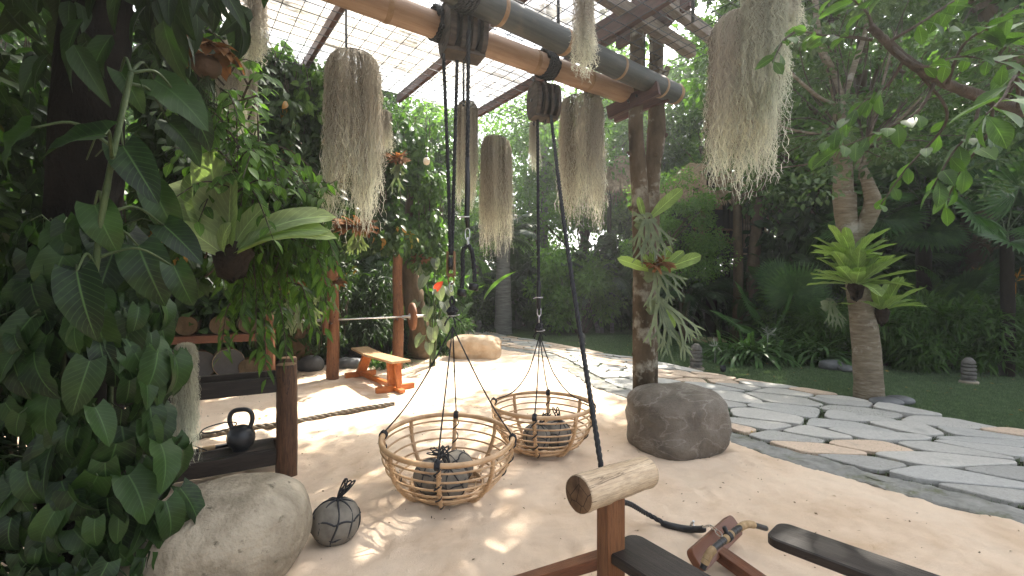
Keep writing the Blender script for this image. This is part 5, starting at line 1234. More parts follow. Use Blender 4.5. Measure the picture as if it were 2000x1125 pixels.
moss(1137, 198, 4.75, mB_, 1.04, 1.0, 2.9, 'broad grey moss with two long tongues right of the far pulley')
moss(1448, 45, 3.75, mA, 1.25, .96, 4.2, 'large dark brown moss bulk behind the pale tangled moss, top right')
moss(1492, -20, 3.45, mC, .78, .88, .5, 'pale green tangled moss hanging in front of the dark bulk, top right', False)
moss(1535, -40, 3.5, mD, 1.0, .6, .5, 'small pale moss wisp right of the big top-right moss', False)
moss(1141, -10, 3.2, mD, .9, .72, 1.5, 'thin see-through moss in front of the dark bamboo pole', False)
moss(748, 218, 5.3, mD, 1.0, .6, .5, 'small brown moss tuft right beside the leftmost big column', False)
moss(453, 90, 3.9, mA, .5, .62, .5, 'slim brown moss column behind the hanging pot', False)
moss(483, 140, 4.2, mA, .42, .7, 1.9, 'slim brown moss column right of the hanging pot', False)
moss(500, -10, 3.6, mD, 1.0, .75, 2.9, 'sparse moss strands at the top left under the rod mesh', False)
moss(1043, 240, 6.5, mD, .8, .9, .9, 'faint pale moss wisp left behind the smaller pulley rope', False)
moss(590, 300, 6.8, mD, .8, .8, .9, 'small moss tuft against the dark vine wall', False) if False else None
moss(362, 680, 2.45, mC, .26, .50, .9, 'pale stringy moss hanging among the climbing leaves at lower left', False)
# ================================================================ plants
def cloud(mb, C, rad, n, size, T, g, up=.6, droop=.35, flat=.7, sv=.35):
    """leaves scattered in clusters round centres C"""
    C = np.asarray(C); k = len(C); idx = g.integers(0, k, n); rad = np.broadcast_to(rad, (k,))
    off = rdir(n, g)*(g.random(n)**.45)[:, None]*rad[idx][:, None]; off[:, 2] *= flat
    P = C[idx]+off
    d = unit(off)*.8+rdir(n, g)*.7; d[:, 2] -= droop
    nr = rdir(n, g)*.6; nr[:, 2] += up
    tone = (g.random(k)*.35)[idx]+g.random(n)*.62
    put(mb, T, P, d, nr, size*g.uniform(1-sv, 1+sv, n), tone)
def crown_centres(c, r, k, g, hollow=.45, gaps=.0):
    P = rdir(k*3, g)*(hollow+(1-hollow)*g.random((k*3, 1))**.6); P = P[P[:, 2] > -.8]
    if gaps: P = P[np.array([noise.noise(Vector(p*1.7+7)) for p in P]) > -.35+gaps]
    return np.asarray(c)+P[:k]*np.asarray(r)
def limb(mb, a, b, r0, r1, g, bow=.12, k=7):
    a, b = np.array(a, float), np.array(b, float); L = np.linalg.norm(b-a); m = (a+b)/2+g.normal(0, bow*L*.5, 3); m[2] += bow*L*.4
    tube(mb, smooth_path([a, m, b], 9), np.linspace(r0, r1, 9), k)
def tree_proto(seed, h, r, leaf, n, trunk_r, m_leaf, m_bark, T=None, ncl=46, base=.28, crad=.85, lean=.4):
    """returns trunk mesh and crown mesh, root at the origin"""
    g = np.random.default_rng(seed); T = T or T_TINY
    tb_ = MB(); top_ = np.array([g.normal(0, lean), g.normal(0, lean), h*.9])
    P = [np.array([0, 0, -.15]), top_*[.25, .2, .33]+[g.normal(0, .1), g.normal(0, .1), 0], top_*[.5, .8, .66], top_]
    trunk_mesh(tb_, P, [trunk_r*1.25, trunk_r, trunk_r*.7, trunk_r*.25], seed, 12, 40, .07)
    C = crown_centres((top_[0]*.5, top_[1]*.5, h*(base+1)/2), (r, r, h*(1-base)/2*1.05), ncl, g, .35)
    S_ = smooth_path(P, 40)
    for c in C[::2]:
        i = int(np.clip((c[2]/h-.15)*40, 8, 38)); limb(tb_, S_[i], c, trunk_r*.32, trunk_r*.06, g, k=5)
    cb = MB(); cloud(cb, C, crad*g.uniform(.6, 1.2, len(C)), n, leaf, T, g)
    return tb_.mesh('trunk', m_bark), cb.mesh('crown', m_leaf)
def place_tree(proto, x, y, s_, rz, label, name='tree', cat='tree', group=None, sz=None, parts=('trunk', 'crown')):
    o = thing(name, (x, y, 0), label, cat, group, rz); o.scale = (s_, s_, sz or s_)
    for nm, me in zip(parts, proto):
        if me is None: continue
        c = bpy.data.objects.new(nm, me); COL.objects.link(c); c.parent = o
    return o
PR = [tree_proto(101, 9.5, 2.6, .17, 15000, .17, M['lf_mid'], M['bark_brown']),
      tree_proto(102, 8.5, 2.4, .14, 17000, .14, M['lf_light'], M['bark_brown'], T=T_TINY),
      tree_proto(103, 9.0, 2.5, .20, 12000, .2, M['lf_dark'], M['bark_dark'], T=T_OVAL, base=.15),
      tree_proto(104, 8.0, 2.3, .24, 8000, .13, M['lf_mid'], M['bark_palm'], T=T_LANCE, base=.2)]
TG = 'tall trees round the garden'
def px_x(u, Z): return (u-1000)/F*Z
for (u, Z, pi, s_, rz, sz, lb) in (
    (700, 13.5, 2, 1.0, .3, 1.0, 'dark tall tree above the barbell, behind the vine curtain'),
    (600, 17.0, 0, 1.3, 1.3, 1.2, 'tall mid-green tree far behind the left vines'),
    (830, 17.5, 1, 1.25, 2.3, 1.15, 'light green tree above the far bend of the path'),
    (930, 24.0, 1, 1.3, 4.3, 1.2, 'hazy pale tree farthest back at the end of the path'),
    (1055, 23.0, 1, 1.4, 0.9, 1.3, 'pale backlit tree behind the slim white palm trunk'),
    (1150, 20.0, 1, 1.35, 3.1, 1.4, 'mid-green tree behind the broad grey moss'),
    (1240, 22.0, 0, 1.4, 5.0, 1.3, 'dark tree directly behind the two trunk posts'),
    (1345, 19.5, 0, 1.3, 2.1, 1.25, 'tall leafy tree rising behind the thatched hut'),
    (1455, 17.5, 1, 1.25, .5, 1.3, 'light-leaved tall tree right of the thatched hut'),
    (1560, 15.5, 0, 1.2, 4.0, 1.2, 'full tree behind the pale tangled moss side of the garden'),
    (1640, 19.0, 2, 1.3, 1.0, 1.25, 'dark tree far behind the fern-covered trunk'),
    (1760, 15.0, 2, 1.2, 2.6, 1.15, 'dark dense tree right of the fern-covered trunk'),
    (1850, 18.0, 0, 1.4, 5.5, 1.3, 'tall mid-green tree at the right, behind the fan palms'),
    (1960, 13.0, 0, 1.1, 3.6, 1.1, 'mid-green tree near the right edge behind the big fan palm'),
    (2100, 12.0, 2, 1.1, 1.9, 1.1, 'dark tree just at the right edge of the garden'),
    (430, 14.0, 2, 1.15, 2.9, 1.1, 'dark tree behind the drum rack'),
    (250, 12.0, 3, 1.05, 4.1, 1.0, 'lance-leaved tree behind the near climbing plant'),
    (90, 9.5, 3, .9, .8, .95, 'lance-leaved tree with sky gaps at the far left edge'),
    (-150, 8.5, 2, .9, 2.0, .9, 'dark tree just at the left edge of the garden')):
    place_tree(PR[pi], px_x(u, Z), Z, s_, rz, lb, group=TG, sz=sz)
place_tree(PR[1], px_x(1338, 13.0), 13.0, .56, 1.4, 'small light-leaved tree standing in front of the hut', group=TG)
place_tree(PR[0], 9.4, 13.4, 1.35, .4, 'broad tall tree added to shade the path, its crown closing the sky over the right lawn', group=TG, sz=1.25)  # added so its crown keeps sun patches off the path
place_tree(PR[0], 10.6, 10.4, 1.5, 2.4, 'broad tall tree added outside the right edge over the lanterns to shade the path', group=TG, sz=1.25)  # a further crown added to shade the flagstones
place_tree(PR[2], -5.2, -1.0, 1.0, 1.1, 'unseen dark tree added beside the viewer to shade the climbing plant', group=TG)  # out of view, added to darken the left foreground
place_tree(PR[2], -5.6, 2.0, .8, 3.1, 'unseen dark tree added outside the left edge to block light beyond the near trunk', group=TG)  # unseen occluder added against light from the left
place_tree(PR[2], -3.6, -4.2, 1.0, 4.1, 'unseen dark tree added behind the viewer on the left to block skylight', group=TG)  # added behind the camera to cut sky fill on the left
# far woods closing the horizon
g = np.random.default_rng(77); mb = MB(); n = 46000
th = g.uniform(-1.15, 1.15, n); rr = 31+g.uniform(-2, 2.5, n); hh = g.random(n)**1.25*(5.5+2*vnoise(th*9, th*0))
put(mb, T_OVAL, np.column_stack([rr*np.sin(th), rr*np.cos(th)-2, hh]), rdir(n, g)*[1, 1, .6]-[0, 0, .3], rdir(n, g)*.7+[0, -.5, .6], g.uniform(.3, .6, n), g.random(n)*.9)
tag(mb.build('far_woods', M['lf_dark']), 'dim green wood closing off the garden behind the single trees', 'woods', kind='stuff')

# bushes: no trunk to speak of
def bush_proto(seed, r, h, leaf, n, T, ml, ncl=18, crad=.45, up=.6, droop=.3):
    g = np.random.default_rng(seed); st = MB(); cb = MB()
    C = crown_centres((0, 0, h*.52), (r, r, h*.5), ncl, g, .3); C[:, 2] = np.abs(C[:, 2])+.08
    for c in C: limb(st, (g.normal(0, .08), g.normal(0, .08), -.05), c, .018, .005, g, k=5)
    cloud(cb, C, crad*g.uniform(.7, 1.2, len(C)), n, leaf, T, g, up, droop)
    return st.mesh('stems', M['branch']), cb.mesh('leaves', ml)
BU = [bush_proto(201, 1.3, 2.2, .13, 9000, T_TINY, M['lf_light'], 26, .5),
      bush_proto(202, 1.1, 1.5, .20, 5200, T_LANCE, M['lf_mid'], 20, .42),
      bush_proto(203, 1.2, 1.9, .24, 4200, T_OVAL, M['lf_dark'], 20, .5),
      bush_proto(204, 1.0, 1.1, .26, 5200, T_NARROW, M['lf_mid'], 22, .34, .9, .1),
      bush_proto(205, 1.1, 2.0, .22, 5000, T_NARROW, M['lf_dark'], 22, .45, .8, .2)]
BG = 'shrubs along the back of the garden'
for (u, Z, bi, s_, rz, sz, lb) in (
    (1130, 15.6, 0, 1.15, .2, 1.35, 'pale feathery shrub in the middle behind the slanting rope'),
    (1035, 18.5, 2, 1.3, 1.2, 1.3, 'dark shrub between the palm trunk and the pale feathery shrub'),
    (1215, 17.5, 2, 1.5, 2.2, 1.6, 'dark broad-leaved shrub left of the trunk post'),
    (1290, 18.5, 2, 1.5, 4.2, 1.2, 'dark broad-leaved shrub right behind the trunk post'),
    (1345, 16.8, 4, 1.2, 3.2, .8, 'low dark shrub in front of the hut stilts'),
    (1410, 15.5, 2, 1.3, 3.9, 1.0, 'dark shrub under the corner of the hut'),
    (1490, 13.8, 4, 1.2, 4.4, 1.0, 'narrow-leaved dark shrub behind the fan palm with two slim trunks'),
    (1590, 11.6, 1, 1.2, .7, 1.0, 'fine mid-green shrub between fan palm and fern tree'),
    (1600, 12.8, 2, 1.5, 1.7, 1.7, 'tall dark shrub behind the fern tree, left side'),
    (1700, 11.8, 2, 1.5, .9, 1.6, 'tall dark shrub straight behind the fern tree'),
    (1650, 9.6, 3, .95, .9, .85, 'low narrow-leaved bush directly left of the fern tree'),
    (1745, 9.1, 3, 1.0, 2.0, 1.0, 'low narrow-leaved bush directly right of the fern tree'),
    (1830, 8.9, 3, 1.0, 3.0, 1.05, 'low narrow-leaved bush between fern tree and right lantern'),
    (1915, 8.7, 3, 1.0, 4.0, 1.0, 'low narrow-leaved bush behind the right lantern'),
    (2000, 8.6, 3, 1.0, 5.0, 1.0, 'low narrow-leaved bush at the right edge of the lawn'),
    (2090, 8.6, 3, 1.0, 5.6, 1.0, 'low narrow-leaved bush outside the right edge'),
    (1790, 11.5, 2, 1.4, 2.9, 1.6, 'dark shrub under the right fan palm, left side'),
    (1900, 11.2, 4, 1.5, 5.9, 1.5, 'dark shrub under the right fan palm, right side'),
    (2000, 10.8, 2, 1.4, 1.4, 1.6, 'dark shrub filling the right edge under the trees'),
    (910, 22.0, 1, 1.5, 1.0, 1.3, 'mid-green shrub at the end of the path'),
    (868, 18.0, 0, 1.35, 2.0, 1.6, 'light shrub left of the path bend'),
    (955, 18.0, 1, .9, 3.0, .7, 'low shrub against the palm trunk base'),
    (1080, 17.4, 3, 1.1, 1.5, .8, 'low grassy bush along the middle lawn edge'),
    (1180, 17.6, 3, 1.1, 2.5, .8, 'low grassy bush under the feathery shrub'),
    (1260, 17.8, 3, 1.1, 3.5, .8, 'low grassy bush behind the trunk post foot'),
    (700, 10.2, 4, .95, 1.0, 1.0, 'dark narrow-leaved shrub between the two barbell posts'),
    (740, 11.4, 1, 1.2, 2.0, 1.5, 'mid-green shrub behind the right barbell post'),
    (665, 11.8, 2, 1.4, 3.0, 1.7, 'dark shrub behind the left barbell post'),
    (620, 10.0, 4, 1.0, 4.0, 1.0, 'dark shrub right of the thick trunk'),
    (520, 9.5, 2, 1.4, 5.0, 1.6, 'dark shrub behind the right part of the drum rack'),
    (430, 8.6, 2, 1.4, 0.5, 1.5, 'dark shrub behind the middle of the drum rack'),
    (330, 7.6, 2, 1.3, 1.9, 1.4, 'dark shrub behind the left of the drum rack'),
    (800, 12.0, 1, 1.2, 2.7, 1.5, 'bright shrub behind the leaning trunk at the sand edge'),
    (845, 11.2, 3, .8, .7, .8, 'low grassy bush beside the sandy boulder'),
    (150, 7.0, 2, 1.3, 2.9, 1.3, 'dark shrub behind the near trunk, left'),
    (20, 6.4, 4, 1.3, 3.9, 1.4, 'dark shrub at the far left edge')):
    place_tree(BU[bi], px_x(u, Z), Z, s_, rz, lb, 'shrub', 'shrub', BG, sz, ('stems', 'leaves'))

# ---------------------------------------------------------------- palms
def seg_blade():
    t = np.linspace(0, 1, 7); w_ = np.where(t < .6, t/.6, np.maximum(0, 1-(t-.6)/.4)**.8)*.5+.01
    X = np.stack([-w_, 0*w_, w_], 1)*.115; Z_ = np.abs(X)*.9-.10*(t**3)[:, None]; Y_ = np.repeat(t[:, None], 3, 1)
    v = np.stack([X, Y_, Z_], -1).reshape(-1, 3); I, J = np.arange(6)[:, None], np.arange(2)[None]
    return v, np.stack([I*3+J, I*3+J+1, (I+1)*3+J+1, (I+1)*3+J], -1).reshape(-1, 4), np.zeros((21, 3))
T_SEG = seg_blade()
def fan(mb, c, d, n, Rf, g, nseg=42, span=2.55):
    d = unit(d); n = unit(n-d*np.dot(n, d)); x = np.cross(d, n); a = np.linspace(-span, span, nseg)
    D = np.cos(a)[:, None]*d+np.sin(a)[:, None]*x+n*(.12+.1*np.cos(a*2))[:, None]
    put(mb, T_SEG, np.repeat(np.array(c)[None], nseg, 0), D, np.repeat(n[None], nseg, 0)+rdir(nseg, g)*.05, Rf*(1-.22*(np.abs(a)/span)**2)*g.uniform(.93, 1, nseg), np.full(nseg, g.random()*.6)+g.random(nseg)*.25)
def fan_palm(loc, trunk_h, fans, label, trunk_r=.1, seed=1, m='lf_fan'):
    """fans: list of (offset from the crown, radius, face normal)"""
    g = np.random.default_rng(seed); o = thing('fan_palm', loc, label, 'palm', 'fan palms'); tb_ = MB()
    if trunk_h > .3: trunk_mesh(tb_, [[0, 0, -.1], [.03, 0, trunk_h*.5], [0, 0, trunk_h]], [trunk_r*1.2, trunk_r, trunk_r], seed, 14, 40, .1)
    else: lathe(tb_, [(0, .3), (.1, .2), (.14, -.05)], 10)
    tb_.build('trunk', M['bark_dark'], o); lf = MB(); st = MB(); top_ = np.array([0, 0, trunk_h])
    for off, rf, nr in fans:
        off = np.array(off, float); tip = top_+off; tube(st, smooth_path([top_, top_+off*.5+np.array([0, 0, .12*np.linalg.norm(off)]), tip], 10), .012, 6)
        d = unit(off); d[2] -= .15; fan(lf, tip, d, np.array(nr, float), rf, g)
    st.build('stalks', M['stem'], o); lf.build('fronds', M[m], o); return o
def rfans(n, L_, rf, seed, lo=-.5, hi=1.0):
    g = np.random.default_rng(seed); out = []
    for i in range(n):
        a = i*2.4+g.normal(0, .2); e = g.uniform(lo, hi); d = np.array([math.cos(a)*math.cos(e), math.sin(a)*math.cos(e), math.sin(e)])
        out.append((d*L_*g.uniform(.75, 1.1), rf*g.uniform(.8, 1.1), unit(np.array([-d[0]*d[2], -d[1]*d[2], 1.1])+[0, -.35, 0])))
    return out
p = at(1515, 600, 10.6)
fan_palm((p[0], p[1], 0), .25, [((.25, -.3, 1.15), .85, (0, -1, .25)), ((-.15, -.45, .62), .68, (.3, -1, .5)), ((-.75, -.2, .95), .6, (-.2, -.5, 1)), ((.75, -.1, .75), .65, (.3, -1, .4)), ((-1.1, -.3, .5), .65, (0, -.4, 1)), ((.2, .3, 1.5), .6, (0, -.8, .6)), ((-.4, -.5, .25), .55, (-.1, -1, .7))], 'blue-green fan palm spreading low behind the strap-leaved clump', seed=3)
p = at(1875, 470, 8.8); fan_palm((p[0], 9.6, 0), 3.4, rfans(22, 1.1, .95, 5, -.75, .9), 'tall fan palm with drooping dark fans at the right edge', .13, 4)
fan_palm((px_x(1965, 8.0), 8.0, 0), 2.5, [((-.1, -.3, .75), .95, (-.1, -.6, .8)), ((.6, .1, .5), .8, (.2, -.8, .5)), ((-.7, -.1, .35), .8, (-.3, -.7, .7)), ((.2, -.6, .1), .8, (0, -.8, .6)), ((-.5, -.5, -.2), .7, (-.3, -1, .3)), ((.1, .4, .9), .8, (0, -.6, .8))], 'bright sunlit fan palm at the right edge of the picture', .09, 8)
fan_palm((px_x(1715, 11.2), 11.2, 0), 2.4, rfans(12, .9, .8, 11, -.4, 1), 'dark fan palm in the shade behind the fern tree', .1, 6)
fan_palm((px_x(1840, 9.8), 9.8, 0), .9, rfans(9, .8, .7, 15, -.1, 1), 'young fan palm in the shade right of the fern tree', .08, 7)
def frond(lf, st, base, d0, L_, droop, g, nl=30, leaf=.42, T=T_NARROW, tw=0):
    t = np.linspace(0, 1, 16); d0 = unit(d0); P = np.array(base)+d0*(t*L_)[:, None]; P[:, 2] -= droop*L_*t**2.2
    tube(st, P, np.linspace(.014, .003, 16), 5, False); tg, N, B = frames(P)
    tt = np.linspace(.14, 1, nl); P2 = np.stack([np.interp(tt, t, P[:, i]) for i in range(3)], 1); T2 = unit(np.stack([np.interp(tt, t, tg[:, i]) for i in range(3)], 1))
    s_ = unit(np.cross(T2, [0, 0, 1.0])); u_ = np.cross(s_, T2); ln = leaf*np.sin(np.pi*(.12+.86*tt))**.7
    for sg_ in (-1, 1):
        put(lf, T, P2, s_*sg_*.85+T2*.62-u_*(.12+.2*g.random((nl, 1))), u_+s_*.1, ln*g.uniform(.9, 1.1, nl), np.full(nl, g.random()*.6)+g.random(nl)*.3)
def palm(loc, th, nf, L_, label, seed, tr=.12, bark_='bark_palm', m='lf_palm', lo=.0, hi=1.3, droop=.55, stems=1, leaf=.42, name='feather_palm', cat='palm', grp='feather palms'):
    g = np.random.default_rng(seed); o = thing(name, loc, label, cat, grp); lf, st, tb_ = MB(), MB(), MB()
    for s_ in range(stems):
        bx, by = (0, 0) if stems == 1 else g.normal(0, .25, 2); h = th*g.uniform(.6, 1.1) if stems > 1 else th
        tp = np.array([bx*2.2, by*2.2, h])
        if h > .2: trunk_mesh(tb_, [[bx, by, -.1], [bx*1.4, by*1.4, h*.5], tp], [tr*1.25, tr, tr*.85], seed+s_, 12, 40, .05)
        for i in range(nf):
            a = i*2.4+g.normal(0, .2); e = g.uniform(lo, hi); frond(lf, st, tp, [math.cos(a)*math.cos(e), math.sin(a)*math.cos(e), math.sin(e)], L_*g.uniform(.8, 1.1), droop*g.uniform(.7, 1.3), g, leaf=leaf)
    if tb_.n: tb_.build('trunk', M[bark_], o)
    st.build('stalks', M['stem'], o); lf.build('fronds', M[m], o); return o
palm((px_x(1020, 17.5), 17.5, 0), 1.6, 9, 2.6, 'clump of arching feather palms behind the left rope of the far basket', 31, .06, stems=4, lo=.5, hi=1.35)
palm((px_x(983, 15.4), 15.4, 0), 3.3, 14, 2.0, 'palm with a stout pale grey ringed trunk beside the path bend', 32, .25)
palm((px_x(1063, 21), 21, 0), 13.5, 13, 2.4, 'tall slim white-trunked palm seen between the ropes', 33, .15)
palm((px_x(1330, 13.6), 13.6, 0), 1.7, 8, 1.9, 'feather palm clump in front of the thatched hut', 34, .05, stems=3, lo=.1, hi=1.2, leaf=.34)
palm((px_x(1195, 15.5), 15.5, 0), 1.9, 8, 1.9, 'dark feather palm left of the trunk post', 35, .06, stems=3, lo=.2, hi=1.3)
palm((px_x(1400, 14.2), 14.2, 0), 1.2, 8, 1.6, 'low feather palm under the hut, right side', 36, .05, stems=2, lo=.1, hi=1.2, leaf=.34)
palm((px_x(830, 19), 19, 0), 5.5, 13, 2.4, 'slim palm above the end of the path, left side', 37, .12)
palm((px_x(1960, 14), 14, 0), 4.4, 14, 2.6, 'feather palm behind the bright fan palm', 38, .14, m='lf_mid')
palm((px_x(1085, 14.8), 16.5, 0), .3, 12, 1.3, 'low fern-like palm on the lawn edge right of the grey palm trunk', 39, .06, lo=.2, hi=1.3, leaf=.3)

# ---------------------------------------------------------------- strap leaves, paddles, ferns
STR = [blade(1, w_, 'strap', 10, 1, b_, .25, wv) for w_, b_, wv in ((.055, .55, 0), (.055, .8, 0), (.055, 1.05, 0))]
def strap_clump(loc, rx_, ry_, n, L_, label, seed, m='lf_mid', name='strap_leaf_plant', cat='plant', TT=None, zl=(.35, 1.1), extra=None, crowns=9):
    g = np.random.default_rng(seed); o = MB(); TT = TT or STR; C = g.uniform(-1, 1, (crowns, 2))*[rx_, ry_]
    for T in TT:
        k = n//len(TT); ci = C[g.integers(0, crowns, k)]; a = g.uniform(0, 2*math.pi, k); e = g.uniform(*zl, k)
        d = np.stack([np.cos(a)*np.cos(e), np.sin(a)*np.cos(e), np.sin(e)], 1); P = np.column_stack([ci+g.normal(0, .05, (k, 2)), np.full(k, .0)])
        put(o, T, P, d, np.column_stack([-d[:, :2], np.full(k, 1.2)]), L_*g.uniform(.7, 1.1, k), g.random(k)*.9)
    ob = o.build(name, M[m]); ob.location = loc
    return tag(ob, label, cat)
strap_clump((px_x(1505, 9.6), 9.6, 0), 1.15, .35, 620, 1.05, 'large clump of arching strap leaves with white spider flowers on the lawn edge', 41, 'lf_strap', crowns=24, zl=(.6, 1.35))
g = np.random.default_rng(42)
for c, lb in ((at(1500, 652, 9.5), 'white spidery flower head in the middle of the strap-leaved clump'), (at(1397, 676, 9.4), 'white spidery flower head at the left end of the strap-leaved clump')):
    fl = MB()
    k = 16; d = rdir(k, g)+[0, 0, .5]; put(fl, STR[1], np.repeat(c[None], k, 0), d, rdir(k, g), g.uniform(.16, .24, k), g.random(k))
    tube(fl, [c, c+np.array([0, .05, -.55])], .008, 5)
    o = fl.build('spider_flower', M['petal'], None, c); tag(o, lb, 'flower', 'white spider flowers')
strap_clump((px_x(950, 16.2), 16.2, 0), .7, .4, 200, .9, 'dark strap-leaved clump left of the grey palm trunk', 43, 'lf_dark')
strap_clump((px_x(868, 10.6), 10.6, 0), .25, .3, 90, .8, 'strap-leaved plant behind the sandy boulder, left side', 44, 'lf_mid')
strap_clump((px_x(720, 8.9), 8.9, 0), .6, .3, 150, .6, 'low strap-leaved plant behind the orange bench', 45, 'lf_mid')
PAD = [blade(1, .26, 'oval', 9, 2, b_, .3, .02) for b_ in (.12, .3, .5)]
def paddle_plant(loc, n, L_, label, seed, m='lf_mid', stalk=(.6, 1.5), spread=.25, flowers=0, W_=None, name='paddle_leaf_plant', tilt=(1.0, 1.5)):
    g = np.random.default_rng(seed); o = thing(name, loc, label, 'plant', 'upright paddle-leaved plants'); lf, st = MB(), MB()
    for i in range(n):
        b = g.normal(0, spread, 2); a = g.uniform(0, 2*math.pi); e = g.uniform(*tilt); h = g.uniform(*stalk); d = np.array([math.cos(a)*math.cos(e), math.sin(a)*math.cos(e), math.sin(e)])
        p0 = np.array([b[0], b[1], -.05]); p1 = p0+d*h; tube(st, [p0, (p0+p1)/2+rdir(1, g)[0]*.03, p1], .012, 5); d2 = d+np.array([math.cos(a), math.sin(a), 0])*g.uniform(.1, .7)
        put(lf, PAD[i % 3], p1[None], d2[None], np.array([[-d2[0], -d2[1], .6]])+rdir(1, g)*.5, L_*g.uniform(.8, 1.15), [g.random()*.9])
    st.build('stalks', M['stem'], o); lf.build('leaves', M[m], o)
    for i in range(flowers):
        f = MB(); c = np.array([g.normal(0, spread), -.2, stalk[1]*g.uniform(.85, 1.1)]); k = 9; put(f, T_NARROW, c+np.outer(np.arange(k), [.01, 0, .02]), rdir(k, g)*[1, .4, .6]+[.2, 0, .3], rdir(k, g), .17, g.random(k)); tube(f, [c, [c[0], c[1], 0]], .007, 5); f.build('flower', M['flower'], o)
    return o
for (u, Z, n, L_, hs2, fl_, m_, lb) in ((1808, 9.7, 14, .75, (.9, 1.7), 0, 'lf_mid', 'tall paddle-leaved plant right of the fern tree'),
      (1880, 9.5, 16, .7, (.8, 1.6), 3, 'lf_mid', 'paddle-leaved plant with orange flowers near the right edge'),
      (1960, 9.2, 14, .8, (.7, 1.6), 1, 'lf_dark', 'dark paddle-leaved plant at the right edge, left of the bush'),
      (1560, 12.4, 12, 1.5, (.9, 2.0), 0, 'lf_dark', 'dark banana-like plant with long leaves behind the fan palm'),
      (880, 12.5, 12, 1.2, (.5, 1.5), 0, 'lf_light', 'light banana-like plant behind the sandy boulder'),
      (925, 19, 12, 1.7, (.8, 2.2), 0, 'lf_light', 'bright banana-like plant at the end of the path'),
      (1240, 16.5, 12, .9, (.3, .9), 0, 'lf_dark', 'low broad-leaved plant on the lawn edge behind the trunk post'),
      (1420, 13.0, 12, .8, (.3, 1.0), 0, 'lf_dark', 'low broad-leaved plant left of the fan palm'),
      (770, 10.9, 12, 1.1, (.7, 1.8), 0, 'lf_light', 'light paddle-leaved plant behind the right barbell post')):
    paddle_plant((px_x(u, Z), Z, 0), n, L_, lb, int(u), m_, hs2, flowers=fl_)
# elephant ears beside the barbell
EAR = [blade(1, .75, 'heart', 8, 2, b_, .25, .02) for b_ in (.3, .5)]
el = thing('elephant_ear_plant', (px_x(845, 8.9), 8.9, 0), 'elephant-ear plant with silvery drooping leaves right of the barbell disc', 'plant'); lf, st = MB(), MB(); oe = np.array(el.location); g = np.random.default_rng(9)
for i, (u, v, Z, L_, dx) in enumerate(((832, 540, 8.7, .5, -.6), (855, 560, 8.6, .5, .5), (868, 590, 8.7, .55, .6), (838, 600, 8.5, .5, -.3), (862, 625, 8.6, .5, .7), (845, 640, 8.4, .5, .1), (825, 655, 8.5, .45, -.7), (872, 560, 8.9, .45, .9), (815, 590, 8.9, .45, -.8), (850, 505, 9.0, .42, .2), (838, 670, 8.4, .4, .2))):
    p = at(u, v, Z)-oe; tube(st, smooth_path([[g.normal(0, .05), g.normal(0, .05), -.02], [p[0]*.5, p[1]*.5, p[2]*.7], p], 10), .012, 6); put(lf, EAR[i % 2], p[None], np.array([[dx*.7, -.5, -.75]]), np.array([[dx*.3, -.8, .6]]), L_*.6, [g.random()])
st.build('stalks', M['stem'], el); lf.build('leaves', M['lf_silver'], el)
rl = MB(); p = at(852, 565, 8.5)-oe; put(rl, EAR[0], p[None], np.array([[.35, -.2, .5]]), np.array([[-.3, -1, .3]]), .2, [.5]); rl.build('red_leaf', M['lf_red'], el, label='red upright leaf')

NEST = [blade(1, .25, 'strap', 14, 2, b_, .35, .045) for b_ in (.05, .15, .32)]
def nest_fern(loc, n, L_, label, seed, e=(.15, 1.25), m='lf_nest', TT=NEST, grp='nest ferns on the fern tree', face=None, az=None, root=.085):
    g = np.random.default_rng(seed); o = thing('nest_fern', loc, label, 'fern', grp); lf = MB()
    for i in range(n):
        a = i*2.4+g.normal(0, .25) if az is None else g.uniform(*az); el_ = e[0]+(e[1]-e[0])*((i+.5)/n)**1.0+g.normal(0, .05)
        d = np.array([math.cos(a)*math.cos(el_), math.sin(a)*math.cos(el_), math.sin(el_)])
        put(lf, TT[i % len(TT)], np.array([[math.cos(a)*.03, math.sin(a)*.03, 0]]), d[None], np.array([[-d[0], -d[1], .9]]), L_*g.uniform(.8, 1.1), [g.random()*.9])
    if n: lf.build('fronds', M[m], o)
    r = MB(); lathe(r, [(0, .06), (root*.7, .05), (root, -.03), (root*.6, -.16), (0, -.2)], 12); r.v[0] += rdir(len(r.v[0]), g)*.028; r.build('root_ball', M['root'], o); return o
nest_fern(at(1664, 508, 6.05), 30, .52, 'uppermost lime-green nest fern on the fern tree', 61)
nest_fern(at(1672, 556, 6.0), 34, .60, 'middle lime-green nest fern, widest on the fern tree', 62, (.1, 1.2))
nest_fern(at(1722, 606, 6.15), 22, .52, 'lowest nest fern, on the right side of the fern tree', 63, (.2, 1.3))
GN = [blade(1, .36, 'strap', 16, 2, b_, .25, .02) for b_ in (.05, .3, .5)]
gf = nest_fern(at(452, 492, 3.2), 0, .1, 'giant nest fern with broad pale fronds above the drum rack', 64, grp='nest ferns hanging on the left', root=.13)
lf = MB()
for (du, dv, L_, ti, ny) in ((-5, -190, .72, 0, -.95), (25, -180, .55, 0, -.6), (-35, -170, .5, 0, -.9), (45, -140, .58, 0, -.7), (-50, -150, .62, 1, -.8), (160, -110, .78, 2, -.5), (110, -40, .7, 2, -.4), (-120, -190, .85, 2, -.7), (-70, -60, .5, 2, -.7), (10, 5, .32, 2, -1), (60, -5, .36, 2, -1), (-30, -10, .35, 2, -.9), (150, -60, .75, 2, -.3), (-100, -110, .7, 2, -.5), (70, -90, .45, 1, -.9)):
    d = unit(np.array([du/300., -.25 if abs(du) < 60 else -.1, -dv/300.+.15])); put(lf, GN[ti], np.array([[0, -.03, -.05]])+d[None]*.03, d[None], np.array([[-d[0]*.5, ny, .35]]), L_, [random.random()*.9])
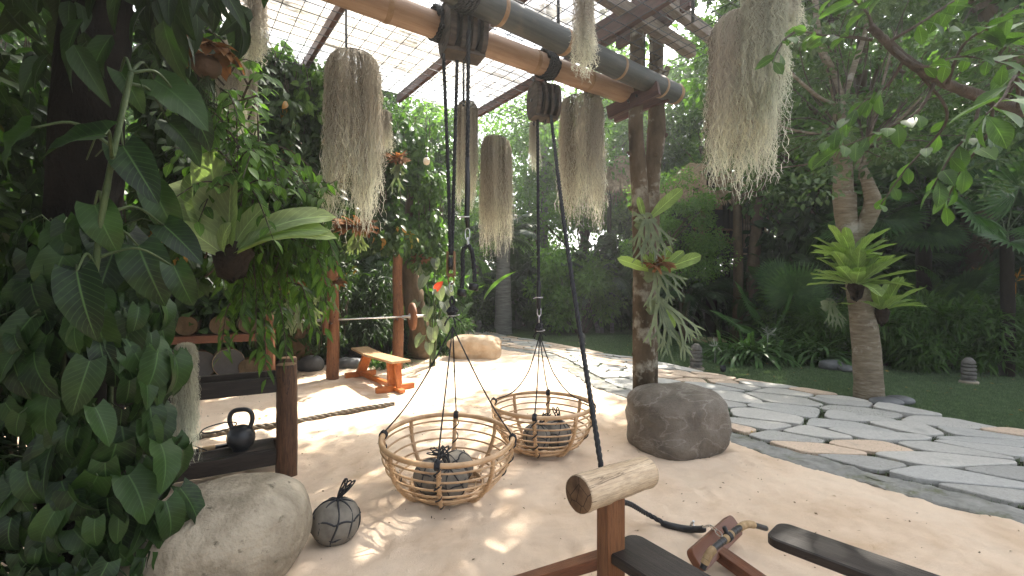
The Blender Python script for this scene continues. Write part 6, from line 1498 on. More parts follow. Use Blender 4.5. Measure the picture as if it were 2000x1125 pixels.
lf.build('fronds', M['lf_nest_big'], gf)

# ---------------------------------------------------------------- the fern tree
ft = thing('fern_tree', gp(1697, 783), 'pale ringed-bark tree carrying three lime-green nest ferns, right of the path', 'tree'); of_ = np.array(ft.location)
def AT(pts, Z): return np.array([at(u, v, z if z else Z) for u, v, z in pts])-of_
mb = MB(); P = AT([(1698, 800, 0), (1696, 740, 0), (1690, 660, 0), (1681, 590, 0), (1668, 510, 0), (1655, 440, 0), (1648, 380, 0)], 6.3); trunk_mesh(mb, P, [.18, .168, .165, .15, .135, .13, .14], 7, 24, 90, .045)
knots(mb, smooth_path(P, 60), [(.35, 4.6, .03), (.5, 5.3, .03), (.1, 4.9, .025)])
P2 = AT([(1648, 385, 0), (1645, 300, 0), (1640, 220, 0), (1628, 150, 0), (1600, 80, 6.1), (1590, -40, 6.1)], 6.3); trunk_mesh(mb, P2, [.125, .105, .08, .055, .045, .03], 8, 16, 60, .05)
P3 = AT([(1658, 470, 0), (1688, 438, 6.2), (1704, 398, 6.1), (1694, 355, 6.1), (1682, 322, 6.2)], 6.3); trunk_mesh(mb, P3, [.09, .105, .10, .07, .045], 9, 16, 40, .05)
for q, rr in (([(1672, 330, 6.2), (1690, 290, 6.1), (1740, 250, 5.8), (1800, 190, 5.6)], .035), ([(1640, 215, 0), (1668, 130, 6.4), (1690, 60, 6.6), (1700, -30, 6.7)], .05), ([(1641, 205, 0), (1600, 190, 6.0), (1530, 130, 5.8), (1480, 90, 5.7)], .03), ([(1640, 240, 0), (1590, 260, 6.2), (1510, 240, 6.0), (1450, 200, 6.0)], .022),
              ([(1676, 330, 6.2), (1730, 300, 6.0), (1800, 290, 5.8)], .02), ([(1645, 300, 0), (1580, 320, 6.2), (1500, 330, 6.3)], .015), ([(1680, 350, 6.2), (1700, 260, 6.1), (1720, 180, 6.0), (1750, 60, 5.9)], .03)):
    tube(mb, smooth_path(AT(q, 6.3), 26), np.linspace(rr, rr*.35, 26), 7)
mb.build('trunk', M['bark_pale'], ft)
g = np.random.default_rng(88); C = []
for i in range(120):
    u, v, Z = g.uniform(1400, 1960), g.uniform(-60, 420), g.uniform(5.4, 7.4)
    if v > 330 and g.random() < .6: continue
    if g.random() < .12: continue
    C.append(at(u, v, Z))
C = np.array(C); mb = MB(); cloud(mb, C, g.uniform(.22, .42, len(C)), 8500, .085, T_OVAL, g, up=.9, droop=.1, flat=.45); mb.v = [x-of_ for x in mb.v]
mb.build('crown', M['lf_grey'], ft)
tw = MB()
for c in C[::2]:
    b = at(1645, 260, 6.3) if c[0] < at(1650, 0, 6.3)[0] else at(1690, 290, 6.15); limb(tw, b, c, .012, .004, g, .15, 5)
tw.v = [x-of_ for x in tw.v]; tw.build('twigs', M['branch'], ft)

# ---------------------------------------------------------------- overhanging branch at the top right
bt = thing('overhanging_tree', (6.2, 4.2, 0), 'tree whose long bare bough with big leaves reaches in at the top right', 'tree'); ob_ = np.array(bt.location)
mb = MB(); trunk_mesh(mb, [[0, 0, -.1], [-.05, 0, 1.6], at(2333, 200, 4.2)-ob_, at(2400, -50, 4.3)-ob_], [.15, .12, .09, .05], 12, 16, 50)
q = AT([(2333, 250, 4.2), (2160, 240, 3.4), (2000, 215, 3.0), (1915, 188, 2.9), (1840, 160, 2.85), (1775, 120, 2.8), (1735, 85, 2.8), (1700, 52, 2.8)], 3)+of_-ob_
tube(mb, smooth_path(q, 60), np.interp(np.linspace(0, 1, 60), [0, .5, 1], [.055, .03, .022])*(1+.12*vnoise(np.arange(60)*.7, np.zeros(60))), 12)
twg = [([(1704, 78, 2.8), (1660, 72, 2.85), (1600, 68, 2.9), (1550, 55, 3.0)], 12, .14), ([(1705, 55, 2.8), (1690, 20, 2.8), (1640, -20, 2.8)], 9, .2), ([(1730, 85, 2.8), (1790, 50, 2.7), (1850, 10, 2.7), (1900, -20, 2.7)], 12, .17),
       ([(1765, 118, 2.8), (1730, 170, 2.9), (1670, 215, 3.0), (1600, 295, 3.1)], 14, .16), ([(1830, 155, 2.85), (1790, 220, 2.8), (1720, 255, 2.8), (1640, 290, 2.8)], 16, .17), ([(1850, 165, 2.8), (1880, 90, 2.7), (1935, 50, 2.6), (1990, 10, 2.6)], 12, .2),
       ([(1915, 190, 2.9), (1900, 250, 2.8), (1860, 300, 2.8), (1820, 370, 2.8)], 12, .18), ([(1940, 200, 2.9), (1930, 260, 2.9), (1880, 330, 2.9), (1845, 400, 3.0)], 10, .2), ([(1990, 215, 3.0), (1985, 150, 2.3), (1960, 190, 2.1), (1925, 225, 2.0)], 11, .22),
       ([(1740, 90, 2.8), (1800, 130, 2.6), (1880, 110, 2.6), (1990, 130, 2.6)], 12, .15), ([(1790, 135, 2.8), (1850, 230, 3.1), (1770, 330, 3.2), (1720, 400, 3.2)], 9, .14), ([(1960, 205, 3.0), (2000, 120, 2.8), (2020, 40, 2.7)], 10, .2), ([(1560, 58, 3.0), (1530, 80, 2.9), (1510, 120, 2.8)], 7, .14)]
lf = MB(); g = np.random.default_rng(55); TO = [T_OBOV, blade(1, .46, 'obov', 6, 1, .5, .3), blade(1, .5, 'oval', 6, 1, .15, .25)]
for q, n, L_ in twg:
    P = smooth_path(AT(q, 3)+of_-ob_, 24); tube(mb, P, np.linspace(.011, .004, 24), 6)
    for i in range(n):
        k = int(7+(i+1)*16/n); s_ = 1 if i % 2 else -1; t_ = unit(P[min(k, 23)]-P[min(k, 23)-1]); sd_ = unit(np.cross(t_, [0, 0, 1.])); dd = t_*.6+sd_*s_*.8+np.array([0, 0, g.uniform(-.9, .1)])
        put(lf, TO[i % 3], P[min(k, 23)][None], dd[None], np.array([[g.normal(0, .4), g.normal(0, .4)-.2, 1]]), L_*g.uniform(.7, 1.1), [g.random()*.9])
mb.build('trunk', M['branch'], bt); lf.build('crown', M['lf_mid'], bt)

ct = thing('sun_block_tree', (9.8, 7.6, 0), 'tall tree added mostly out of view, its high crown keeping sun off sand, lawn and path', 'tree'); oct_ = np.array(ct.location)  # added mostly above the frame so the crown blocks direct sun
mb = MB(); trunk_mesh(mb, [[0, 0, -.1], [-.2, .2, 3], [-.8, .6, 6], [-2.2, 1, 8.2]], [.3, .24, .2, .12], 51, 16, 50)
g = np.random.default_rng(52); C = crown_centres((-3.9, 2.2, 9.3), (4.2, 4.2, 1.2), 110, g, .1)
for c in C[::3]: limb(mb, (-1.6, .8, 7.4), c, .06, .015, g)
mb.build('trunk', M['bark_brown'], ct); lf = MB(); cloud(lf, C, .8, 21000, .18, T_TINY, g, .8); lf.build('crown', M['lf_mid'], ct)

# ---------------------------------------------------------------- near left tree and climbing philodendron
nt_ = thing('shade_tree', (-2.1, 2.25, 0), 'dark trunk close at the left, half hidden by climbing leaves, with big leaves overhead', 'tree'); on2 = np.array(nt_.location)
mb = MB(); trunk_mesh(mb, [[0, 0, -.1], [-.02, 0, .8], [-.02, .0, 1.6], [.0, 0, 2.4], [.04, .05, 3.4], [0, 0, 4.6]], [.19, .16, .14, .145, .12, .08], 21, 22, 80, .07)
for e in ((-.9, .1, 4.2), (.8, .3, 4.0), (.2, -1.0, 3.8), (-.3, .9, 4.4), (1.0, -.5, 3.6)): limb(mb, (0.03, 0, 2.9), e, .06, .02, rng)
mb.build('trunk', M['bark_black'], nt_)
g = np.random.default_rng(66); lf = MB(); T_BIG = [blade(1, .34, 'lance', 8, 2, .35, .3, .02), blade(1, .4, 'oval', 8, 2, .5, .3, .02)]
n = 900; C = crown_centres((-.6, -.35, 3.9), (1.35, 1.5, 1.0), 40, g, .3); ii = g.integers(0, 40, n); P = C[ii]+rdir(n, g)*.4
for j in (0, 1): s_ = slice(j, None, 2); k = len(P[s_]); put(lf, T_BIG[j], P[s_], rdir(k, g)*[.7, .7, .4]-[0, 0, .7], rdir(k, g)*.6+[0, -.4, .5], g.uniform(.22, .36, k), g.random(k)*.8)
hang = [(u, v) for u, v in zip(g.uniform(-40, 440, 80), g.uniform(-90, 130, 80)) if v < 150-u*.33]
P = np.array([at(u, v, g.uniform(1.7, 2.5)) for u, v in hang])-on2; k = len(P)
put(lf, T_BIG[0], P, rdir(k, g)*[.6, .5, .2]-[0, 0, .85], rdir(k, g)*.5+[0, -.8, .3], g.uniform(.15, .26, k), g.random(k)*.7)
n = 2600; C = crown_centres((-.9, -1.9, 3.7), (2.6, 2.2, 1.1), 60, g, .2); cloud(lf, C, .7, n, .26, T_BIG[0], g)  # unseen extra crown added overhead to shade the climbing leaves
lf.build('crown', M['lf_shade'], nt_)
ph = thing('climbing_philodendron', (-1.97, 2.05, 0), 'climbing plant with large heart-shaped leaves spilling down the near left trunk', 'climber'); op = np.array(ph.location)
st = MB(); S1 = smooth_path([(.0, .0, 0), (.0, .02, .4), (.05, -.0, .9), (.16, -.1, 1.3), (.26, -.18, 1.65), (.33, -.2, 2.0), (.38, -.15, 2.45)], 60); tube(st, S1, np.linspace(.017, .010, 60)*(1+.15*(np.arange(60) % 8 == 0)), 9)
for i in range(5):
    a = i*1.3; tube(st, smooth_path([(math.cos(a)*.18-.1, math.sin(a)*.18+.1, 0), (math.cos(a)*.17-.1, math.sin(a)*.17+.1, .7), (math.cos(a)*.16-.1, math.sin(a)*.16+.12, 1.5)], 20), .012, 6)
lf = MB(); g = np.random.default_rng(67)
TH = [blade(1, w_, 'heart', 10, 3, b_, fo, wv) for w_, b_, fo, wv in ((.54, .3, .3, .03), (.62, .5, .2, .05), (.46, .85, .5, .04))]
P, D, Nn, Sz = [], [], [], []
for i in range(620):
    z = g.uniform(.02, 1.75)
    rx_ = np.interp(z, [0, .5, 1.3, 1.5, 1.8], [.50, .47, .44, .30, .20]); ry_ = rx_*.72
    a = g.uniform(-math.pi*1.08, .12); rr = g.uniform(.62, 1.0)
    p = np.array([math.cos(a)*rx_*rr-.02, math.sin(a)*ry_*rr+.05, z]); out = unit(np.array([math.cos(a), math.sin(a), 0]))
    P.append(p+[0, 0, .09]); D.append(out*g.uniform(.05, .5)+np.array([g.normal(0, .38), g.normal(0, .25), -1])); Nn.append(out*1.0+np.array([g.normal(0, .35), -.25+g.normal(0, .25), g.uniform(.1, .9)])); Sz.append(g.uniform(.10, .26) if z > .45 else g.uniform(.09, .2))
for (u, v, Z, dx, dz, L_) in ((235, 140, 1.95, .5, -.6, .2), (205, 262, 1.6, -.9, -.15, .27), (300, 155, 2.1, .85, -.45, .32), (350, 190, 2.15, .8, -.75, .3), (240, 285, 1.9, .55, -.7, .28), (185, 400, 1.85, .45, -.85, .22), (300, 370, 2.1, .5, -.8, .3), (150, 530, 1.75, .3, -1, .28), (270, 480, 2.0, .5, -1, .3), (330, 240, 2.2, .7, -.5, .26), (320, 440, 2.1, .8, -.6, .25), (60, 250, 1.7, -.6, -.5, .25), (340, 520, 2.0, .5, -.9, .24)):
    p = at(u, v, Z)-op; P.append(p); D.append([dx, -.15, dz]); Nn.append([-dz*.2, -.75, .7]); Sz.append(L_)
    k = np.argmin(np.linalg.norm(S1-p, axis=1)); tube(st, smooth_path([S1[k], (S1[k]+p)/2+np.array([0, 0, .06]), p], 12), np.linspace(.008, .004, 12), 6)
P, D, Nn, Sz = map(np.array, (P, D, Nn, Sz)); 
for j in range(3): s_ = slice(j, None, 3); put(lf, TH[j], P[s_], D[s_], Nn[s_], Sz[s_], g.random(len(P[s_]))**1.3*.95)
for p in P[::3]:
    tube(st, [np.array([p[0]*.45, p[1]*.45, p[2]-.02]), p*[.75, .75, 1]+[0, 0, .03], p], .003, 4, False)
st.build('stems', M['stem'], ph); lf.build('leaves', M['lf_heart'], ph)

# ---------------------------------------------------------------- leafy sprays on the left
def spray_plant(name, root, sprays, label, cat, m, seed, T=T_LANCE, leaf=.14, per=22, mst='branch', group=None):
    g = np.random.default_rng(seed); o = thing(name, root, label, cat, group); r0 = np.array(root, float); lf, st = MB(), MB()
    for pts in sprays:
        P = smooth_path(np.array(pts)-r0, 26); tube(st, P, np.linspace(.008, .002, 26), 5); k0 = per; tt = np.linspace(4, 25, k0).astype(int)
        t_ = unit(P[tt]-P[tt-1]); sd_ = unit(np.cross(t_, [0, 0, 1.])); s_ = np.where(np.arange(k0) % 2, 1, -1)[:, None]
        put(lf, T, P[tt]+rdir(k0, g)*.01, t_*.6+sd_*s_*.75+rdir(k0, g)*.25-[0, 0, .45], np.tile([0, -.3, 1.], (k0, 1))+rdir(k0, g)*.45, leaf*g.uniform(.7, 1.2, k0), g.random(k0)*.95)
    st.build('stems', M[mst], o); lf.build('leaves', M[m], o); return o
g = np.random.default_rng(70); sp = []
for i in range(120):
    b = at(g.uniform(400, 560), g.uniform(300, 560), g.uniform(3.6, 4.4)); e = at(g.uniform(430, 660), g.uniform(330, 650), g.uniform(3.4, 4.3)); m_ = (b+e)/2+[0, 0, g.uniform(.05, .25)]; sp.append([b, m_, e])
for (u, v) in ((520, 740), (560, 700), (430, 700), (500, 680), (640, 560), (655, 500), (610, 640), (470, 640)):
    e = at(u, v, 3.5); b = at(u*.7+150, v*.6+170, 3.8); sp.append([b, (b+e)/2+[0, 0, .12], e])
spray_plant('leafy_shrub', at(500, 700, 4.1)*[1, 1, 0], sp, 'tall shrub with drooping pointed leaves between the drum rack and the giant fern', 'shrub', 'lf_mid', 71, leaf=.145, per=20)
sp = []
for i in range(70):
    b = at(g.uniform(420, 520), g.uniform(150, 420), g.uniform(3.0, 3.6)); e = b+np.array([g.uniform(-.4, .5), g.uniform(-.4, .1), g.uniform(-.5, .35)]); sp.append([b, (b+e)/2+[0, 0, .08], e])
spray_plant('leafy_vine', at(470, 330, 3.4)*[1, 1, 0], sp, 'twining vine with pale oval leaves left of the longest brown moss', 'vine', 'lf_light', 72, T=T_OVAL, leaf=.10, per=11)

# dark hanging vine curtains from the edge of the roof
def curtain(a, b, ztop, zbot, n, leaf, m, label, seed, T=T_OVAL, depth=.35, nst=30, gap=-.5, cat='vine', bulge=.25):
    g = np.random.default_rng(seed); a, b = np.array(a), np.array(b); o = thing('vine_curtain', ((a+b)/2).tolist()+[0], label, cat, 'vine curtains on the left'); o_ = np.array([*(a+b)/2, 0]); st, lf = MB(), MB()
    d = unit(b-a); nr = np.array([d[1], -d[0]]); nr = nr if nr[1] < 0 else -nr
    s_ = g.random(n*2); z = zbot+(ztop-zbot)*g.random(n*2); nz = vnoise(s_*np.linalg.norm(b-a)*2.2+seed, z*1.6)+.5*vnoise(s_*9+seed, z*5); ok = nz > gap; s_, z, nz = s_[ok][:n], z[ok][:n], nz[ok][:n]; n = len(s_)
    off = g.random(n)*depth+nz*bulge; P = np.column_stack([a+np.outer(s_, b-a)+np.outer(off, nr), z])-o_
    put(lf, T, P, rdir(n, g)*.6+[0, 0, -.6], rdir(n, g)*.5+[*nr*.8, .5], leaf*g.uniform(.6, 1.3, n), np.clip(g.random(n)*.7+nz*.25+.1, 0, 1))
    for i in range(nst):
        p = a+(b-a)*g.random(); zz_ = g.uniform(zbot, (ztop+zbot)/2); tube(st, smooth_path([[*(p+nr*.1), ztop], [*(p+nr*g.uniform(0, .3)), (ztop+zz_)/2], [*(p+nr*g.uniform(0, .3)), zz_]], 12)-o_, .006, 4, False)
    st.build('stems', M['branch'], o); lf.build('leaves', M[m], o); return o
X_ = lambda u, Z: (px_x(u, Z), Z)
curtain(X_(860, 9.6), X_(760, 8.9), 3.9, 1.9, 2600, .13, 'lf_mid', 'vine mass wrapped over the leaning trunk right of the right barbell post', 81)
curtain(X_(775, 8.2), X_(640, 7.6), 4.5, 2.2, 3600, .14, 'lf_dark', 'dark vine curtain above the barbell, right of the leftmost big moss', 82)
curtain(X_(850, 9.4), X_(640, 8.6), 5.0, 3.4, 2200, .15, 'lf_mid', 'sunlit vine leaves along the roof edge above the barbell', 90, gap=-.2)
curtain(X_(660, 6.9), X_(500, 6.0), 4.6, 1.9, 5200, .13, 'lf_dark', 'dark vine curtain behind the leftmost big moss', 83)
curtain(X_(520, 5.9), X_(380, 5.1), 4.5, 1.9, 4600, .13, 'lf_dark', 'dark vine curtain behind the slim brown moss columns', 84)
curtain(X_(650, 6.6), X_(470, 5.7), 4.7, 3.9, 1300, .14, 'lf_light', 'sunlit vine leaves climbing through the mesh edge', 91, gap=-.1)
curtain(X_(400, 4.8), X_(240, 4.0), 4.0, 1.6, 3200, .14, 'lf_dark', 'dark leafy curtain right of the near trunk', 85)
curtain(X_(250, 4.6), X_(-60, 4.2), 4.0, 1.5, 1500, .16, 'lf_dark', 'broken leafy screen with sky gaps left of the near trunk', 86, gap=.1)
curtain(X_(680, 8.8), X_(590, 8.2), 2.6, .4, 1600, .13, 'lf_dark', 'vine leaves hanging round the left barbell post', 87, T=T_LANCE)
# thick trunk with staghorns behind the rack, leaning trunk at the sand edge
def bare_trunk(pts, radii, label, m, seed, name='vine_tree', limbs=()):
    o = thing(name, (pts[0][0], pts[0][1], 0), label, 'tree'); oo = np.array(o.location); mb = MB(); trunk_mesh(mb, np.array(pts)-oo, radii, seed, 20, 70, .09)
    for a, b, r in limbs: limb(mb, np.array(a)-oo, np.array(b)-oo, r, r*.4, rng)
    mb.build('trunk', M[m], o); return o
g0 = gp(575, 712)
bare_trunk([(g0[0], g0[1], -.1), at(577, 650, 8.2), at(568, 570, 8.1), at(560, 480, 8.0), at(570, 300, 8.0), at(560, 100, 8.0)], [.36, .27, .24, .2, .16, .12], 'thick brown trunk behind the right end of the drum rack', 'bark_brown', 31)
bare_trunk([gp(822, 698)*[1, 1, 0], at(818, 640, 9.3), at(808, 580, 9.3), at(800, 520, 9.3), at(803, 400, 9.3), at(790, 250, 9.3)], [.27, .2, .21, .16, .12, .08], 'leaning vine-wrapped trunk right of the barbell disc', 'bark_brown', 32)
for (u, Z, r, lb, m_) in ((1440, 13.2, .13, 'left one of two slim straight trunks right of the hut', 'bark_brown'), (1468, 13.4, .17, 'right one of two slim straight trunks right of the hut', 'bark_brown'), (1387, 14.0, .16, 'dark slim trunk in front of the hut wall', 'bark_dark')):
    x0 = px_x(u, Z); bare_trunk([(x0, Z, -.1), (x0+.03, Z, 2), (x0+(.25 if u > 1450 else .02), Z, 4.6), (x0+.3, Z, 8)], [r*1.1, r, r*.85, r*.5], lb, m_, int(u))

# ---------------------------------------------------------------- staghorns
def ribbon(mb, P, W_, nrm, rnd, cup=.15):
    P = np.asarray(P); n = len(P); t, N, B = frames(P); nrm = unit(nrm); s_ = unit(np.cross(t, nrm)); u_ = np.cross(s_, t); W_ = np.broadcast_to(W_, (n,))
    v = np.stack([P-s_*W_[:, None]/2+u_*(W_*cup)[:, None], P, P+s_*W_[:, None]/2+u_*(W_*cup)[:, None]], 1).reshape(-1, 3); I, J = np.arange(n-1)[:, None], np.arange(2)[None]
    uv = np.zeros((len(v), 3)); uv[:, 1] = np.repeat(np.linspace(0, 1, n), 3); mb.add(v, np.stack([I*3+J, I*3+J+1, (I+1)*3+J+1, (I+1)*3+J], -1).reshape(-1, 4), rnd=rnd, uv=uv)
def stag(mb, p, d, L_, w0, depth, g, nrm, rnd, grav=.5):
    n = 9; t = np.linspace(0, 1, n); d = unit(d); P = np.array(p)+d*(t*L_)[:, None]; P[:, 2] -= grav*L_*t**2*.5
    w1 = w0*(1.5 if depth else .25); ribbon(mb, P, np.interp(t, [0, .6, 1], [w0, w0*.9, w1]), nrm, rnd)
    if depth:
        d2 = unit(P[-1]-P[-2]); s_ = unit(np.cross(d2, nrm)); 
        for a in ((-.45, .42) if g.random() < .7 else (-.6, 0, .55)):
            stag(mb, P[-1]-d2*.01+s_*a*w0*.5, d2*math.cos(a)+s_*math.sin(a)+rdir(1, g)[0]*.12, L_*g.uniform(.6, .9), w0*.72, depth-1, g, nrm+rdir(1, g)[0]*.15, rnd, grav*.8)
def staghorn(u, v, Z, label, seed, downs, ups=(), dry=0, sc=1.0, grp='staghorn ferns', shield=True):
    g = np.random.default_rng(seed); o = thing('staghorn_fern', at(u, v, Z), label, 'fern', grp); mb = MB()
    for (dx, dz, L_) in downs: stag(mb, (dx*.05, -.03, -.02), (dx, -.5, dz), L_*sc*.62, .038*sc, 2, g, np.array([dx*.2, -1, .35]), g.random()*.9)
    mb.build('fronds', M['lf_stag'], o)
    if shield:
        mb = MB()
        for i in range(4):
            a = i*1.26+.4; c = np.array([math.cos(a)*.03, -.02, math.sin(a)*.03])*sc; put(mb, blade(1, .8, 'obov', 7, 3, .9, .5, .08), c[None]-[[0, 0, .06]], np.array([[math.cos(a)*.8, -.25, math.sin(a)*.5+.5]]), np.array([[math.cos(a)*.3, -1, .1]]), .13*sc, [g.random()])
        mb.build('shield_fronds', M['lf_stag'], o)
    if ups:
        mb = MB()
        for (dx, dz, L_) in ups: put(mb, blade(1, .3, 'strap', 12, 2, .12, .25, .03), np.array([[dx*.06, .0, .0]]), np.array([[dx, -.25, dz]]), np.array([[-dz*.3, -1, .3]]), L_*sc, [g.random()])
        mb.build('upright_fronds', M['lf_nest'], o)
    if dry:
        mb = MB()
        for i in range(dry):
            a = g.uniform(-2.9, -.2) if dry < 20 else g.uniform(0, 6.28); stag(mb, (g.normal(0, .03), -.03, .05), (math.cos(a)*.8, -.6, g.uniform(-.2, .7)), .11*sc, .045*sc, 1, g, np.array([0, -.6, .8]), g.random(), .3)
        mb.build('dry_fronds', M['lf_dry'], o)
    return o
staghorn(1262, 425, 4.62, 'pale staghorn fern high on the trunk post with two upright fronds', 91, [(-.5, -1, .24), (-.1, -1, .30), (.3, -1, .26), (.7, -.8, .22), (.1, -1, .2), (-.8, .6, .12)], [(-.35, 1, .22), (.75, .75, .42)], 0)
staghorn(1280, 528, 4.62, 'staghorn fern in the middle of the trunk post with broad green fronds', 92, [(-.2, -1, .24), (.5, -.6, .22), (.2, -1, .2), (.9, -.1, .2)], [(1.0, .42, .42), (-1.0, .38, .36), (.4, .9, .28), (-.5, .8, .2), (.85, .8, .3), (-.2, 1.0, .22)], 14)
staghorn(1285, 590, 4.60, 'lowest staghorn fern hanging long forked fronds from the trunk post', 93, [(-.35, -1, .30), (.05, -1, .26), (.4, -1, .36), (.75, -.75, .34), (.95, -.5, .30), (.2, -1, .34)], [(.5, -1.0, .3)], 0)
staghorn(700, 452, 6.4, 'dry orange shield-leaf clump under the leftmost big moss', 94, [(-.4, -1, .1), (.4, -1, .1), (0, -1, .12)], (), 34, 1.7, 'dry staghorn clumps on the left', False)
staghorn(778, 320, 7.8, 'dry orange staghorn clump high on the vines above the barbell', 95, [(-.4, -1, .1), (.3, -1, .12), (0, -1, .25)], (), 22, 1.4, 'dry staghorn clumps on the left', False)
staghorn(590, 560, 6.6, 'green staghorn with dry orange shields on the thick trunk', 96, [(-.6, -1, .2), (-.2, -1, .24), (.2, -1, .25), (.6, -1, .2), (.8, -.6, .15), (0, -1, .2)], (), 22, 1.7, 'dry staghorn clumps on the left', False)
staghorn(655, 560, 7.2, 'dry orange fronds beside the left barbell post', 97, [(0, -1, .2)], (), 24, 1.3, 'dry staghorn clumps on the left', False)
staghorn(822, 512, 9.0, 'dark dry clump on the leaning trunk', 98, [(0, -1, .15)], (), 22, 1.1, 'dry staghorn clumps on the left', False)
staghorn(1620, 590, 6.4, 'small grey staghorn hanging left of the fern tree', 99, [(-.3, -1, .2), (.1, -1, .22), (.4, -1, .18)], (), 0, 1.0)
# hanging pot on the top left
hp = thing('hanging_pot', at(403, 128, 3.0), 'round clay pot hanging under a dried fern nest at the top left', 'pot')
mb = MB(); lathe(mb, [(0, -.075), (.05, -.07), (.085, -.03), (.088, .01), (.07, .045), (.05, .055), (.045, .04)], 24); mb.build('pot', M['clay'], hp)
mb = MB(); g = np.random.default_rng(4)
for i in range(40): a = i*2.4; put(mb, blade(1, .5, 'oval', 5, 2, .5, .4, .05), np.array([[math.cos(a)*.05, math.sin(a)*.05, .1]]), np.array([[math.cos(a), math.sin(a), g.uniform(-.3, .5)]]), np.array([[0, 0, 1.]]), g.uniform(.12, .22), [g.random()])
mb.build('dry_nest', M['lf_dry'], hp)
mb = MB(); [tube(mb, smooth_path([(g.normal(0, .015), g.normal(0, .015), -.06), (g.normal(0, .03), g.normal(0, .03), -.18), (g.normal(0, .05), g.normal(0, .05), -.3-g.random()*.12)], 10), .0022, 4, False) for _ in range(26)]; mb.build('roots', M['stem'], hp)
mb = MB(); [tube(mb, [(math.cos(a)*.07, math.sin(a)*.07, .1), (0, 0, .8)], .002, 4) for a in (0, 2.1, 4.2)]; mb.build('wires', M['mesh_iron'], hp)
lb_ = thing('globe_lamp', at(833, 315, 7.0), 'small round glass lamp globe hanging near the vines', 'lamp'); mb = MB(); lathe(mb, [(0, -.06), (.04, -.045), (.055, 0), (.04, .045), (.015, .06), (0, .065)], 18); mb.build('globe', M['bulb'], lb_)
mb = MB(); lathe(mb, [(.0, .10), (.02, .095), (.02, .055)], 10); tube(mb, [(0, 0, .09), (0, 0, .9)], .004, 5); mb.build('cable', M['rubber'], lb_)

# ---------------------------------------------------------------- stone wall, hut
wl = MB(); g = np.random.default_rng(14)
wall = thing('stone_wall', (-5.6, 6.0, 0), 'dark rough stone wall behind the drum rack', 'wall'); ow = np.array(wall.location); a, b = np.array([-8.4, 5.0]), np.array([-4.0, 10.4]); d = unit(b-a); Lw = np.linalg.norm(b-a); N = (120, 36)
S2, Z2 = np.meshgrid(np.linspace(0, Lw, N[0]), np.linspace(-.1, 1.45, N[1])); off = .05*vnoise(S2*4, Z2*5)+.03*vnoise(S2*11, Z2*11); nr = np.array([d[1], -d[0]])
def wside(s_): return np.column_stack([(a+np.outer(S2.ravel(), d)+np.outer(s_*(.18+off.ravel()), nr)), Z2.ravel()])-ow
I, J = np.arange(N[1]-1)[:, None], np.arange(N[0]-1)[None]; q = np.stack([I*N[0]+J, I*N[0]+J+1, (I+1)*N[0]+J+1, (I+1)*N[0]+J], -1).reshape(-1, 4)
v1, v2 = wside(1), wside(-1); n1 = len(v1); topq = np.stack([(N[1]-1)*N[0]+np.arange(N[0]-1), (N[1]-1)*N[0]+np.arange(1, N[0]), n1+(N[1]-1)*N[0]+np.arange(1, N[0]), n1+(N[1]-1)*N[0]+np.arange(N[0]-1)], 1)
wl.add(np.vstack([v1, v2]), np.vstack([q, q[:, ::-1]+n1, topq])); wl.build('masonry', mat_noise('dark_wall_stone', [(.3, (.03, .025, .02)), (.7, (.1, .085, .07))], 6, 8, .9, .2, bs=1, bd=.05), wall)

def thatch_roof(mb, c, rx_, ry_, z0, z1, g, n=5200, L_=.55, ridge=.5):
    """hip roof skin plus straw"""
    k = 40; a = np.arange(k)*2*math.pi/k; sq = lambda a, p: np.sign(a)*np.abs(a)**p
    rows = []
    for f in np.linspace(0, 1, 10): rows.append(np.column_stack([sq(np.cos(a), .6)*(rx_*(1-f)+ridge*f), sq(np.sin(a), .6)*(ry_*(1-f)+.05*f), np.full(k, z0+(z1-z0)*(f+.08*math.sin(f*3.14)))]))
    v = np.array(rows).reshape(-1, 3); i, j = np.arange(9)[:, None], np.arange(k)[None]; j2 = (j+1) % k
    mb.add(v+c, np.stack([i*k+j, i*k+j2, (i+1)*k+j2, (i+1)*k+j], -1).reshape(-1, 4))
    f = g.random(n)**1.2; aa = g.uniform(0, 2*math.pi, n); ca, sa = sq(np.cos(aa), .6), sq(np.sin(aa), .6)
    P = np.column_stack([ca*(rx_*(1-f)+ridge*f), sa*(ry_*(1-f)+.05*f), z0+(z1-z0)*(f+.08*np.sin(f*3.14))])+[0, 0, .04]
    d = np.column_stack([ca*rx_, sa*ry_, np.full(n, -(z1-z0)*.9)])+rdir(n, g)*.35; T = blade(1, .06, 'strap', 3, 1, .12, 0)
    put(mb, T, P+c, d, np.column_stack([ca, sa, np.full(n, .8)]), L_*g.uniform(.6, 1.2, n), g.random(n))
hut = thing('thatched_hut', (px_x(1372, 15.5), 15.5, 0), 'wooden hut on stilts with a shaggy thatched roof among the trees', 'hut', rz=.25)
g = np.random.default_rng(17); mb = MB(); thatch_roof(mb, np.array([0, 0, 0.]), 1.75, 1.7, 4.25, 5.75, g); mb.build('roof', M['thatch'], hut)
mb = MB(); mb.smooth = False; [box(mb, (-1.15+i*.19, -1.2, 3.6), (.18, .04+.01*(i % 2), 1.7)) for i in range(7)]; mb.build('wall', M['hut_wood'], hut)
mb = MB(); mb.smooth = False; box(mb, (-.35, -1.235, 3.55), (.6, .03, .9)); mb.build('window', M['dark_void'], hut)  # dark panel stands in for the unlit window opening
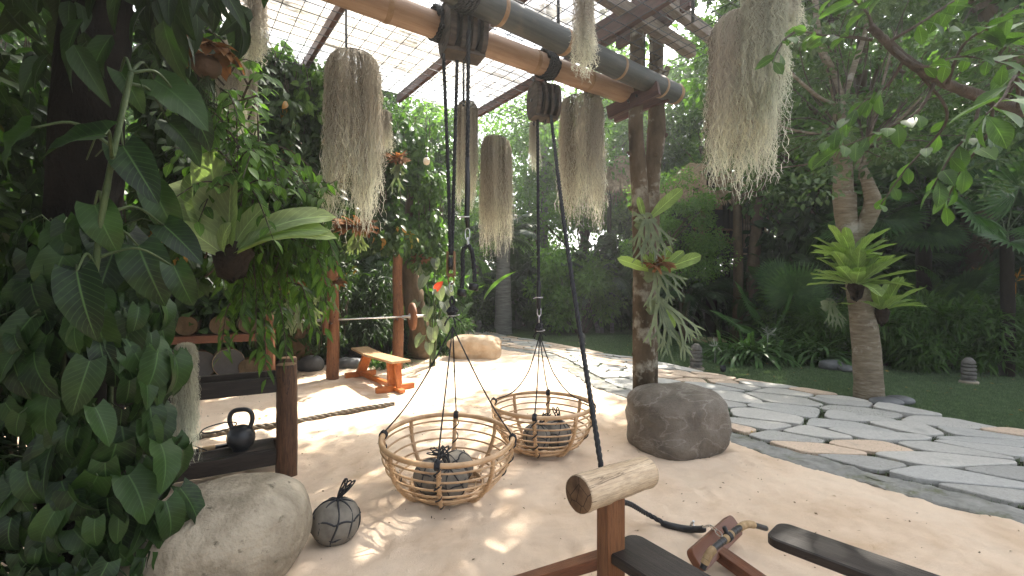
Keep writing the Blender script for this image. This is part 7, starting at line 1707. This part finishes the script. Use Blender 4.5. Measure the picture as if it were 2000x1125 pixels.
mb = MB(); mb.smooth = False; box(mb, (0, 0.1, 3.6), (2.3, 2.3, 1.6)); mb.build('room', M['dark_void'], hut)
for x_ in (-1.2, -.1, 1.2):
    for y_ in (-1.25, 1.2): mb = MB(); tube(mb, [(x_, y_, -.1), (x_+.02, y_, 2.4), (x_, y_, 4.6)], .11, 12); mb.build('stilt', M['bark_dark'], hut)
mb = MB(); mb.smooth = False; box(mb, (0, -.1, 2.72), (2.7, 2.8, .14)); mb.build('floor', M['dark_void'], hut)
mb = MB(); [tube(mb, [(.25+i*.062, -1.32+g.normal(0, .02), 2.6), (.25+i*.062+g.normal(0, .02), -1.32, 4.25+g.normal(0, .12))], .022, 6) for i in range(20)]; mb.build('stick_screen', M['stick'], hut)
mb = MB()
for z_ in (2.95, 3.35): tube(mb, [(-1.4, -1.45, z_), (.25, -1.45, z_)], .03, 8)
for i in range(14): tube(mb, [(-1.4+i*.12, -1.45, 2.95), (-1.34+i*.12+.06*(i % 2), -1.45, 3.35)], .012, 5)
mb.build('railing', M['hut_wood'], hut)
h2 = thing('thatched_canopy', (px_x(1222, 17), 17.5, 0), 'pale thatched canopy seen just left of the trunk posts', 'canopy'); mb = MB(); thatch_roof(mb, np.array([0, 0, 0.]), .95, .9, 5.4, 6.6, g, 2500, .7, .1); mb.build('roof', M['thatch'], h2)
for x_ in (-.5, .5): mb = MB(); tube(mb, [(x_, 0, -.1), (x_, 0, 5.8)], .08, 10); mb.build('pole', M['bark_dark'], h2)
# ---------------------------------------------------------------- humid air
mb = MB(); mb.smooth = False; box(mb, (0, 18, 8.5), (84, 56, 19.2))
m, t, out = new_mat('humid_air'); pv = t.nodes.new('ShaderNodeVolumePrincipled'); pv.inputs['Color'].default_value = (.9, .93, .92, 1); pv.inputs['Density'].default_value = .0025; pv.inputs['Anisotropy'].default_value = .55
t.links.new(pv.outputs[0], out.inputs['Volume']); o = mb.build('haze', m); o['kind'] = 'stuff'; o['label'] = 'thin humid haze glowing between the trees'; o['category'] = 'haze'
bpy.context.view_layer.update()
